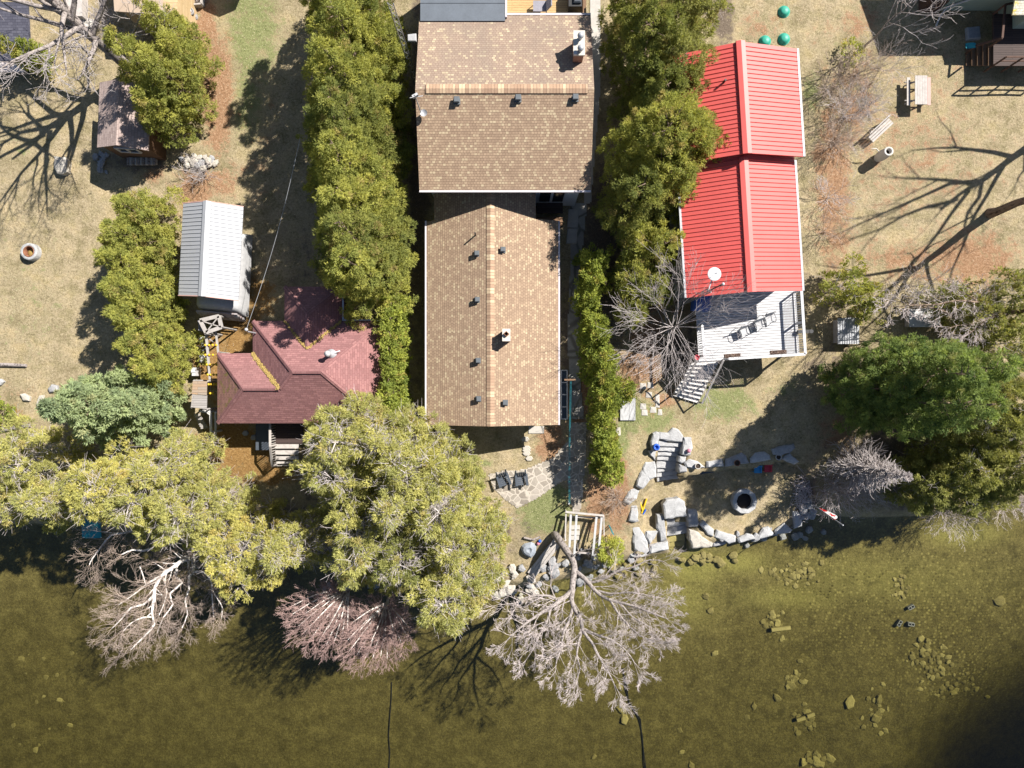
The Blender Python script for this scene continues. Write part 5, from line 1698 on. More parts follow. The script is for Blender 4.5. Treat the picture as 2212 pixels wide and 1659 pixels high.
# ---------------------------------------------------------------- patio chairs
def adirondack(px, py, ang, label):
    p = G(px, py, .035); R_ = lambda x, y, z: p + Vector((x * math.cos(ang) - y * math.sin(ang), x * math.sin(ang) + y * math.cos(ang), z))
    V = lambda x, y, z: R_(x, y, z) - p
    c = thing('adirondack_chair', label, 'chair', p, 'chairs on the flagstone patio')
    m = MB()
    for k in range(5): m.hexa(R_(0, -.28 + .115 * k, .38 - .03 * k), V(.27, 0, 0), V(0, .05, -.012), V(0, 0, .012))
    m.build('seat', 'slate_plastic', c)
    m = MB()
    for k in range(5):
        s = (k - 2) * .12; hgt = .36 - .03 * abs(k - 2)
        m.hexa(R_(s, .34 + .02 * (2 - abs(k - 2)), .28 + hgt), V(.052, .0, 0), V(0, .012, 0), V(0, .16, hgt))
    m.bar(R_(-.3, .36, .45), R_(.3, .36, .45), .06, .03)
    m.build('backrest', 'slate_plastic', c)
    for s in (-1, 1):
        m = MB(); m.prism([R_(s * .25, -.35, .58), R_(s * .40, -.35, .58), R_(s * .38, .35, .6), R_(s * .27, .35, .6)], .03, .01); m.build('armrest', 'slate_plastic', c)
        m = MB(); m.bar(R_(s * .33, -.3, 0), R_(s * .33, -.3, .56), .07, .03); m.build('leg', 'slate_plastic', c)
        m = MB(); m.bar(R_(s * .3, .55, 0), R_(s * .3, -.3, .34), .03, .1); m.build('leg', 'slate_plastic', c)


adirondack(1088.5, 1035, .32, 'left dark slate adirondack chair on the flagstone patio')
adirondack(1126.5, 1034, .08, 'right dark slate adirondack chair on the flagstone patio')
for k, (a, b) in enumerate(((560, 285), (572, 375), (575, 400), (575, 430), (600, 480))):
    c = G(*T3(a, b), .1); m = MB(); m.prism([c + Vector((.28 * math.cos(t) * rnd.uniform(.8, 1.1), .17 * math.sin(t), 0)) for t in np.linspace(0, 5.2, 6)], .2, .03); solo(m, 'garden_stone', 'boulder', 'pale stone in the short row between lawn and leaves below the lower house', 'stone', 'stone row below the lower house')
a, b = P(*T3(610, 215), .0), P(*T3(735, 150), 0)
m = MB(); m.box(P(*T3(672, 190), -.1), (.95, .45, .3)); solo(m, 'stone_step', 'concrete', 'pale stone step at the lower house corner', 'step')

# ---------------------------------------------------------------- right yard
for k, (a, b) in enumerate(((1693, 26), (1693, 85), (1652, 90))):
    p = G(a, b); m = MB(); m.lathe(p, [(.33, 0), (.33, .1), (.29, .13), (.27, .2), (.18, .25), (.001, .27)], 22)
    sl_ = thing('septic_lid', ['upper green domed tank lid on the lawn above the red roof', 'lower green domed tank lid just off the red roof corner', 'green domed tank lid half hidden by the red roof edge'][k], 'tank lid', p)
    m.build('dome', 'green_plastic', sl_)
    m = MB(); m.lathe(p, [(.37, -.03), (.37, .05), (.33, .05)], 22); m.build('rim', 'green_plastic', sl_)
# picnic table
Z9 = zoomer(1808.6, 138.2, .1527)
pt = thing('picnic_table', 'weathered grey picnic table with pinkish edge plank and benches', 'picnic table', P(*Z9(1190, 370), 0))
m = MB()
q0, q1 = P(*Z9(1100, 570), .76), P(*Z9(1275, 162), .76)
for k in range(5):
    x = q0.x + (q1.x - q0.x) * (k + .5) / 5; m.box((x, (q0.y + q1.y) / 2, .74), ((q1.x - q0.x) / 5 - .008, q1.y - q0.y, .045))
m.build('tabletop', 'weathered', pt)
for x0, x1, y0, y1, mt in ((1275, 1322, 190, 582, 'pink_wood'), (985, 1032, 190, 585, 'weathered')):
    a, b = P(*Z9(x0, y1), .46), P(*Z9(x1, y0), .46)
    m = MB(); m.box(((a.x + b.x) / 2, (a.y + b.y) / 2, .45), (b.x - a.x, b.y - a.y, .045)); m.build('bench', mt, pt)
for t in (.18, .82):
    y = q0.y + (q1.y - q0.y) * t; xm = (q0.x + q1.x) / 2
    m = MB(); m.bar((xm - .25, y, .72), (xm - .6, y, 0), .09, .04); m.bar((xm + .25, y, .72), (xm + .6, y, 0), .09, .04); m.bar((xm - .82, y + .05, .41), (xm + .75, y + .05, .41), .04, .1); m.build('leg', 'weathered', pt)
# rustic bench
c = G(*Z9(560, 975)); an = math.radians(43); dx = Vector((math.cos(an), math.sin(an), 0)); dy = Vector((-dx.y, dx.x, 0))
rb = thing('rustic_bench', 'pale weathered plank bench set at a slant beside the brush', 'bench', c)
m = MB()
for k in range(3): m.hexa(c + dy * (-.16 + .15 * k) + Vector((0, 0, .44)), dx * .85, dy * .06, Vector((0, 0, .03)))
m.build('seat', 'weathered', rb)
m = MB(); m.hexa(c + dy * .3 + Vector((0, 0, .72)), dx * .85, dy * .025, Vector((0, 0, .09)) + dy * .03); m.build('backrest', 'weathered', rb)
for s in (-1, 1):
    m = MB(); m.bar(c + dx * s * .7 + dy * -.18, c + dx * s * .7 + dy * -.18 + Vector((0, 0, .42)), .1); m.bar(c + dx * s * .7 + dy * .2, c + dx * s * .7 + dy * .33 + Vector((0, 0, .8)), .1); m.build('leg', 'weathered', rb)
c = G(*Z9(575, 1330))
cm = thing('chiminea', 'white clay chiminea with dark round mouth on the dry lawn', 'chiminea', c)
m = MB(); m.lathe(c, [(.26, 0), (.27, .08), (.31, .3), (.32, .6), (.29, .9), (.26, 1.1), (.28, 1.16), (.28, 1.22), (.17, 1.22), (.16, .95)], 20, cap=False); m.build('body', 'clay', cm)
m = MB(); m.lathe(c, [(.17, .97), (.001, .95)], 14, cap=False); m.build('flue', 'ash', cm)
m = MB(); m.tube([c + Vector((-.35, .15, .75)), c + Vector((-.62, .25, .95)), c + Vector((-.85, .25, .9))], .035, 6); m.build('hook', 'clay', cm)
# shed roofs in the scrub, right edge
T8 = lambda x, y: (1659 + x / 3, 553 + y / 3)
q = [P(*T8(a, b), .75) for a, b in ((452, 402), (592, 398), (590, 570), (452, 570))]
ms = thing('tin_lean_to', 'small shed with corrugated pale tin roof between the pine and the scrub', 'shed', ((q[0] + q[2]) / 2).xy.to_3d())
m = MB(); m.slab(q, .06); m.ribs(q[3], q[2], q[1], q[0], .14, .06, .035); m.build('roof', 'metal_white', ms)
m = MB(); walls(m, [c.lerp((q[0] + q[2]) / 2, .12).xy for c in q], -.2, .67); m.build('wall', 'grey_wood', ms)
q = [P(*T8(a, b), .7) for a, b in ((915, 345), (1115, 340), (1120, 460), (915, 460))]
ms = thing('white_shed', 'low white-roofed shed behind the leaning bare branches', 'shed', ((q[0] + q[2]) / 2).xy.to_3d())
m = MB(); m.slab(q, .06); m.build('roof', 'white_worn', ms)
m = MB(); walls(m, [c.lerp((q[0] + q[2]) / 2, .12).xy for c in q], -.2, .62); m.build('wall', 'grey_wood', ms)
# grey wooden chest and block by the hedge
Z3 = zoomer(1244.2, 806.4, .10417)
p0, p1 = P(*Z3(918, 975), .15), P(*Z3(1235, 520), .15)
gzz = H(p0.x, p0.y)
bx = thing('wooden_chest', 'whitewashed wooden chest with two-board lid beside the low hedge', 'chest', Vector(((p0.x + p1.x) / 2, (p0.y + p1.y) / 2, gzz)))
m = MB(); m.box(((p0.x + p1.x) / 2, (p0.y + p1.y) / 2, -.2), (p1.x - p0.x - .06, p1.y - p0.y - .06, .66)); m.build('box', 'grey_wood', bx)
m = MB()
for k in range(2):
    x0 = p0.x + (p1.x - p0.x) * (0, .585)[k]; x1 = p0.x + (p1.x - p0.x) * (.575, 1)[k]
    m.prism([(x0, p0.y, .17), (x1, p0.y, .17), (x1, p1.y, .17), (x0, p1.y, .17)], .05, .012)
m.build('lid', 'white_worn', bx)
m = MB(); m.prism([G(*Z3(a, b), .35) for a, b in ((850, 1125), (905, 1120), (910, 1280), (860, 1290), (800, 1190))], .5, .04); solo(m, 'concrete_block', 'concrete_pale', 'pale block beside the hedge below the chest', 'block')
for k, (a, b) in enumerate(((1540, 250), (1390, 270), (1510, 450), (1390, 690), (1600, 760), (1420, 820), (1690, 580), (1740, 810))):
    c = G(*Z3(a, b), .04); m = MB(); m.prism([c + Vector(((.2 if k < 6 else .14) * sx, (.2 if k != 6 else .45) * sy, 0)) for sx, sy in ((-1, -.8), (1, -.9), (.9, .9), (-.9, 1))], .1, .02, rnd, .02)
    solo(m, 'stepping_slab', 'concrete', 'mossy stepping slab in the grass right of the chest', 'slab', 'stepping slabs by the chest')

# ---------------------------------------------------------------- terrace stonework
def S4(pts): return [T4(*p) for p in pts]


blk('landing_boulder', S4([(545, 225), (640, 235), (690, 180), (745, 195), (805, 270), (802, 335), (690, 330), (545, 305)]), .1, .7, 'limestone', 'big pale landing slab at the head of the stone stairs')
blk('stair_boulder', S4([(480, 240), (520, 222), (550, 235), (536, 420), (470, 430), (455, 330)]), .32, 1.2, 'limestone', 'upright pale boulder left of the stone stairs, with the blue pot on it')
blk('stair_boulder', S4([(430, 425), (515, 425), (505, 535), (450, 480)]), -.1, .9, 'limestone', 'small pale boulder at the left foot of the blue-pot boulder')
blk('stair_boulder', S4([(810, 285), (890, 285), (905, 400), (880, 475), (832, 480), (785, 470), (790, 400)]), .32, 1.3, 'limestone', 'pale boulder right of the stone stairs, with the pink pot on it')
blk('stair_boulder', S4([(760, 480), (835, 490), (825, 545), (780, 565), (750, 540)]), -.2, 1.1, 'limestone', 'small boulder at the foot of the pink-pot boulder')
ys = [308, 368, 418, 468, 515, 600, 650, 697, 745]
ss = thing('stone_stairs', 'broad pale stone stairs of eight steps down to the lower lawn', 'stairs', P(*T4(640, 520), -.6))
for k in range(8):
    z = .0 - .165 * (k + .35)
    y0, y1 = ys[k], ys[k + 1]
    x0, x1 = 535 - 15 * min(1, k / 3), 790 - 40 * min(1, k / 3)
    m = MB(); m.prism([P(*T4(a, b), z) for a, b in ((x0, y0 + 8), (x1, y0 + 20 - 45 * (k > 5)), (x1 + 5, y1 + 20 - 45 * (k > 4)), (x0, y1 + 10))], .9, .025, rnd, .02); m.build('step', 'limestone', ss)
for pts, z, lab in (([(400, 548), (500, 540), (518, 600), (520, 705), (450, 740), (380, 830), (355, 838), (300, 805), (310, 740), (370, 600)], -.28, 'large grey slab curving down left of the stone stairs'),
                    ([(240, 830), (290, 812), (340, 850), (310, 940), (220, 1010), (165, 970)], -.55, 'slanted grey stone below the large slab'),
                    ([(240, 995), (310, 980), (330, 1180), (290, 1192), (220, 1175)], -.7, 'upright grey stone above the long lakeside slab'),
                    ([(250, 1205), (330, 1195), (362, 1280), (425, 1400), (440, 1500), (400, 1530), (330, 1515), (280, 1480)], -.9, 'long pale slab curving to the water left of the lower steps'),
                    ([(400, 1280), (540, 1280), (500, 1360), (445, 1430), (395, 1340)], -1.2, 'bluish flat slab in the hollow left of the lower steps'),
                    ([(440, 1430), (560, 1400), (638, 1385), (650, 1478), (540, 1500), (445, 1525)], -1.15, 'broad pale slab at the water left of the lower steps'),
                    ([(520, 1105), (590, 1100), (610, 1240), (628, 1385), (565, 1395), (540, 1290), (515, 1250)], -1.1, 'rough dark-streaked stone beside the lower steps'),
                    ([(200, 1510), (300, 1520), (440, 1530), (370, 1560), (240, 1555)], -1.35, 'low bluish stone at the water below the long slab')):
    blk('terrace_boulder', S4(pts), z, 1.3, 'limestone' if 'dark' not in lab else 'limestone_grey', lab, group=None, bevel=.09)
for pts, lab in (([(812, 560), (865, 515), (960, 540), (1038, 605), (900, 618), (830, 600)], 'first wall boulder right of the stone stairs, with a pot hole'),
                 ([(1050, 540), (1140, 530), (1210, 508), (1240, 595), (1055, 607)], 'smooth grey wall boulder between the two potted ones'),
                 ([(1255, 512), (1340, 480), (1420, 445), (1475, 480), (1510, 560), (1380, 580), (1250, 599)], 'dark-stained wall boulder with a clay pot'),
                 ([(1515, 510), (1570, 450), (1670, 437), (1722, 470), (1740, 522), (1620, 545), (1520, 560)], 'smooth wall boulder behind the two small chairs'),
                 ([(1740, 410), (1850, 375), (1980, 350), (2000, 395), (1940, 450), (1850, 480), (1765, 470)], 'dark-stained boulder at the right end of the wall'),
                 ([(1855, 515), (1940, 452), (2040, 545), (1990, 577)], 'pointed wall boulder at the far right end')):
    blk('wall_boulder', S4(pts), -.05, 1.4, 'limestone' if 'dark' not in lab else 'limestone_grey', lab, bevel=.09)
blk('wall_boulder', S4([(755, 565), (840, 600), (845, 650), (755, 660)]), -.6, .9, 'limestone_grey', 'square grey stone at the foot of the stairs on the right')
for (a, b), z, lab, mt in (((945, 585), -.02, 'round pot of dry soil on the first wall boulder', 'clay'), ((1360, 552), -.02, 'round brown pot on the dark-stained wall boulder', 'rust'), ((1798, 490), -.3, 'round white pot at the right end of the wall', 'white_worn')):
    p = P(*T4(a, b), z); t = thing('plant_pot', lab, 'pot', p)
    m = MB(); m.lathe(p, [(.12, -.05), (.17, .25), (.19, .25), (.19, .3), (.155, .3), (.15, .2)], 16, cap=False); m.build('pot', mt, t)
    m = MB(); m.lathe(p, [(.15, .22), (.001, .25)], 12, cap=False); m.build('soil', 'soil', t)
for (a, b), mt, lab in (((505, 385), 'blue_plastic', 'blue glazed pot on the boulder left of the stairs'), ((855, 425), 'pink_plastic', 'pink ball ornament on the boulder right of the stairs')):
    p = P(*T4(a, b), .34); m = MB()
    if mt[0] == 'b': m.lathe(p, [(.1, 0), (.2, .12), (.22, .25), (.17, .34), (.12, .34), (.1, .2), (.001, .18)], 16)
    else: m.ball(p + Vector((0, 0, .12)), .13, 8)
    solo(m, 'glazed_pot' if mt[0] == 'b' else 'garden_ball', mt, lab, 'ornament')
# lower steps into the lake
blk('lake_landing', S4([(625, 950), (755, 928), (820, 970), (842, 1122), (610, 1157), (585, 1000)]), -1.22, .6, 'limestone', 'eight-cornered landing slab above the lake steps', 'slab')
ls = thing('lake_steps', 'stone steps descending from the landing slab into the water', 'steps', P(*T4(730, 1280), -1.9))
for k, (pts, z) in enumerate((([(607, 1160), (845, 1127), (848, 1212), (610, 1242)], -1.4), ([(610, 1240), (848, 1213), (855, 1300), (622, 1332)], -1.56),
                              ([(628, 1330), (815, 1310), (820, 1380), (640, 1400)], -1.86), ([(640, 1398), (820, 1378), (815, 1440), (650, 1450)], -2.0), ([(650, 1448), (815, 1438), (815, 1475), (645, 1485)], -2.12))):
    m = MB(); m.prism([P(*T4(a, b), z) for a, b in pts], .5, .02, rnd, .02); o = m.build('step', 'limestone' if k < 2 else 'lake_stone_pale', ls)
blk('lake_boulder', S4([(848, 1050), (950, 1062), (970, 1200), (955, 1237), (855, 1242)]), -1.05, 1.1, 'limestone_grey', 'rough square boulder right of the lake steps')
blk('lake_boulder', S4([(862, 1262), (960, 1290), (1010, 1345), (1120, 1410), (1110, 1450), (900, 1467), (870, 1380)]), -1.5, 1.0, 'boulder', 'broad brownish slab at the waterline right of the lake steps')
blk('lake_boulder', S4([(1110, 1390), (1250, 1395), (1260, 1420), (1120, 1450)]), -1.55, .9, 'limestone_grey', 'low dark stone under the lakeside wall')
for pts, lab in (([(975, 1215), (1025, 1170), (1130, 1265), (1125, 1345), (1060, 1320)], 'slanted pale boulder starting the lakeside wall'), ([(1160, 1270), (1365, 1335), (1360, 1400), (1290, 1420), (1128, 1345)], 'longest pale boulder of the lakeside wall'),
                 ([(1380, 1360), (1480, 1305), (1530, 1315), (1590, 1360), (1400, 1410)], 'dappled boulder in the middle of the lakeside wall'), ([(1600, 1340), (1650, 1250), (1715, 1235), (1775, 1330), (1690, 1350), (1600, 1365)], 'bluish fan-shaped boulder of the lakeside wall'),
                 ([(1780, 1275), (1880, 1195), (1970, 1270), (1940, 1300), (1785, 1325)], 'bluish boulder second from the right end of the lakeside wall'), ([(1970, 1070), (2060, 1090), (2070, 1230), (1985, 1260)], 'upright bluish slab ending the lakeside wall')):
    blk('lake_boulder', S4(pts), -1.12, 1.3, 'limestone', lab, bevel=.08)

# small chairs, folded table, pool noodles on the lower lawn
for (a, b), mt, lab in (((1572, 615), 'sky_plastic', 'small sky blue plastic chair against the boulder wall'), ((1680, 605), 'red_plastic', 'small red plastic chair against the boulder wall')):
    p = P(*T4(a, b), -1.35); c = thing('child_chair', lab, 'chair', p, None)
    m = MB(); m.box(p + Vector((0, -.05, .28)), (.40, .42, .05)); m.build('seat', mt, c)
    m = MB(); m.hexa(p + Vector((0, .2, .48)), Vector((.2, 0, 0)), Vector((0, .025, 0)), Vector((0, .03, .18))); m.build('backrest', mt, c)
    for s in (-1, 1):
        m = MB(); m.box(p + Vector((s * .21, 0, .4)), (.06, .46, .05)); m.build('armrest', mt, c)
    for sx in (-1, 1):
        for sy in (-1, 1):
            m = MB(); m.bar(p + Vector((sx * .18, sy * .19, 0)), p + Vector((sx * .17, sy * .17, .28)), .05); m.build('leg', mt, c)
p = P(*T4(1010, 645), -1.35)
fc = thing('folding_table', 'blue-grey folding table against the boulder wall by the stairs', 'table', p)
m = MB(); m.hexa(p + Vector((0, .05, .45)), Vector((.5, .08, 0)), Vector((-.02, .14, 0)), Vector((0, 0, .02))); m.build('tabletop', 'slate_plastic', fc)
for s in (-1, 1):
    m = MB(); m.bar(p + Vector((s * .65, -.1, 0)), p + Vector((s * .35, .2, .75)), .04); m.bar(p + Vector((s * .4, -.1, 0)), p + Vector((s * .6, .2, .75)), .04); m.build('leg', 'slate_plastic', fc)
for pts, mt, lab in (([(352, 850), (338, 920), (345, 985), (366, 1055)], 'yellow_plastic', 'yellow pool noodle curved against the slabs, the left one'), ([(412, 935), (388, 1010), (358, 1090)], 'yellow_plastic', 'yellow pool noodle lying across the end of the other'),
                     ([(402, 1050), (366, 1115), (355, 1180), (366, 1250)], 'blue_plastic', 'blue pool noodle in the shaded corner')):
    m = MB(); m.tube([P(*T4(a, b), -1.22) for a, b in pts], .055, 8); solo(m, 'pool_noodle', mt, lab, 'pool noodle')
# brush pile
sg = []; rg = np.random.default_rng(8)
for _ in range(150):
    c = np.array(P(*T4(2060 + rg.normal(0, 45), 900 + rg.normal(0, 110)), -1.3)); d_ = rg.normal(size=3) * [1, 1, .25]; d_ /= np.linalg.norm(d_); L_ = rg.uniform(.3, 1.1)
    c[2] += rg.uniform(0, .35); sg.append((*(c - d_ * L_ / 2), *(c + d_ * L_ / 2), .016, .01))
v, q = segs_mesh(sg, 4); o = raw_mesh('brush_pile', v, q, 'twig_pale'); tag(o, 'heap of grey sticks at the right end of the lower lawn', 'brush pile', kind='stuff')
for k in range(18):
    m = rock_mesh(520 + k, .6, 7); s = rnd.uniform(.12, .3); m.v = [(x * s, y * s, z * s) for x, y, z in m.v]
    o = solo(m, 'shore_cobble', 'limestone_grey', 'grey cobble in the shore heap under the flag pole', 'stone', 'cobbles under the flag pole'); a, b = T4(2110 + rnd.gauss(0, 40), 1100 + rnd.gauss(0, 70)); o.location = G(a, b) + Vector((0, 0, .1))
# drooping flag on a leaning pole
p0, p1 = P(1748, 1084, -1.3), P(1820.5, 1134.5, 3.3)
fl = thing('flag', 'drooping red and white flag on a leaning pole over the water', 'flag', p0)
m = MB(); m.tube([p0, p1], .03, 8); m.ball(p1, .05, 6); m.build('pole', 'metal_white', fl)
m = MB(); a, b = p0.lerp(p1, .30), p0.lerp(p1, .86)
pd = (b - a).normalized(); sd_ = pd.cross(Vector((0, 0, 1))).normalized()
rows = []
for i_ in range(9):
    v_ = i_ / 8; row = []
    for j_ in range(25):
        u_ = j_ / 24; c = a.lerp(b, u_)
        wv = math.sin(u_ * 9 + v_ * 2) * .10 * v_ + math.sin(u_ * 17) * .04 * v_
        row.append(c - Vector((0, 0, .62 * v_ * (1 - .25 * abs(u_ - .5)))) - sd_ * (.8 * v_ * math.sin(math.pi * min(1, .12 + u_ * .9)) + wv * .5) + pd * wv)
    rows.append(row)
k = len(m.v); m.grid(rows)
m.build('cloth', 'flag_cloth', fl)

# ---------------------------------------------------------------- dock and shore, centre
zf = .25
df = thing('dock_frame', 'white timber boat lift frame of long beams at the shore', 'boat lift', P(1262, 1160, -1.2))
for a, b in (((1018, 1040), (1005, 1370)), ((1076, 1040), (1052, 1460)), ((1277, 1052), (1237, 1470)), ((1328, 1066), (1292, 1475))):
    m = MB(); m.bar(P(*T3(*a), zf), P(*T3(*b), zf), .13, .1); m.build('beam', 'white_worn', df)
for a, b, dz_, w_ in (((965, 1015), (1345, 1052), .12, .11), ((1000, 1062), (1330, 1075), -.25, .09), ((1060, 1420), (1235, 1432), -.4, .1), ((970, 1020), (962, 1300), 0, .08), ((1350, 1060), (1352, 1250), 0, .06)):
    m = MB(); m.bar(P(*T3(*a), zf + dz_), P(*T3(*b), zf + dz_), w_); m.build('crossbar', 'weathered', df)
for a, b in ((968, 1015), (1342, 1052), (962, 1295), (1240, 1465)):
    c = P(*T3(a, b), zf); m = MB(); m.bar((c.x, c.y, -2), (c.x, c.y, zf + .15), .1); m.build('post', 'weathered', df)
m = MB(); m.bar(P(*T3(968, 1015), zf + .1), P(*T3(962, 1180), -1.2), .05); m.build('brace', 'weathered', df)
for k, (a, b) in enumerate(((1060, 1170), (1058, 1225), (1055, 1275))):
    c = G(*T3(a, b), .05); m = MB(); m.prism([c + Vector((.3 * sx, .15 * sy, 0)) for sx, sy in ((-1, -1), (1, -.9), (1, 1), (-1, .9))], .15, .02); solo(m, 'path_slab', 'concrete', 'pale slab on the ground inside the boat lift frame', 'slab', 'slabs inside the boat lift')
a, b = G(*T3(880, 1310), .15), G(*T3(620, 1640), .18)
m = MB(); d = (b - a).normalized(); s = d.cross(Vector((0, 0, 1))).normalized()
for k in (-1, 0, 1): m.hexa((a + b) / 2 + s * .2 * k, d * ((b - a).length / 2), s * .09, Vector((0, 0, .03)))
solo(m, 'plank_ramp', 'weathered', 'sunlit plank ramp leading down to the water left of the tree trunk', 'ramp')
stn = thing('shore_steps', 'narrow pale stone steps going to the water below the bare tree trunk', 'steps', G(*T3(955, 1600)))
for k in range(6):
    c = P(*T3(955, 1530 + 24 * k), -1.15 - .09 * k); m = MB(); m.prism([c + Vector((.36 * sx, .10 * sy, 0)) for sx, sy in ((-1, -1), (1, -.9), (1, 1), (-1, .9))], .3, .015); m.build('step', 'concrete_pale', stn)
c = G(*T3(600, 1390))
m = MB(); m.lathe(c, [(.48, 0), (.5, .12), (.36, .3), (.18, .36), (.05, .26)], 14, False, .12, rnd); solo(m, 'grey_tarp_bundle', 'grey_tarp', 'blue-grey tarp bundle on the bank beside the plank ramp', 'tarp')
m = MB(); m.tube([G(*T3(545, 1270), .1), G(*T3(640, 1290), .14), G(*T3(710, 1262), .1)], .07, 7); solo(m, 'curved_log', 'bark_grey', 'thin curved pale log at the top of the bank', 'log')
for (a, b), mt, lab in (((706, 1305), 'blue_plastic', 'small blue ball among the stones on the bank'), ((690, 1330), 'pink_plastic', 'small pink ball among the stones on the bank')):
    m = MB(); m.ball(G(*T3(a, b), .12), .11, 8); solo(m, 'toy_ball', mt, lab, 'ball')
for k, (a, b) in enumerate(((1402, 1150), (1412, 1165), (1380, 1250))):
    m = MB(); c = G(*T3(a, b)); m.bar(c, c + Vector((.02, -.2, 1.3)), .05); solo(m, 'garden_stake', 'teal_cloth' if k < 2 else 'galvanised', ['teal stake right of the boat lift, the upper one', 'teal stake right of the boat lift, the lower one', 'thin grey stake beside the lime shrub'][k], 'stake')
c = G(203, 1130, .15)
m = MB(); rows = [[c + Vector((x, y, .28 * math.cos(min(1.4, abs(x) * 1.6)) * math.cos(min(1.4, abs(y) * 1.2)) + rnd.gauss(0, .02))) for x in np.linspace(-.6, .6, 9)] for y in np.linspace(-.9, .9, 9)]
m.grid(rows); m.grid([[p - Vector((0, 0, .05)) for p in r] for r in rows][::-1]); solo(m, 'teal_tarp', 'teal_cloth', 'teal tarp at the shore under the golden cedars', 'tarp')
# overturned boat in the shade
c = G(783, 1236, .12); an = .12; dx = Vector((math.cos(an), math.sin(an), 0)); dy = Vector((-dx.y, dx.x, 0)); rows = []
for t in np.linspace(-1, 1, 15):
    w_ = .48 * (1 - abs(t) ** 2.6) + .02; rows.append([c + dx * t * 1.0 + dy * (w_ * math.cos(a)) + Vector((0, 0, .42 * (1 - abs(t) ** 3) * math.sin(a) ** .8)) for a in np.linspace(0, math.pi, 11)])
rbt = thing('rowing_boat', 'overturned pale blue rowing boat in the shade behind the two red birches', 'boat', c)
m = MB(); m.grid(rows); m.build('hull', 'white_worn', rbt)
m = MB(); m.bar(c + dx * -.9 + Vector((0, 0, .36)), c + dx * .9 + Vector((0, 0, .36)), .06, .2); m.build('keel', 'grey_wood', rbt)

# loose shore rocks, centre and far left
n_ = 0
for (cx_, cy_, sx_, sy_, n, s0, s1, mt, lab, grp, up_) in (
        (1060, 1262, 60, 16, 34, .14, .42, 'boulder', 'pale boulder on the waterline under the big bare tree', 'shore rocks under the big bare tree', .1),
        (1200, 1235, 50, 16, 26, .14, .36, 'limestone_grey', 'grey rock on the bank around the stone steps', 'bank rocks around the steps', .1),
        (1300, 1215, 40, 12, 22, .12, .3, 'limestone_grey', 'grey rock along the bank below the lime shrub', 'bank rocks below the lime shrub', .05),
        (1365, 1225, 25, 18, 18, .12, .3, 'lake_stone', 'brown stone in the shallows beside the terrace corner', 'stones beside the terrace corner', .0),
        (1510, 1205, 40, 8, 22, .14, .32, 'lake_stone', 'olive stone under water along the lakeside wall', 'stones along the lakeside wall', 0),
        (1650, 1160, 60, 8, 14, .14, .3, 'limestone_grey', 'dark stone in the shaded water below the wall', 'shaded stones below the wall', 0),
        (840, 1262, 60, 8, 12, .15, .35, 'limestone_grey', 'bluish rock on the shaded shore behind the red birches', 'rocks behind the red birches', .1)):
    for k in range(n):
        n_ += 1
        m = rock_mesh(600 + n_, .55, 8); s = rnd.uniform(s0, s1); q = rnd.uniform(.7, 1.2); m.v = [(x * s * q, y * s, z * s) for x, y, z in m.v]
        o = solo(m, 'shore_rock', mt, lab, 'rock', grp); o.rotation_euler = (0, 0, rnd.random() * 6); o.location = G(cx_ + rnd.gauss(0, sx_), cy_ + rnd.gauss(0, sy_)) + Vector((0, 0, up_ * rnd.random()))

# ---------------------------------------------------------------- stones on the lake bed
T12 = lambda x, y: (1659 + x / 3, 1106 + y / 3)
T11 = lambda x, y: (1106 + x / 3, 1106 + y / 3)
protos = []
for k in range(7):
    m = rock_mesh(40 + k, .4, 6 + k % 3); me = m.build('lake_stone', 'lake_stone' if k % 3 else 'lake_stone_pale'); protos.append(me)
used = [False] * 7


def lake_stone(px, py, s, lab, grp, asp=1.0, sink=.0):
    k = rnd.randrange(7)
    if not used[k]: o = protos[k]; used[k] = True
    else:
        o = protos[k].copy(); COL.objects.link(o)
    p = G(px, py)
    o.location = p - Vector((0, 0, sink)); o.scale = (s, s * asp, s * rnd.uniform(.7, 1.1)); o.rotation_euler = (rnd.gauss(0, .12), rnd.gauss(0, .12), rnd.random() * 6.28)
    return tag(o, lab, 'stone', grp)


for cx_, cy_, sx_, sy_, n, s0, s1, lab, grp in (
        (40, 740, 45, 60, 26, .1, .26, 'olive stone in the pile around the sunken plank', 'stones around the sunken plank'),
        (165, 1075, 38, 55, 22, .1, .26, 'stone in the tight underwater pile right of the sunken plank', 'middle underwater pile'),
        (225, 1330, 45, 50, 24, .1, .26, 'stone in the underwater pile with two long slabs', 'pile with two long slabs'),
        (310, 1590, 55, 55, 22, .12, .3, 'stone in the underwater pile at the bottom edge', 'pile at the bottom edge'),
        (690, 1260, 50, 90, 30, .09, .24, 'stone in the underwater pile with the big pale slab', 'pile with the big pale slab'),
        (1040, 930, 75, 75, 50, .1, .25, 'stone in the large underwater heap at right', 'large heap at right'),
        (1180, 1120, 130, 70, 42, .1, .25, 'dim stone on the slope where the lake bed drops off', 'stones at the drop-off'),
        (200, 400, 110, 50, 48, .09, .24, 'stone in the rubble belt below the lakeside wall', 'rubble belt below the wall'),
        (850, 480, 50, 70, 20, .09, .2, 'small stone near the sunken concrete blocks', 'stones near the sunken blocks')):
    for k in range(n):
        lake_stone(*T12(cx_ + rnd.gauss(0, sx_ * .75), cy_ + rnd.gauss(0, sy_ * .75)), rnd.uniform(s0, s1), lab, grp, rnd.uniform(.7, 1.2))
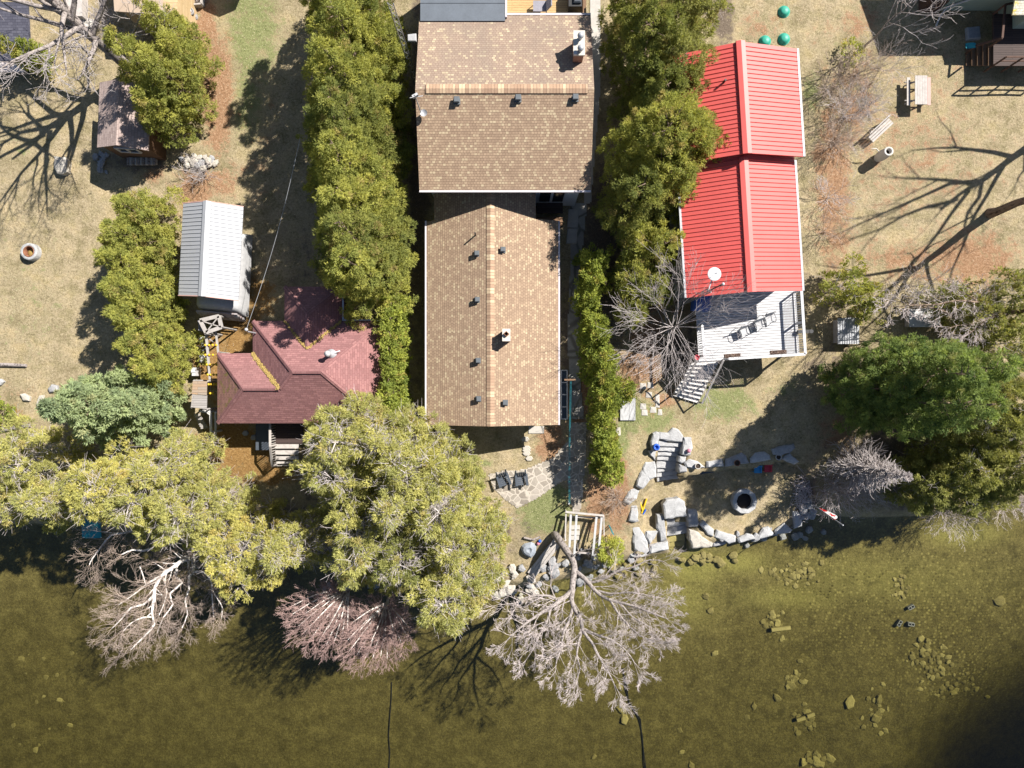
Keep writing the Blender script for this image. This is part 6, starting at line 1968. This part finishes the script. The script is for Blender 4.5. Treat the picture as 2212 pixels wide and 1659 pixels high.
for x, y, s, asp, lab in ((62, 1200, .40, .65, 'broad pale stone lying alone at the foot of the underwater piles'), (525, 1225, .42, 1.1, 'large pale leaf-shaped stone left of the slab pile'), (720, 1215, .38, .7, 'tilted pale slab on top of its underwater pile'), (690, 1335, .4, .9, 'pale slab at the lower end of the slab pile'),
                          (1500, 570, .42, 1.0, 'big flat pale stone alone near the right edge'), (230, 1620, .38, .8, 'pale stone at the bottom edge left of the pile'), (405, 1600, .3, 1.2, 'pale upright stone at the bottom edge right of the pile'), (990, 820, .3, .8, 'pale block at the top of the large heap')):
    lake_stone(*T12(x, y), s, lab, None, asp)
for x, y, s, asp, lab in ((705, 1275, .42, .7, 'oval pale stone beside the underwater hose'), (725, 1340, .38, .8, 'wedge-shaped pale stone below the oval one'), (690, 1130, .42, .6, 'long stone under the lower twigs of the bare tree'), (1255, 540, .32, 1, 'dark stone in the shallows right of the bare tree'), (1280, 640, .3, 1, 'brown stone below the dark one in the shallows'),
                          (1315, 915, .25, 1, 'faint stone in open water right of the bare tree'), (1565, 1255, .3, .7, 'pale stone in open water at the right'), (1525, 1328, .22, 1, 'small yellowish stone below the pale one'), (1160, 1640, .32, .7, 'stone at the bottom edge beside the hose'), (1100, 1555, .2, 1, 'dark stone above the bottom-edge stone'), (1085, 1410, .2, 1.2, 'lone dim stone in the middle of the open water'),
                          (530, 1585, .2, 1.4, 'narrow stone left of the hose at the bottom')):
    lake_stone(*T11(x, y), s, lab, None, asp)
for k in range(30):
    x, y = rnd.uniform(60, 600), rnd.uniform(900, 1640)
    lake_stone(x / 3, 1106 + y / 3, rnd.uniform(.08, .28), 'dim yellowish stone on the silty bed at lower left', 'stones on the lower left bed', rnd.uniform(.7, 1.2), .05)
for (x, y, L_, an, lab) in ((75, 748, 1.25, .12, 'straight plank sunk across the stone pile'), (205, 1330, .6, .3, 'thick pale slab in the lower pile, the left one'), (268, 1305, .5, .35, 'thick pale slab in the lower pile, the right one')):
    p = G(*T12(x, y), .22); m = MB(); m.box(p, (L_, .22, .14), an); solo(m, 'sunken_plank', 'lake_stone_pale', lab, 'plank')
for x, y, an, lab in ((843, 715, 1.0, 'sunken hollow block, the left of the pair'), (918, 722, -.15, 'sunken hollow block, the right of the pair'), (918, 612, .5, 'sunken hollow block beside the round stone')):
    p = G(*T12(x, y), .12); R_ = lambda a, b: p + Vector((a * math.cos(an) - b * math.sin(an), a * math.sin(an) + b * math.cos(an), 0))
    m = MB()
    for a, b, sx, sy in ((0, .09, .42, .04), (0, -.09, .42, .04), (-.19, 0, .04, .18), (0, 0, .04, .18), (.19, 0, .04, .18)): m.box(R_(a, b), (sx, sy, .2), an)
    solo(m, 'concrete_block', 'limestone_grey', lab, 'block')
pts = [(720, 1010), (735, 1150), (760, 1230), (820, 1340), (845, 1450), (855, 1659), (852, 1760)]
m = MB()
for dx_ in (0, 12): m.tube([G(*T11(a + dx_ * (1 if i_ % 2 else -.4), b), .06) for i_, (a, b) in enumerate(pts)], .03, 6)
solo(m, 'water_hose', 'black_plastic', 'dark double hose snaking over the lake bed from the bare tree', 'hose')
T10 = lambda x, y: (553 + x / 3, 1106 + y / 3)
m = MB(); m.tube([G(*T10(a, b), .06) for a, b in ((880, 1100), (878, 1200), (870, 1300), (860, 1450), (868, 1560), (860, 1700))], .032, 6); solo(m, 'water_pipe', 'black_plastic', 'dark pipe running straight out over the lake bed below the red birches', 'pipe')

# ---------------------------------------------------------------- evergreens
E = evergreen
# top-left group
g = 'cedars over the brown shed'
for px, py, h, R, lab in ((431, 135, 6.6, 1.55, 'yellow-green cedar reaching the top edge above the brown shed'), (388, 205, 7.2, 1.75, 'widest cedar behind the brown shed, its top toward the far left'),
                          (440, 235, 7.0, 1.8, 'cedar on the right side of the shed group'), (402, 285, 5.6, 1.6, 'lowest cedar of the shed group, hanging over the roof corner'), (452, 178, 5.6, 1.5, 'cedar of the shed group nearest the cone shrub')):
    E('cedar_tree', px, py, h, R, 'tear', 'cedar', lab, g)
E('cone_shrub', 418, 88, 3.3, .62, 'spire', 'cedar_deep', 'narrow cone-shaped shrub leaning over the leaf litter at the top', None, 11, 22, .13, .05, cat='shrub')
E('cone_shrub', 88, 150, 3.6, .6, 'spire', 'cedar', 'narrow cone-shaped shrub beside the dark roof at far left', None, 11, 22, .13, .05, cat='shrub')
E('round_shrub', 100, 140, 2.0, .85, 'dome', 'hedge', 'round green shrub behind the far left cone shrub', None, 9, 20, .15, .05, cat='shrub')
# left hedge beside the white roof
labs = ['top cedar of the left row, just below the shaded brown shed', 'second cedar down the left row', 'third cedar of the left row, touching the white roof', 'fourth cedar of the left row, level with the camper body', 'fifth cedar of the left row, above the arbor', 'sixth cedar of the left row, beside the arbor beams', 'lowest cedar of the left row, next to the lean-to']
for k, (px, py, h, R) in enumerate(((366, 490, 5.4, 1.85), (354, 542, 6.0, 1.9), (350, 595, 6.2, 1.95), (358, 648, 6.2, 1.95), (370, 700, 6.0, 1.95), (384, 752, 5.8, 1.9), (396, 798, 5.2, 1.6))):
    E('cedar_tree', px, py, h, R, 'tear', 'cedar', labs[k], 'cedar row on the left lawn')
# tall row left of the brown roofs
labs = ['cedar at the top edge of the tall centre row', 'second cedar of the tall centre row, behind the lattice tower', 'third cedar of the tall centre row, left of the tower foot', 'fourth cedar of the tall centre row', 'fifth cedar of the tall centre row, level with the upper eave', 'sixth cedar of the tall centre row', 'seventh cedar of the tall centre row, beside the link roof', 'lowest cedar of the tall centre row, shading the maroon wing', 'hidden outer cedar of the tall centre row at the top', 'slim cedar on the house side of the tall centre row']
for k, (px, py, h, R) in enumerate(((800, 100, 9.8, 2.7), (802, 190, 10.0, 2.7), (798, 272, 10.0, 2.75), (800, 350, 10.0, 2.8), (804, 425, 10.0, 2.8), (810, 498, 9.8, 2.7), (816, 560, 10.0, 2.8), (824, 618, 10.0, 2.5), (765, 60, 9.6, 2.4), (835, 310, 7.5, 1.9))):
    E('tall_cedar', px, py, h, R, 'tear', 'cedar' if k % 3 else 'cedar_deep', labs[k], 'tall cedar row in the centre', z_low=.1)
# clipped column hedge beside the maroon roof
for k, (px, py) in enumerate(((868, 668), (866, 698), (864, 728), (862, 758), (862, 788), (862, 818), (864, 848), (866, 874))):
    E('hedge_cedar', px, py, 4.0, .72, 'hedge', 'hedge', 'bright green cedar of the narrow hedge between maroon and tan roofs', 'narrow hedge by the maroon roof', 8, 20, .16, .06, cat='hedge plant')
# cedars between upper house and red roof
labs = ['cedar at the top edge right of the tan roof', 'cedar beside the upper chimney', 'cedar reaching over the upper red roof', 'big sunlit cedar in front of the red roofs', 'dark lower side cedar beside the link', 'cedar touching the step between the red roofs', 'cedar at the top edge nearest the bare lawn', 'slim cedar leaning over the lower red roof', 'shaded cedar in the middle of the right group']
for k, (px, py, h, R, pal) in enumerate(((1362, 85, 8.4, 2.0, 'cedar_deep'), (1360, 180, 8.6, 2.0, 'cedar_deep'), (1425, 235, 7.6, 1.9, 'dark'), (1385, 372, 8.6, 2.75, 'cedar'), (1345, 470, 7.6, 1.9, 'cedar_deep'), (1440, 380, 7.2, 1.9, 'cedar'), (1430, 105, 8.0, 2.0, 'dark'), (1412, 440, 7.0, 1.7, 'cedar'), (1390, 290, 7.6, 1.9, 'cedar_deep'))):
    E('cedar_tree', px, py, h, R, 'egg', pal, labs[k], 'cedars beside the red roofs')
labs = ['small cedar below the lower red roof corner', 'small cedar left of the bare deck tree', 'middle small cedar behind the deck tree', 'darkest small cedar next to the hedge', 'lowest small cedar above the leaf litter']
for k, (px, py, h, R) in enumerate(((1360, 545, 5.0, 1.4), (1400, 560, 5.2, 1.3), (1345, 615, 4.4, 1.3), (1385, 640, 4.4, 1.2), (1352, 680, 3.8, 1.1))):
    E('small_cedar', px, py, h, R, 'egg', 'cedar' if k != 3 else 'cedar_deep', labs[k], 'small cedars by the deck tree')
for k, (px, py, h, R) in enumerate(((1268, 578, 3.8, .85), (1268, 618, 3.8, .85), (1262, 655, 3.4, .8), (1272, 705, 3.6, .9), (1278, 740, 3.6, .95), (1284, 775, 3.6, 1.0), (1290, 812, 3.4, 1.0), (1294, 848, 3.4, .95), (1292, 884, 3.2, .85), (1294, 918, 3.2, .8), (1298, 952, 3.2, .8), (1302, 985, 3.2, .85), (1304, 1012, 3.0, .8))):
    E('hedge_cedar', px, py, h, R, 'hedge' if k > 6 else 'egg', 'hedge', 'bright green cedar of the hedge right of the lower house', 'hedge right of the lower house', 8, 20, .16, .06, cat='hedge plant')
E('hedge_cedar', 1335, 845, 2.4, .8, 'dome', 'hedge', 'side lobe of green cedar over the wooden chest', None, 8, 20, .16, .06, cat='hedge plant')
# spruce and golden cedars of the left shore
E('blue_spruce', 318, 872, 9.4, 2.9, 'cone', 'spruce', 'blue-green spruce pointing left over the lower lawn', None, 5, 30, .2, .055, fall=.15, lobe=.34)
E('blue_spruce', 374, 868, 6.5, 2.1, 'cone', 'spruce', 'smaller blue-green spruce against the lean-to roof', None, 5, 30, .2, .055, fall=.15, lobe=.34)
labs = ['golden cedar at the left edge over the water', 'golden cedar right of the left-edge one', 'broad golden cedar below the spruce', 'golden cedar above the birch trunk', 'golden cedar below the grey platform', 'golden cedar beside the staircase path', 'low golden cedar reaching over the water right of the birch', 'golden cedar between birch and red birches', 'small golden cedar hanging over the left water']
for k, (px, py, h, R, pal) in enumerate(((150, 985, 7.0, 2.2, 'old'), (225, 1048, 6.6, 2.0, 'old'), (352, 1020, 7.4, 2.1, 'golden'), (418, 1050, 7.2, 2.1, 'old'), (442, 992, 6.8, 2.1, 'old'), (494, 1078, 6.8, 2.1, 'old'), (595, 1150, 7.4, 2.3, 'golden'), (680, 1140, 7.2, 2.2, 'old'), (150, 1062, 5.6, 1.7, 'old'))):
    E('shore_cedar', px, py, h, R, ('dome', 'tear', 'egg')[k % 3], pal, labs[k], 'old cedars on the left shore', 3.4, 40, .165, .034, sticks=11, bark='twig_grey', tall=1.2)
labs = ['big pale cedar overlapping the maroon roof', 'big pale cedar in front of the hedge', 'big pale cedar at the corner of the lower house', 'big pale cedar next to the patio', 'big pale cedar in the middle of the clump', 'big pale cedar left of the clump, by the staircase', 'big pale cedar above the red birches', 'big pale cedar over the shore left of the bare tree', 'pale cedar hanging low over the water', 'pale cedar above the boat', 'feathery pale cedar just below the patio', 'thin pale cedar mingling with the big bare tree']
for k, (px, py, h, R, pal) in enumerate(((800, 932, 8.2, 2.3, 'old'), (872, 940, 8.0, 2.2, 'old'), (918, 985, 7.8, 2.3, 'old'), (972, 1062, 7.4, 2.2, 'old'), (895, 1050, 9.0, 2.5, 'old'), (778, 985, 7.8, 2.2, 'old'), (830, 1120, 8.0, 2.4, 'old'), (995, 1135, 7.4, 2.3, 'old'), (985, 1215, 8.4, 2.1, 'old'), (905, 1150, 7.6, 2.2, 'dark'), (1052, 1122, 5.6, 1.8, 'old'), (1025, 1205, 6.4, 1.8, 'old'))):
    E('shore_cedar', px, py, h, R, ('egg', 'tear', 'dome')[k % 3], pal, labs[k], 'big pale cedars in the centre', 3.4, 40, .165, .034, sticks=11, bark='twig_grey', tall=1.2)
E('lime_shrub', 1310, 1182, 2.2, .85, 'dome', 'lime', 'round lime green shrub beside the boat lift', None, 9, 20, .15, .05, cat='shrub')
E('low_shrub', 12, 888, 1.2, .8, 'dome', 'hedge', 'small green and orange shrub cut by the left edge', None, 9, 20, .15, .05, cat='shrub')
# right side
for px, py, h, R, lab in ((1800, 838, 8.0, 2.3, 'dark green pine nearest the white deck'), (1846, 812, 11.4, 2.5, 'pine in the middle of the right clump, below the tin roof'), (1925, 803, 10.6, 2.4, 'tallest green pine whose top points to the right edge'), (1850, 862, 12.4, 2.4, 'lower pine on the shaded lake side of the clump')):
    E('pine_tree', px, py, h, R, 'tear', 'pine', lab, 'big pines on the right', 5, 40, .17, .036, lobe=.36)
labs = ['dark cedar below the pines at right', 'dark cedar at the right edge below the pines', 'olive cedar over the far right shore', 'olive cedar behind the dead conifer', 'cedar on the shore right of the dead conifer', 'cedar over the shore near the right edge', 'dark cedar in the hollow right of the dead conifer']
for k, (px, py, h, R) in enumerate(((2020, 905, 6.5, 2.0), (2090, 880, 7.0, 2.1), (2075, 985, 6.5, 2.1), (1925, 1022, 5.2, 1.8), (1972, 1036, 5.2, 1.8), (2040, 1012, 5.6, 1.9), (1990, 985, 6.0, 1.9))):
    E('dark_cedar', px, py, h, R, 'dome', 'dark', labs[k], 'dark cedars on the right shore', 4.6, 38, .165, .036, sticks=2, bark='twig_grey')
labs = ['loose green shrub right of the red roof corner', 'loose green shrub touching the tin lean-to', 'olive scrub cedar below the tree trunk', 'olive scrub cedar behind the leaning branches', 'olive scrub cedar at the right edge', 'olive scrub at the right edge above the pines']
for k, (px, py, h, R) in enumerate(((1795, 625, 3.0, 1.35), (1838, 655, 2.6, 1.2), (2010, 660, 2.6, 1.4), (2070, 690, 3.0, 1.7), (2135, 650, 3.2, 1.7), (2130, 745, 3.4, 1.7))):
    E('scrub_cedar', px, py, h, R, 'dome', 'dark' if k > 1 else 'cedar', labs[k], 'scrub on the right bank', 4.5, 18, .17, .055, sticks=3, bark='twig_grey', cat='shrub')
E('sapling', 1830, 118, .8, .8, 'dome', 'lime', 'tuft of fresh yellow-green leaves on the brushy bank', None, 4, 10, .13, .05, cat='shrub')

# ---------------------------------------------------------------- bare trees
bare_tree('bare_maple', 285, 150, 11.5, 4.3, 'large bare grey tree over the dark roof at top left', r=.36, limb_r=.55, fork=.26, limbs=15, lev=3, kids=4.4, seed=3, up=.6, tiers=.4, rmin=.009, wob=.14)
bare_tree('bare_oak', 2139, 460, 13.0, 4.5, 'bare tree with thick brown trunk at the right edge', r=.27, fork=.38, limbs=9, lev=2, kids=3.5, bark='bark_brown', seed=5, up=.8, twig='twig_brown')
bare_tree('bare_oak', 2345, 222, 14.0, 5.5, 'bare tree beyond the right edge whose branch shadows lie on the lawn', r=.34, fork=.36, limbs=10, lev=2, kids=3.5, bark='bark_brown', seed=9, up=.75, twig='twig_brown')
bare_tree('deck_tree', 1428, 716, 7.4, 3.3, 'bare grey tree spreading over the white deck and its stairs', r=.09, limb_r=.26, fork=.22, limbs=34, lev=2, kids=5, seed=12, up=.62, tiers=.35, twig='twig_grey', wob=.09, ang=.6, rmin=.0055)
bare_tree('bare_sapling', 1868, 100, 6.0, 1.9, 'small bare tree at the top edge by the green house', r=.07, fork=.35, limbs=9, lev=2, kids=4, seed=15, up=.9)
t = 'two red-twigged birches over the water'
def fan(fork, tips, z0, z1, seed):
    rnd_ = random.Random(seed); out = []
    for x, y in tips:
        f = fork; mx_, my_ = (f[0] + x) / 2 + (f[0] - x) * .06, (f[1] + y) / 2 - abs(f[0] - x) * .10
        zt_ = z1 + rnd_.uniform(-.5, .4)
        out.append(([T10(f[0] + (x - f[0]) * .02, f[1]) + (z0,), T10(mx_, my_) + ((z0 + zt_) / 2 + .3,), T10(x + (mx_ - x) * .28, y + (my_ - y) * .28) + (zt_,)], .075, .014, .24, .95, 2))
    return out


kw = dict(lev=2, kids=4.6, ratio=.5, ang=.5, wob=.09, lift=.01, bark='bark_birch', twig='twig_red', rmin=.0045, z=-1.5)
bare_tree('red_birch', 798, 1222, 0, 0, 'left red-twigged bare birch leaning over the water', t, seed=21, polys=[([T10(745, 350) + (-1.5,), T10(690, 420) + (.8,), T10(615, 490) + (2.6,), T10(560, 560) + (3.4,)], .10, .06, 9, .5, 1)] +
          fan((600, 505), [(165, 640), (170, 700), (215, 790), (255, 840), (310, 880), (370, 905), (430, 925), (490, 900), (545, 870), (590, 800), (330, 760), (440, 800), (260, 700), (395, 640)], 2.8, 6.0, 1), **kw)
bare_tree('red_birch', 844, 1244, 0, 0, 'right red-twigged bare birch leaning over the water', t, seed=22, polys=[([T10(872, 410) + (-1.5,), T10(860, 490) + (.8,), T10(852, 580) + (3.0,), T10(835, 640) + (3.6,)], .11, .06, 9, .5, 1)] +
          fan((850, 590), [(545, 880), (560, 960), (620, 985), (680, 1015), (740, 1005), (800, 990), (850, 1010), (910, 940), (960, 900), (1010, 850), (1000, 760), (640, 800), (730, 880), (830, 880), (900, 800), (590, 740)], 3.0, 6.2, 2), **kw)
T9 = lambda x, y, z: (x / 3, 1106 + y / 3, z)
q = lambda l: [T9(*p) for p in l]
bare_tree('white_birch', 412, 1180, 0, 0, 'crooked white-barked birch sprawling over the left water', seed=31, lev=3, kids=4.8, ratio=.54, ang=.65, bark='bark_birch', twig='twig_brown', wob=.14, lift=-.01, z=-1.5, rmin=.0045, polys=[
    (q([(1240, 215, -1.5), (1225, 200, 1), (1200, 190, 2.5), (1160, 168, 3.2), (1090, 185, 3.6), (1010, 225, 3.9), (930, 250, 4.1), (860, 245, 4.2), (790, 275, 4.2)]), .19, .04, .5, 1.0, 2),
    (q([(1180, 165, 2.8), (1150, 130, 3.1), (1000, 125, 3.5), (890, 115, 3.7), (800, 135, 3.8), (720, 150, 3.9), (660, 220, 4.0), (600, 300, 4.0), (580, 340, 4.0)]), .10, .03, .3, 1.3, 2),
    (q([(890, 118, 3.7), (780, 140, 3.6), (690, 130, 3.6), (590, 118, 3.6)]), .05, .02, .6, .7, 1),
    (q([(1235, 200, .5), (1235, 300, 2.5), (1190, 310, 3.2), (1120, 360, 3.8), (1050, 410, 4.2), (1005, 490, 4.6), (1000, 560, 4.9), (985, 650, 5.2), (1000, 725, 5.4), (950, 790, 5.6), (890, 850, 5.7), (850, 890, 5.7)]), .17, .03, .28, 1.5, 2),
    (q([(1040, 420, 4.2), (960, 460, 4.5), (900, 510, 4.7), (830, 560, 4.9), (770, 600, 5.0)]), .06, .02, .3, 1.3, 2),
    (q([(1000, 540, 4.8), (930, 600, 5.0), (850, 620, 5.2), (790, 690, 5.3), (720, 760, 5.4)]), .07, .02, .3, 1.3, 2),
    (q([(985, 680, 5.2), (920, 685, 5.4), (850, 720, 5.5), (800, 770, 5.6)]), .05, .02, .3, 1.2, 2),
    (q([(1230, 290, 2.0), (1150, 290, 3.0), (1090, 300, 3.2)]), .06, .02, .4, .8, 1),
    (q([(1245, 260, 1.5), (1255, 370, 3.0), (1225, 420, 3.5), (1225, 500, 4.0), (1200, 580, 4.4), (1215, 660, 4.6), (1180, 750, 4.8)]), .12, .025, .28, 1.3, 2),
    (q([(1150, 370, 3.4), (1140, 420, 3.6), (1180, 460, 3.8), (1100, 530, 4.4), (1120, 600, 4.6), (1060, 680, 4.9), (1020, 780, 5.2)]), .08, .02, .28, 1.3, 2),
    (q([(1250, 390, 3.0), (1300, 385, 3.2), (1345, 410, 3.4), (1370, 460, 3.6), (1375, 560, 3.9), (1385, 680, 4.1)]), .07, .02, .3, 1.1, 2),
    (q([(1370, 500, 3.6), (1420, 580, 3.8), (1440, 620, 3.9), (1435, 690, 4.0)]), .04, .015, .3, 1.0, 2),
    (q([(905, 350, 4.0), (930, 420, 4.2), (945, 480, 4.3)]), .04, .02, .3, .9, 1),
    (q([(1060, 430, 4.2), (1080, 520, 4.3), (1060, 600, 4.6), (1030, 670, 4.9)]), .05, .02, .28, 1.2, 2)])
q = lambda l: [(1106 + x / 3, 1106 + y / 3, z) for x, y, z in l]
bare_tree('shore_maple', 1196, 1156, 0, 0, 'big bare grey tree leaning far over the water in the centre', seed=41, lev=3, kids=4.3, bark='bark_grey', twig='twig_pale', wob=.12, lift=.0, z=-1.2, ratio=.6, ang=.55, rmin=.005, polys=[
    (q([(262, 140, -1.3), (285, 155, -.2), (330, 220, .9), (385, 300, 1.8), (405, 360, 2.4), (395, 440, 3.0), (388, 520, 3.4)]), .27, .17, 9, .8, 1),
    (q([(388, 510, 3.3), (350, 545, 3.7), (290, 590, 4.2), (210, 640, 4.7), (120, 700, 5.2), (40, 760, 5.5), (-30, 830, 5.6)]), .17, .035, .42, 1.25, 3),
    (q([(250, 620, 4.4), (230, 700, 4.8), (180, 790, 5.2), (140, 880, 5.5), (90, 960, 5.7)]), .09, .025, .42, 1.09, 3),
    (q([(300, 580, 4.2), (250, 545, 4.2), (120, 545, 4.4), (20, 590, 4.6), (-60, 600, 4.7)]), .08, .025, .6, 1.3, 2),
    (q([(395, 500, 3.3), (385, 570, 3.9), (410, 640, 4.4), (445, 690, 4.8), (460, 770, 5.3), (520, 850, 5.8), (560, 930, 6.2), (620, 1030, 6.5), (660, 1110, 6.6)]), .15, .03, .42, 1.33, 3),
    (q([(400, 600, 4.1), (370, 700, 4.7), (330, 790, 5.2), (320, 880, 5.6), (290, 960, 5.9), (280, 1030, 6.0)]), .10, .025, .42, 1.17, 3),
    (q([(455, 760, 5.2), (430, 850, 5.6), (420, 930, 6.0), (440, 1010, 6.2), (420, 1080, 6.3)]), .08, .025, .42, 1.09, 3),
    (q([(405, 380, 2.5), (470, 430, 3.0), (540, 510, 3.5), (620, 565, 3.9), (720, 590, 4.3), (820, 620, 4.7), (920, 660, 5.0), (1000, 690, 5.2)]), .15, .03, .42, 1.17, 3),
    (q([(640, 575, 4.0), (690, 660, 4.6), (760, 740, 5.0), (830, 800, 5.4), (900, 830, 5.6)]), .08, .025, .42, 1.17, 3),
    (q([(430, 410, 2.7), (510, 455, 2.9), (600, 430, 3.1), (690, 380, 3.3), (790, 355, 3.5), (890, 310, 3.6), (980, 320, 3.8)]), .10, .025, .6, 1.2, 2),
    (q([(560, 510, 3.5), (640, 530, 3.8), (760, 520, 4.0), (880, 540, 4.3), (970, 560, 4.5)]), .07, .025, .42, 1.09, 3),
    (q([(470, 760, 5.2), (560, 800, 5.5), (650, 830, 5.8), (740, 900, 6.1), (790, 970, 6.2)]), .08, .025, .42, 1.17, 3),
    (q([(380, 300, 1.9), (430, 260, 2.3), (500, 240, 2.6)]), .05, .02, .5, .8, 1),
    (q([(280, 560, 4.1), (250, 480, 4.0), (255, 400, 3.8)]), .05, .02, .5, .8, 1),
    (q([(700, 590, 4.2), (780, 680, 4.7), (850, 720, 5.0), (960, 780, 5.2)]), .06, .02, .42, 1.01, 3)])
Z2 = lambda l: [(1762.6 + x * .2031, 622 + y * .2031, z) for x, y, z in l]
bare_tree('leaning_birch', 2144, 681, 7.5, 1.5, 'bare tree at the right edge with long pale branches arching left', seed=51, lev=2, kids=4, bark='bark_brown', twig='twig_pale', r=.16, fork=.5, limbs=5, wob=.13, polys=[
    (Z2([(1880, 290, .8), (1830, 215, 2.0), (1760, 165, 2.6), (1660, 145, 3.0), (1540, 135, 3.2), (1420, 145, 3.4), (1300, 175, 3.5), (1180, 180, 3.6), (1050, 185, 3.7), (900, 195, 3.7), (740, 200, 3.7)]), .10, .02, .45, 1.3, 2),
    (Z2([(2050, 275, 1.4), (1930, 305, 2.0), (1830, 325, 2.3), (1770, 370, 2.6), (1700, 430, 2.7), (1620, 490, 2.8)]), .07, .02, .3, 1.1, 2),
    (Z2([(1480, 320, 2.2), (1400, 270, 2.5), (1300, 225, 2.8), (1150, 200, 3.0), (1000, 170, 3.2), (860, 140, 3.3)]), .06, .02, .4, 1.1, 2),
    (Z2([(1820, 330, 2.3), (1650, 390, 2.5), (1500, 400, 2.6), (1400, 440, 2.6)]), .05, .02, .3, 1.1, 2),
    (Z2([(1750, 160, 2.7), (1640, 90, 3.0), (1540, 40, 3.3), (1480, -10, 3.5)]), .05, .02, .5, 1.0, 2)])
bare_tree('dead_conifer', 1830, 1000, 8.3, 2.0, 'dead grey conifer pointing right over the lower shore', r=.12, fork=.06, limbs=190, lev=1, kids=8, seed=61, up=.25, tiers=.95, twig='twig_grey', wob=.12, lift=.0, conic=True, rmin=.011)
k = 0
for px, py, h, R, n, tw, lab in ((1795, 195, 2.4, 1.3, 26, 'twig_brown', 'bare brown shrub on the bank right of the upper red roof'), (1822, 255, 2.2, 1.4, 28, 'twig_grey', 'grey bare shrub between the red roof and the picnic table'), (1845, 165, 2.6, 1.3, 22, 'twig_brown', 'bare shrub with long shadow near the lime tuft'), (1800, 310, 2.0, 1.4, 28, 'twig_brown', 'bare brown shrub left of the slanted bench'), (1785, 430, 1.8, 1.1, 12, 'twig_grey', 'grey bare shrub beside the lower red roof'), (1780, 500, 1.5, .9, 10, 'twig_brown', 'low bare shrub along the red roof eave'), (1870, 230, 1.4, 1.0, 10, 'twig_grey', 'thin grey twigs left of the picnic table'), (1900, 150, 2.4, 1.4, 8, 'twig_grey', 'long thin bare branches above the picnic table'),
                              (2035, 1104, 1.8, 1.5, 26, 'twig_pale', 'pale bare shrub hanging over the water at right'), (2168, 1082, 1.8, 1.4, 24, 'twig_pale', 'pale bare shrub at the right edge of the shore'), (1800, 1050, 1.6, 1.6, 40, 'twig_grey', 'dim grey brush behind the flag'), (1845, 1040, 1.5, 1.6, 40, 'twig_grey', 'dim grey brush at the foot of the dead conifer'), (1330, 1075, .8, 1.0, 22, 'twig_brown', 'low brown twigs on the leaf litter left of the terrace'), (440, 378, .9, 1.1, 22, 'twig_grey', 'grey brush below the stone heap'),
                              (243, 58, 1.2, 1.0, 24, 'twig_grey', 'grey twiggy shrub against the tan shed'), (1500, 25, 3.2, 1.0, 10, 'twig_pale', 'pale dead branches among the top cedars'), (1960, 620, 1.8, 1.2, 16, 'twig_grey', 'grey bare shrub below the trunk of the right tree'), (1380, 780, .7, 1.0, 14, 'twig_brown', 'low twigs in the litter left of the deck tree')):
    k += 1
    shrub(px, py, h, R, lab, n, tw, 70 + k)

# ---------------------------------------------------------------- camera and light
cam = bpy.data.cameras.new('camera')
cam.sensor_width = 36; cam.lens = 36 * F / 2212
cam.clip_end = 2000; cam.clip_start = .5
co = bpy.data.objects.new('camera', cam); COL.objects.link(co)
co.location = (0, 0, CAMZ)
SC.camera = co

w = bpy.data.worlds.new('World'); SC.world = w
w.use_nodes = True
nt = w.node_tree
bg = nt.nodes['Background']
sky = nt.nodes.new('ShaderNodeTexSky'); sky.sky_type = 'NISHITA'; sky.sun_disc = False
sky.sun_elevation = math.radians(45); sky.sun_rotation = math.radians(53.1)
sky.altitude = 200; sky.air_density = 1.0; sky.dust_density = .6; sky.ozone_density = 1.2
nt.links.new(sky.outputs[0], bg.inputs[0]); bg.inputs[1].default_value = .05
su = bpy.data.lights.new('sun', 'SUN'); su.energy = 5.0; su.angle = math.radians(.5); su.color = (1, .95, .87)
so = bpy.data.objects.new('sun', su); COL.objects.link(so)
so.rotation_euler = Vector((-.8 * math.cos(math.radians(45)), -.6 * math.cos(math.radians(45)), -math.sin(math.radians(45)))).to_track_quat('-Z', 'Y').to_euler()
so.location = (30, 22, 50)
SC.view_settings.view_transform = 'Standard'; SC.view_settings.look = 'None'
SC.view_settings.exposure = 1.1; SC.view_settings.gamma = 1.0
SC.render.engine = 'CYCLES'
SC.cycles.max_bounces = 6; SC.cycles.transparent_max_bounces = 8; SC.cycles.diffuse_bounces = 2; SC.cycles.glossy_bounces = 2
SC.cycles.volume_bounces = 0; SC.cycles.use_denoising = True
SC.cycles.caustics_reflective = False; SC.cycles.caustics_refractive = False
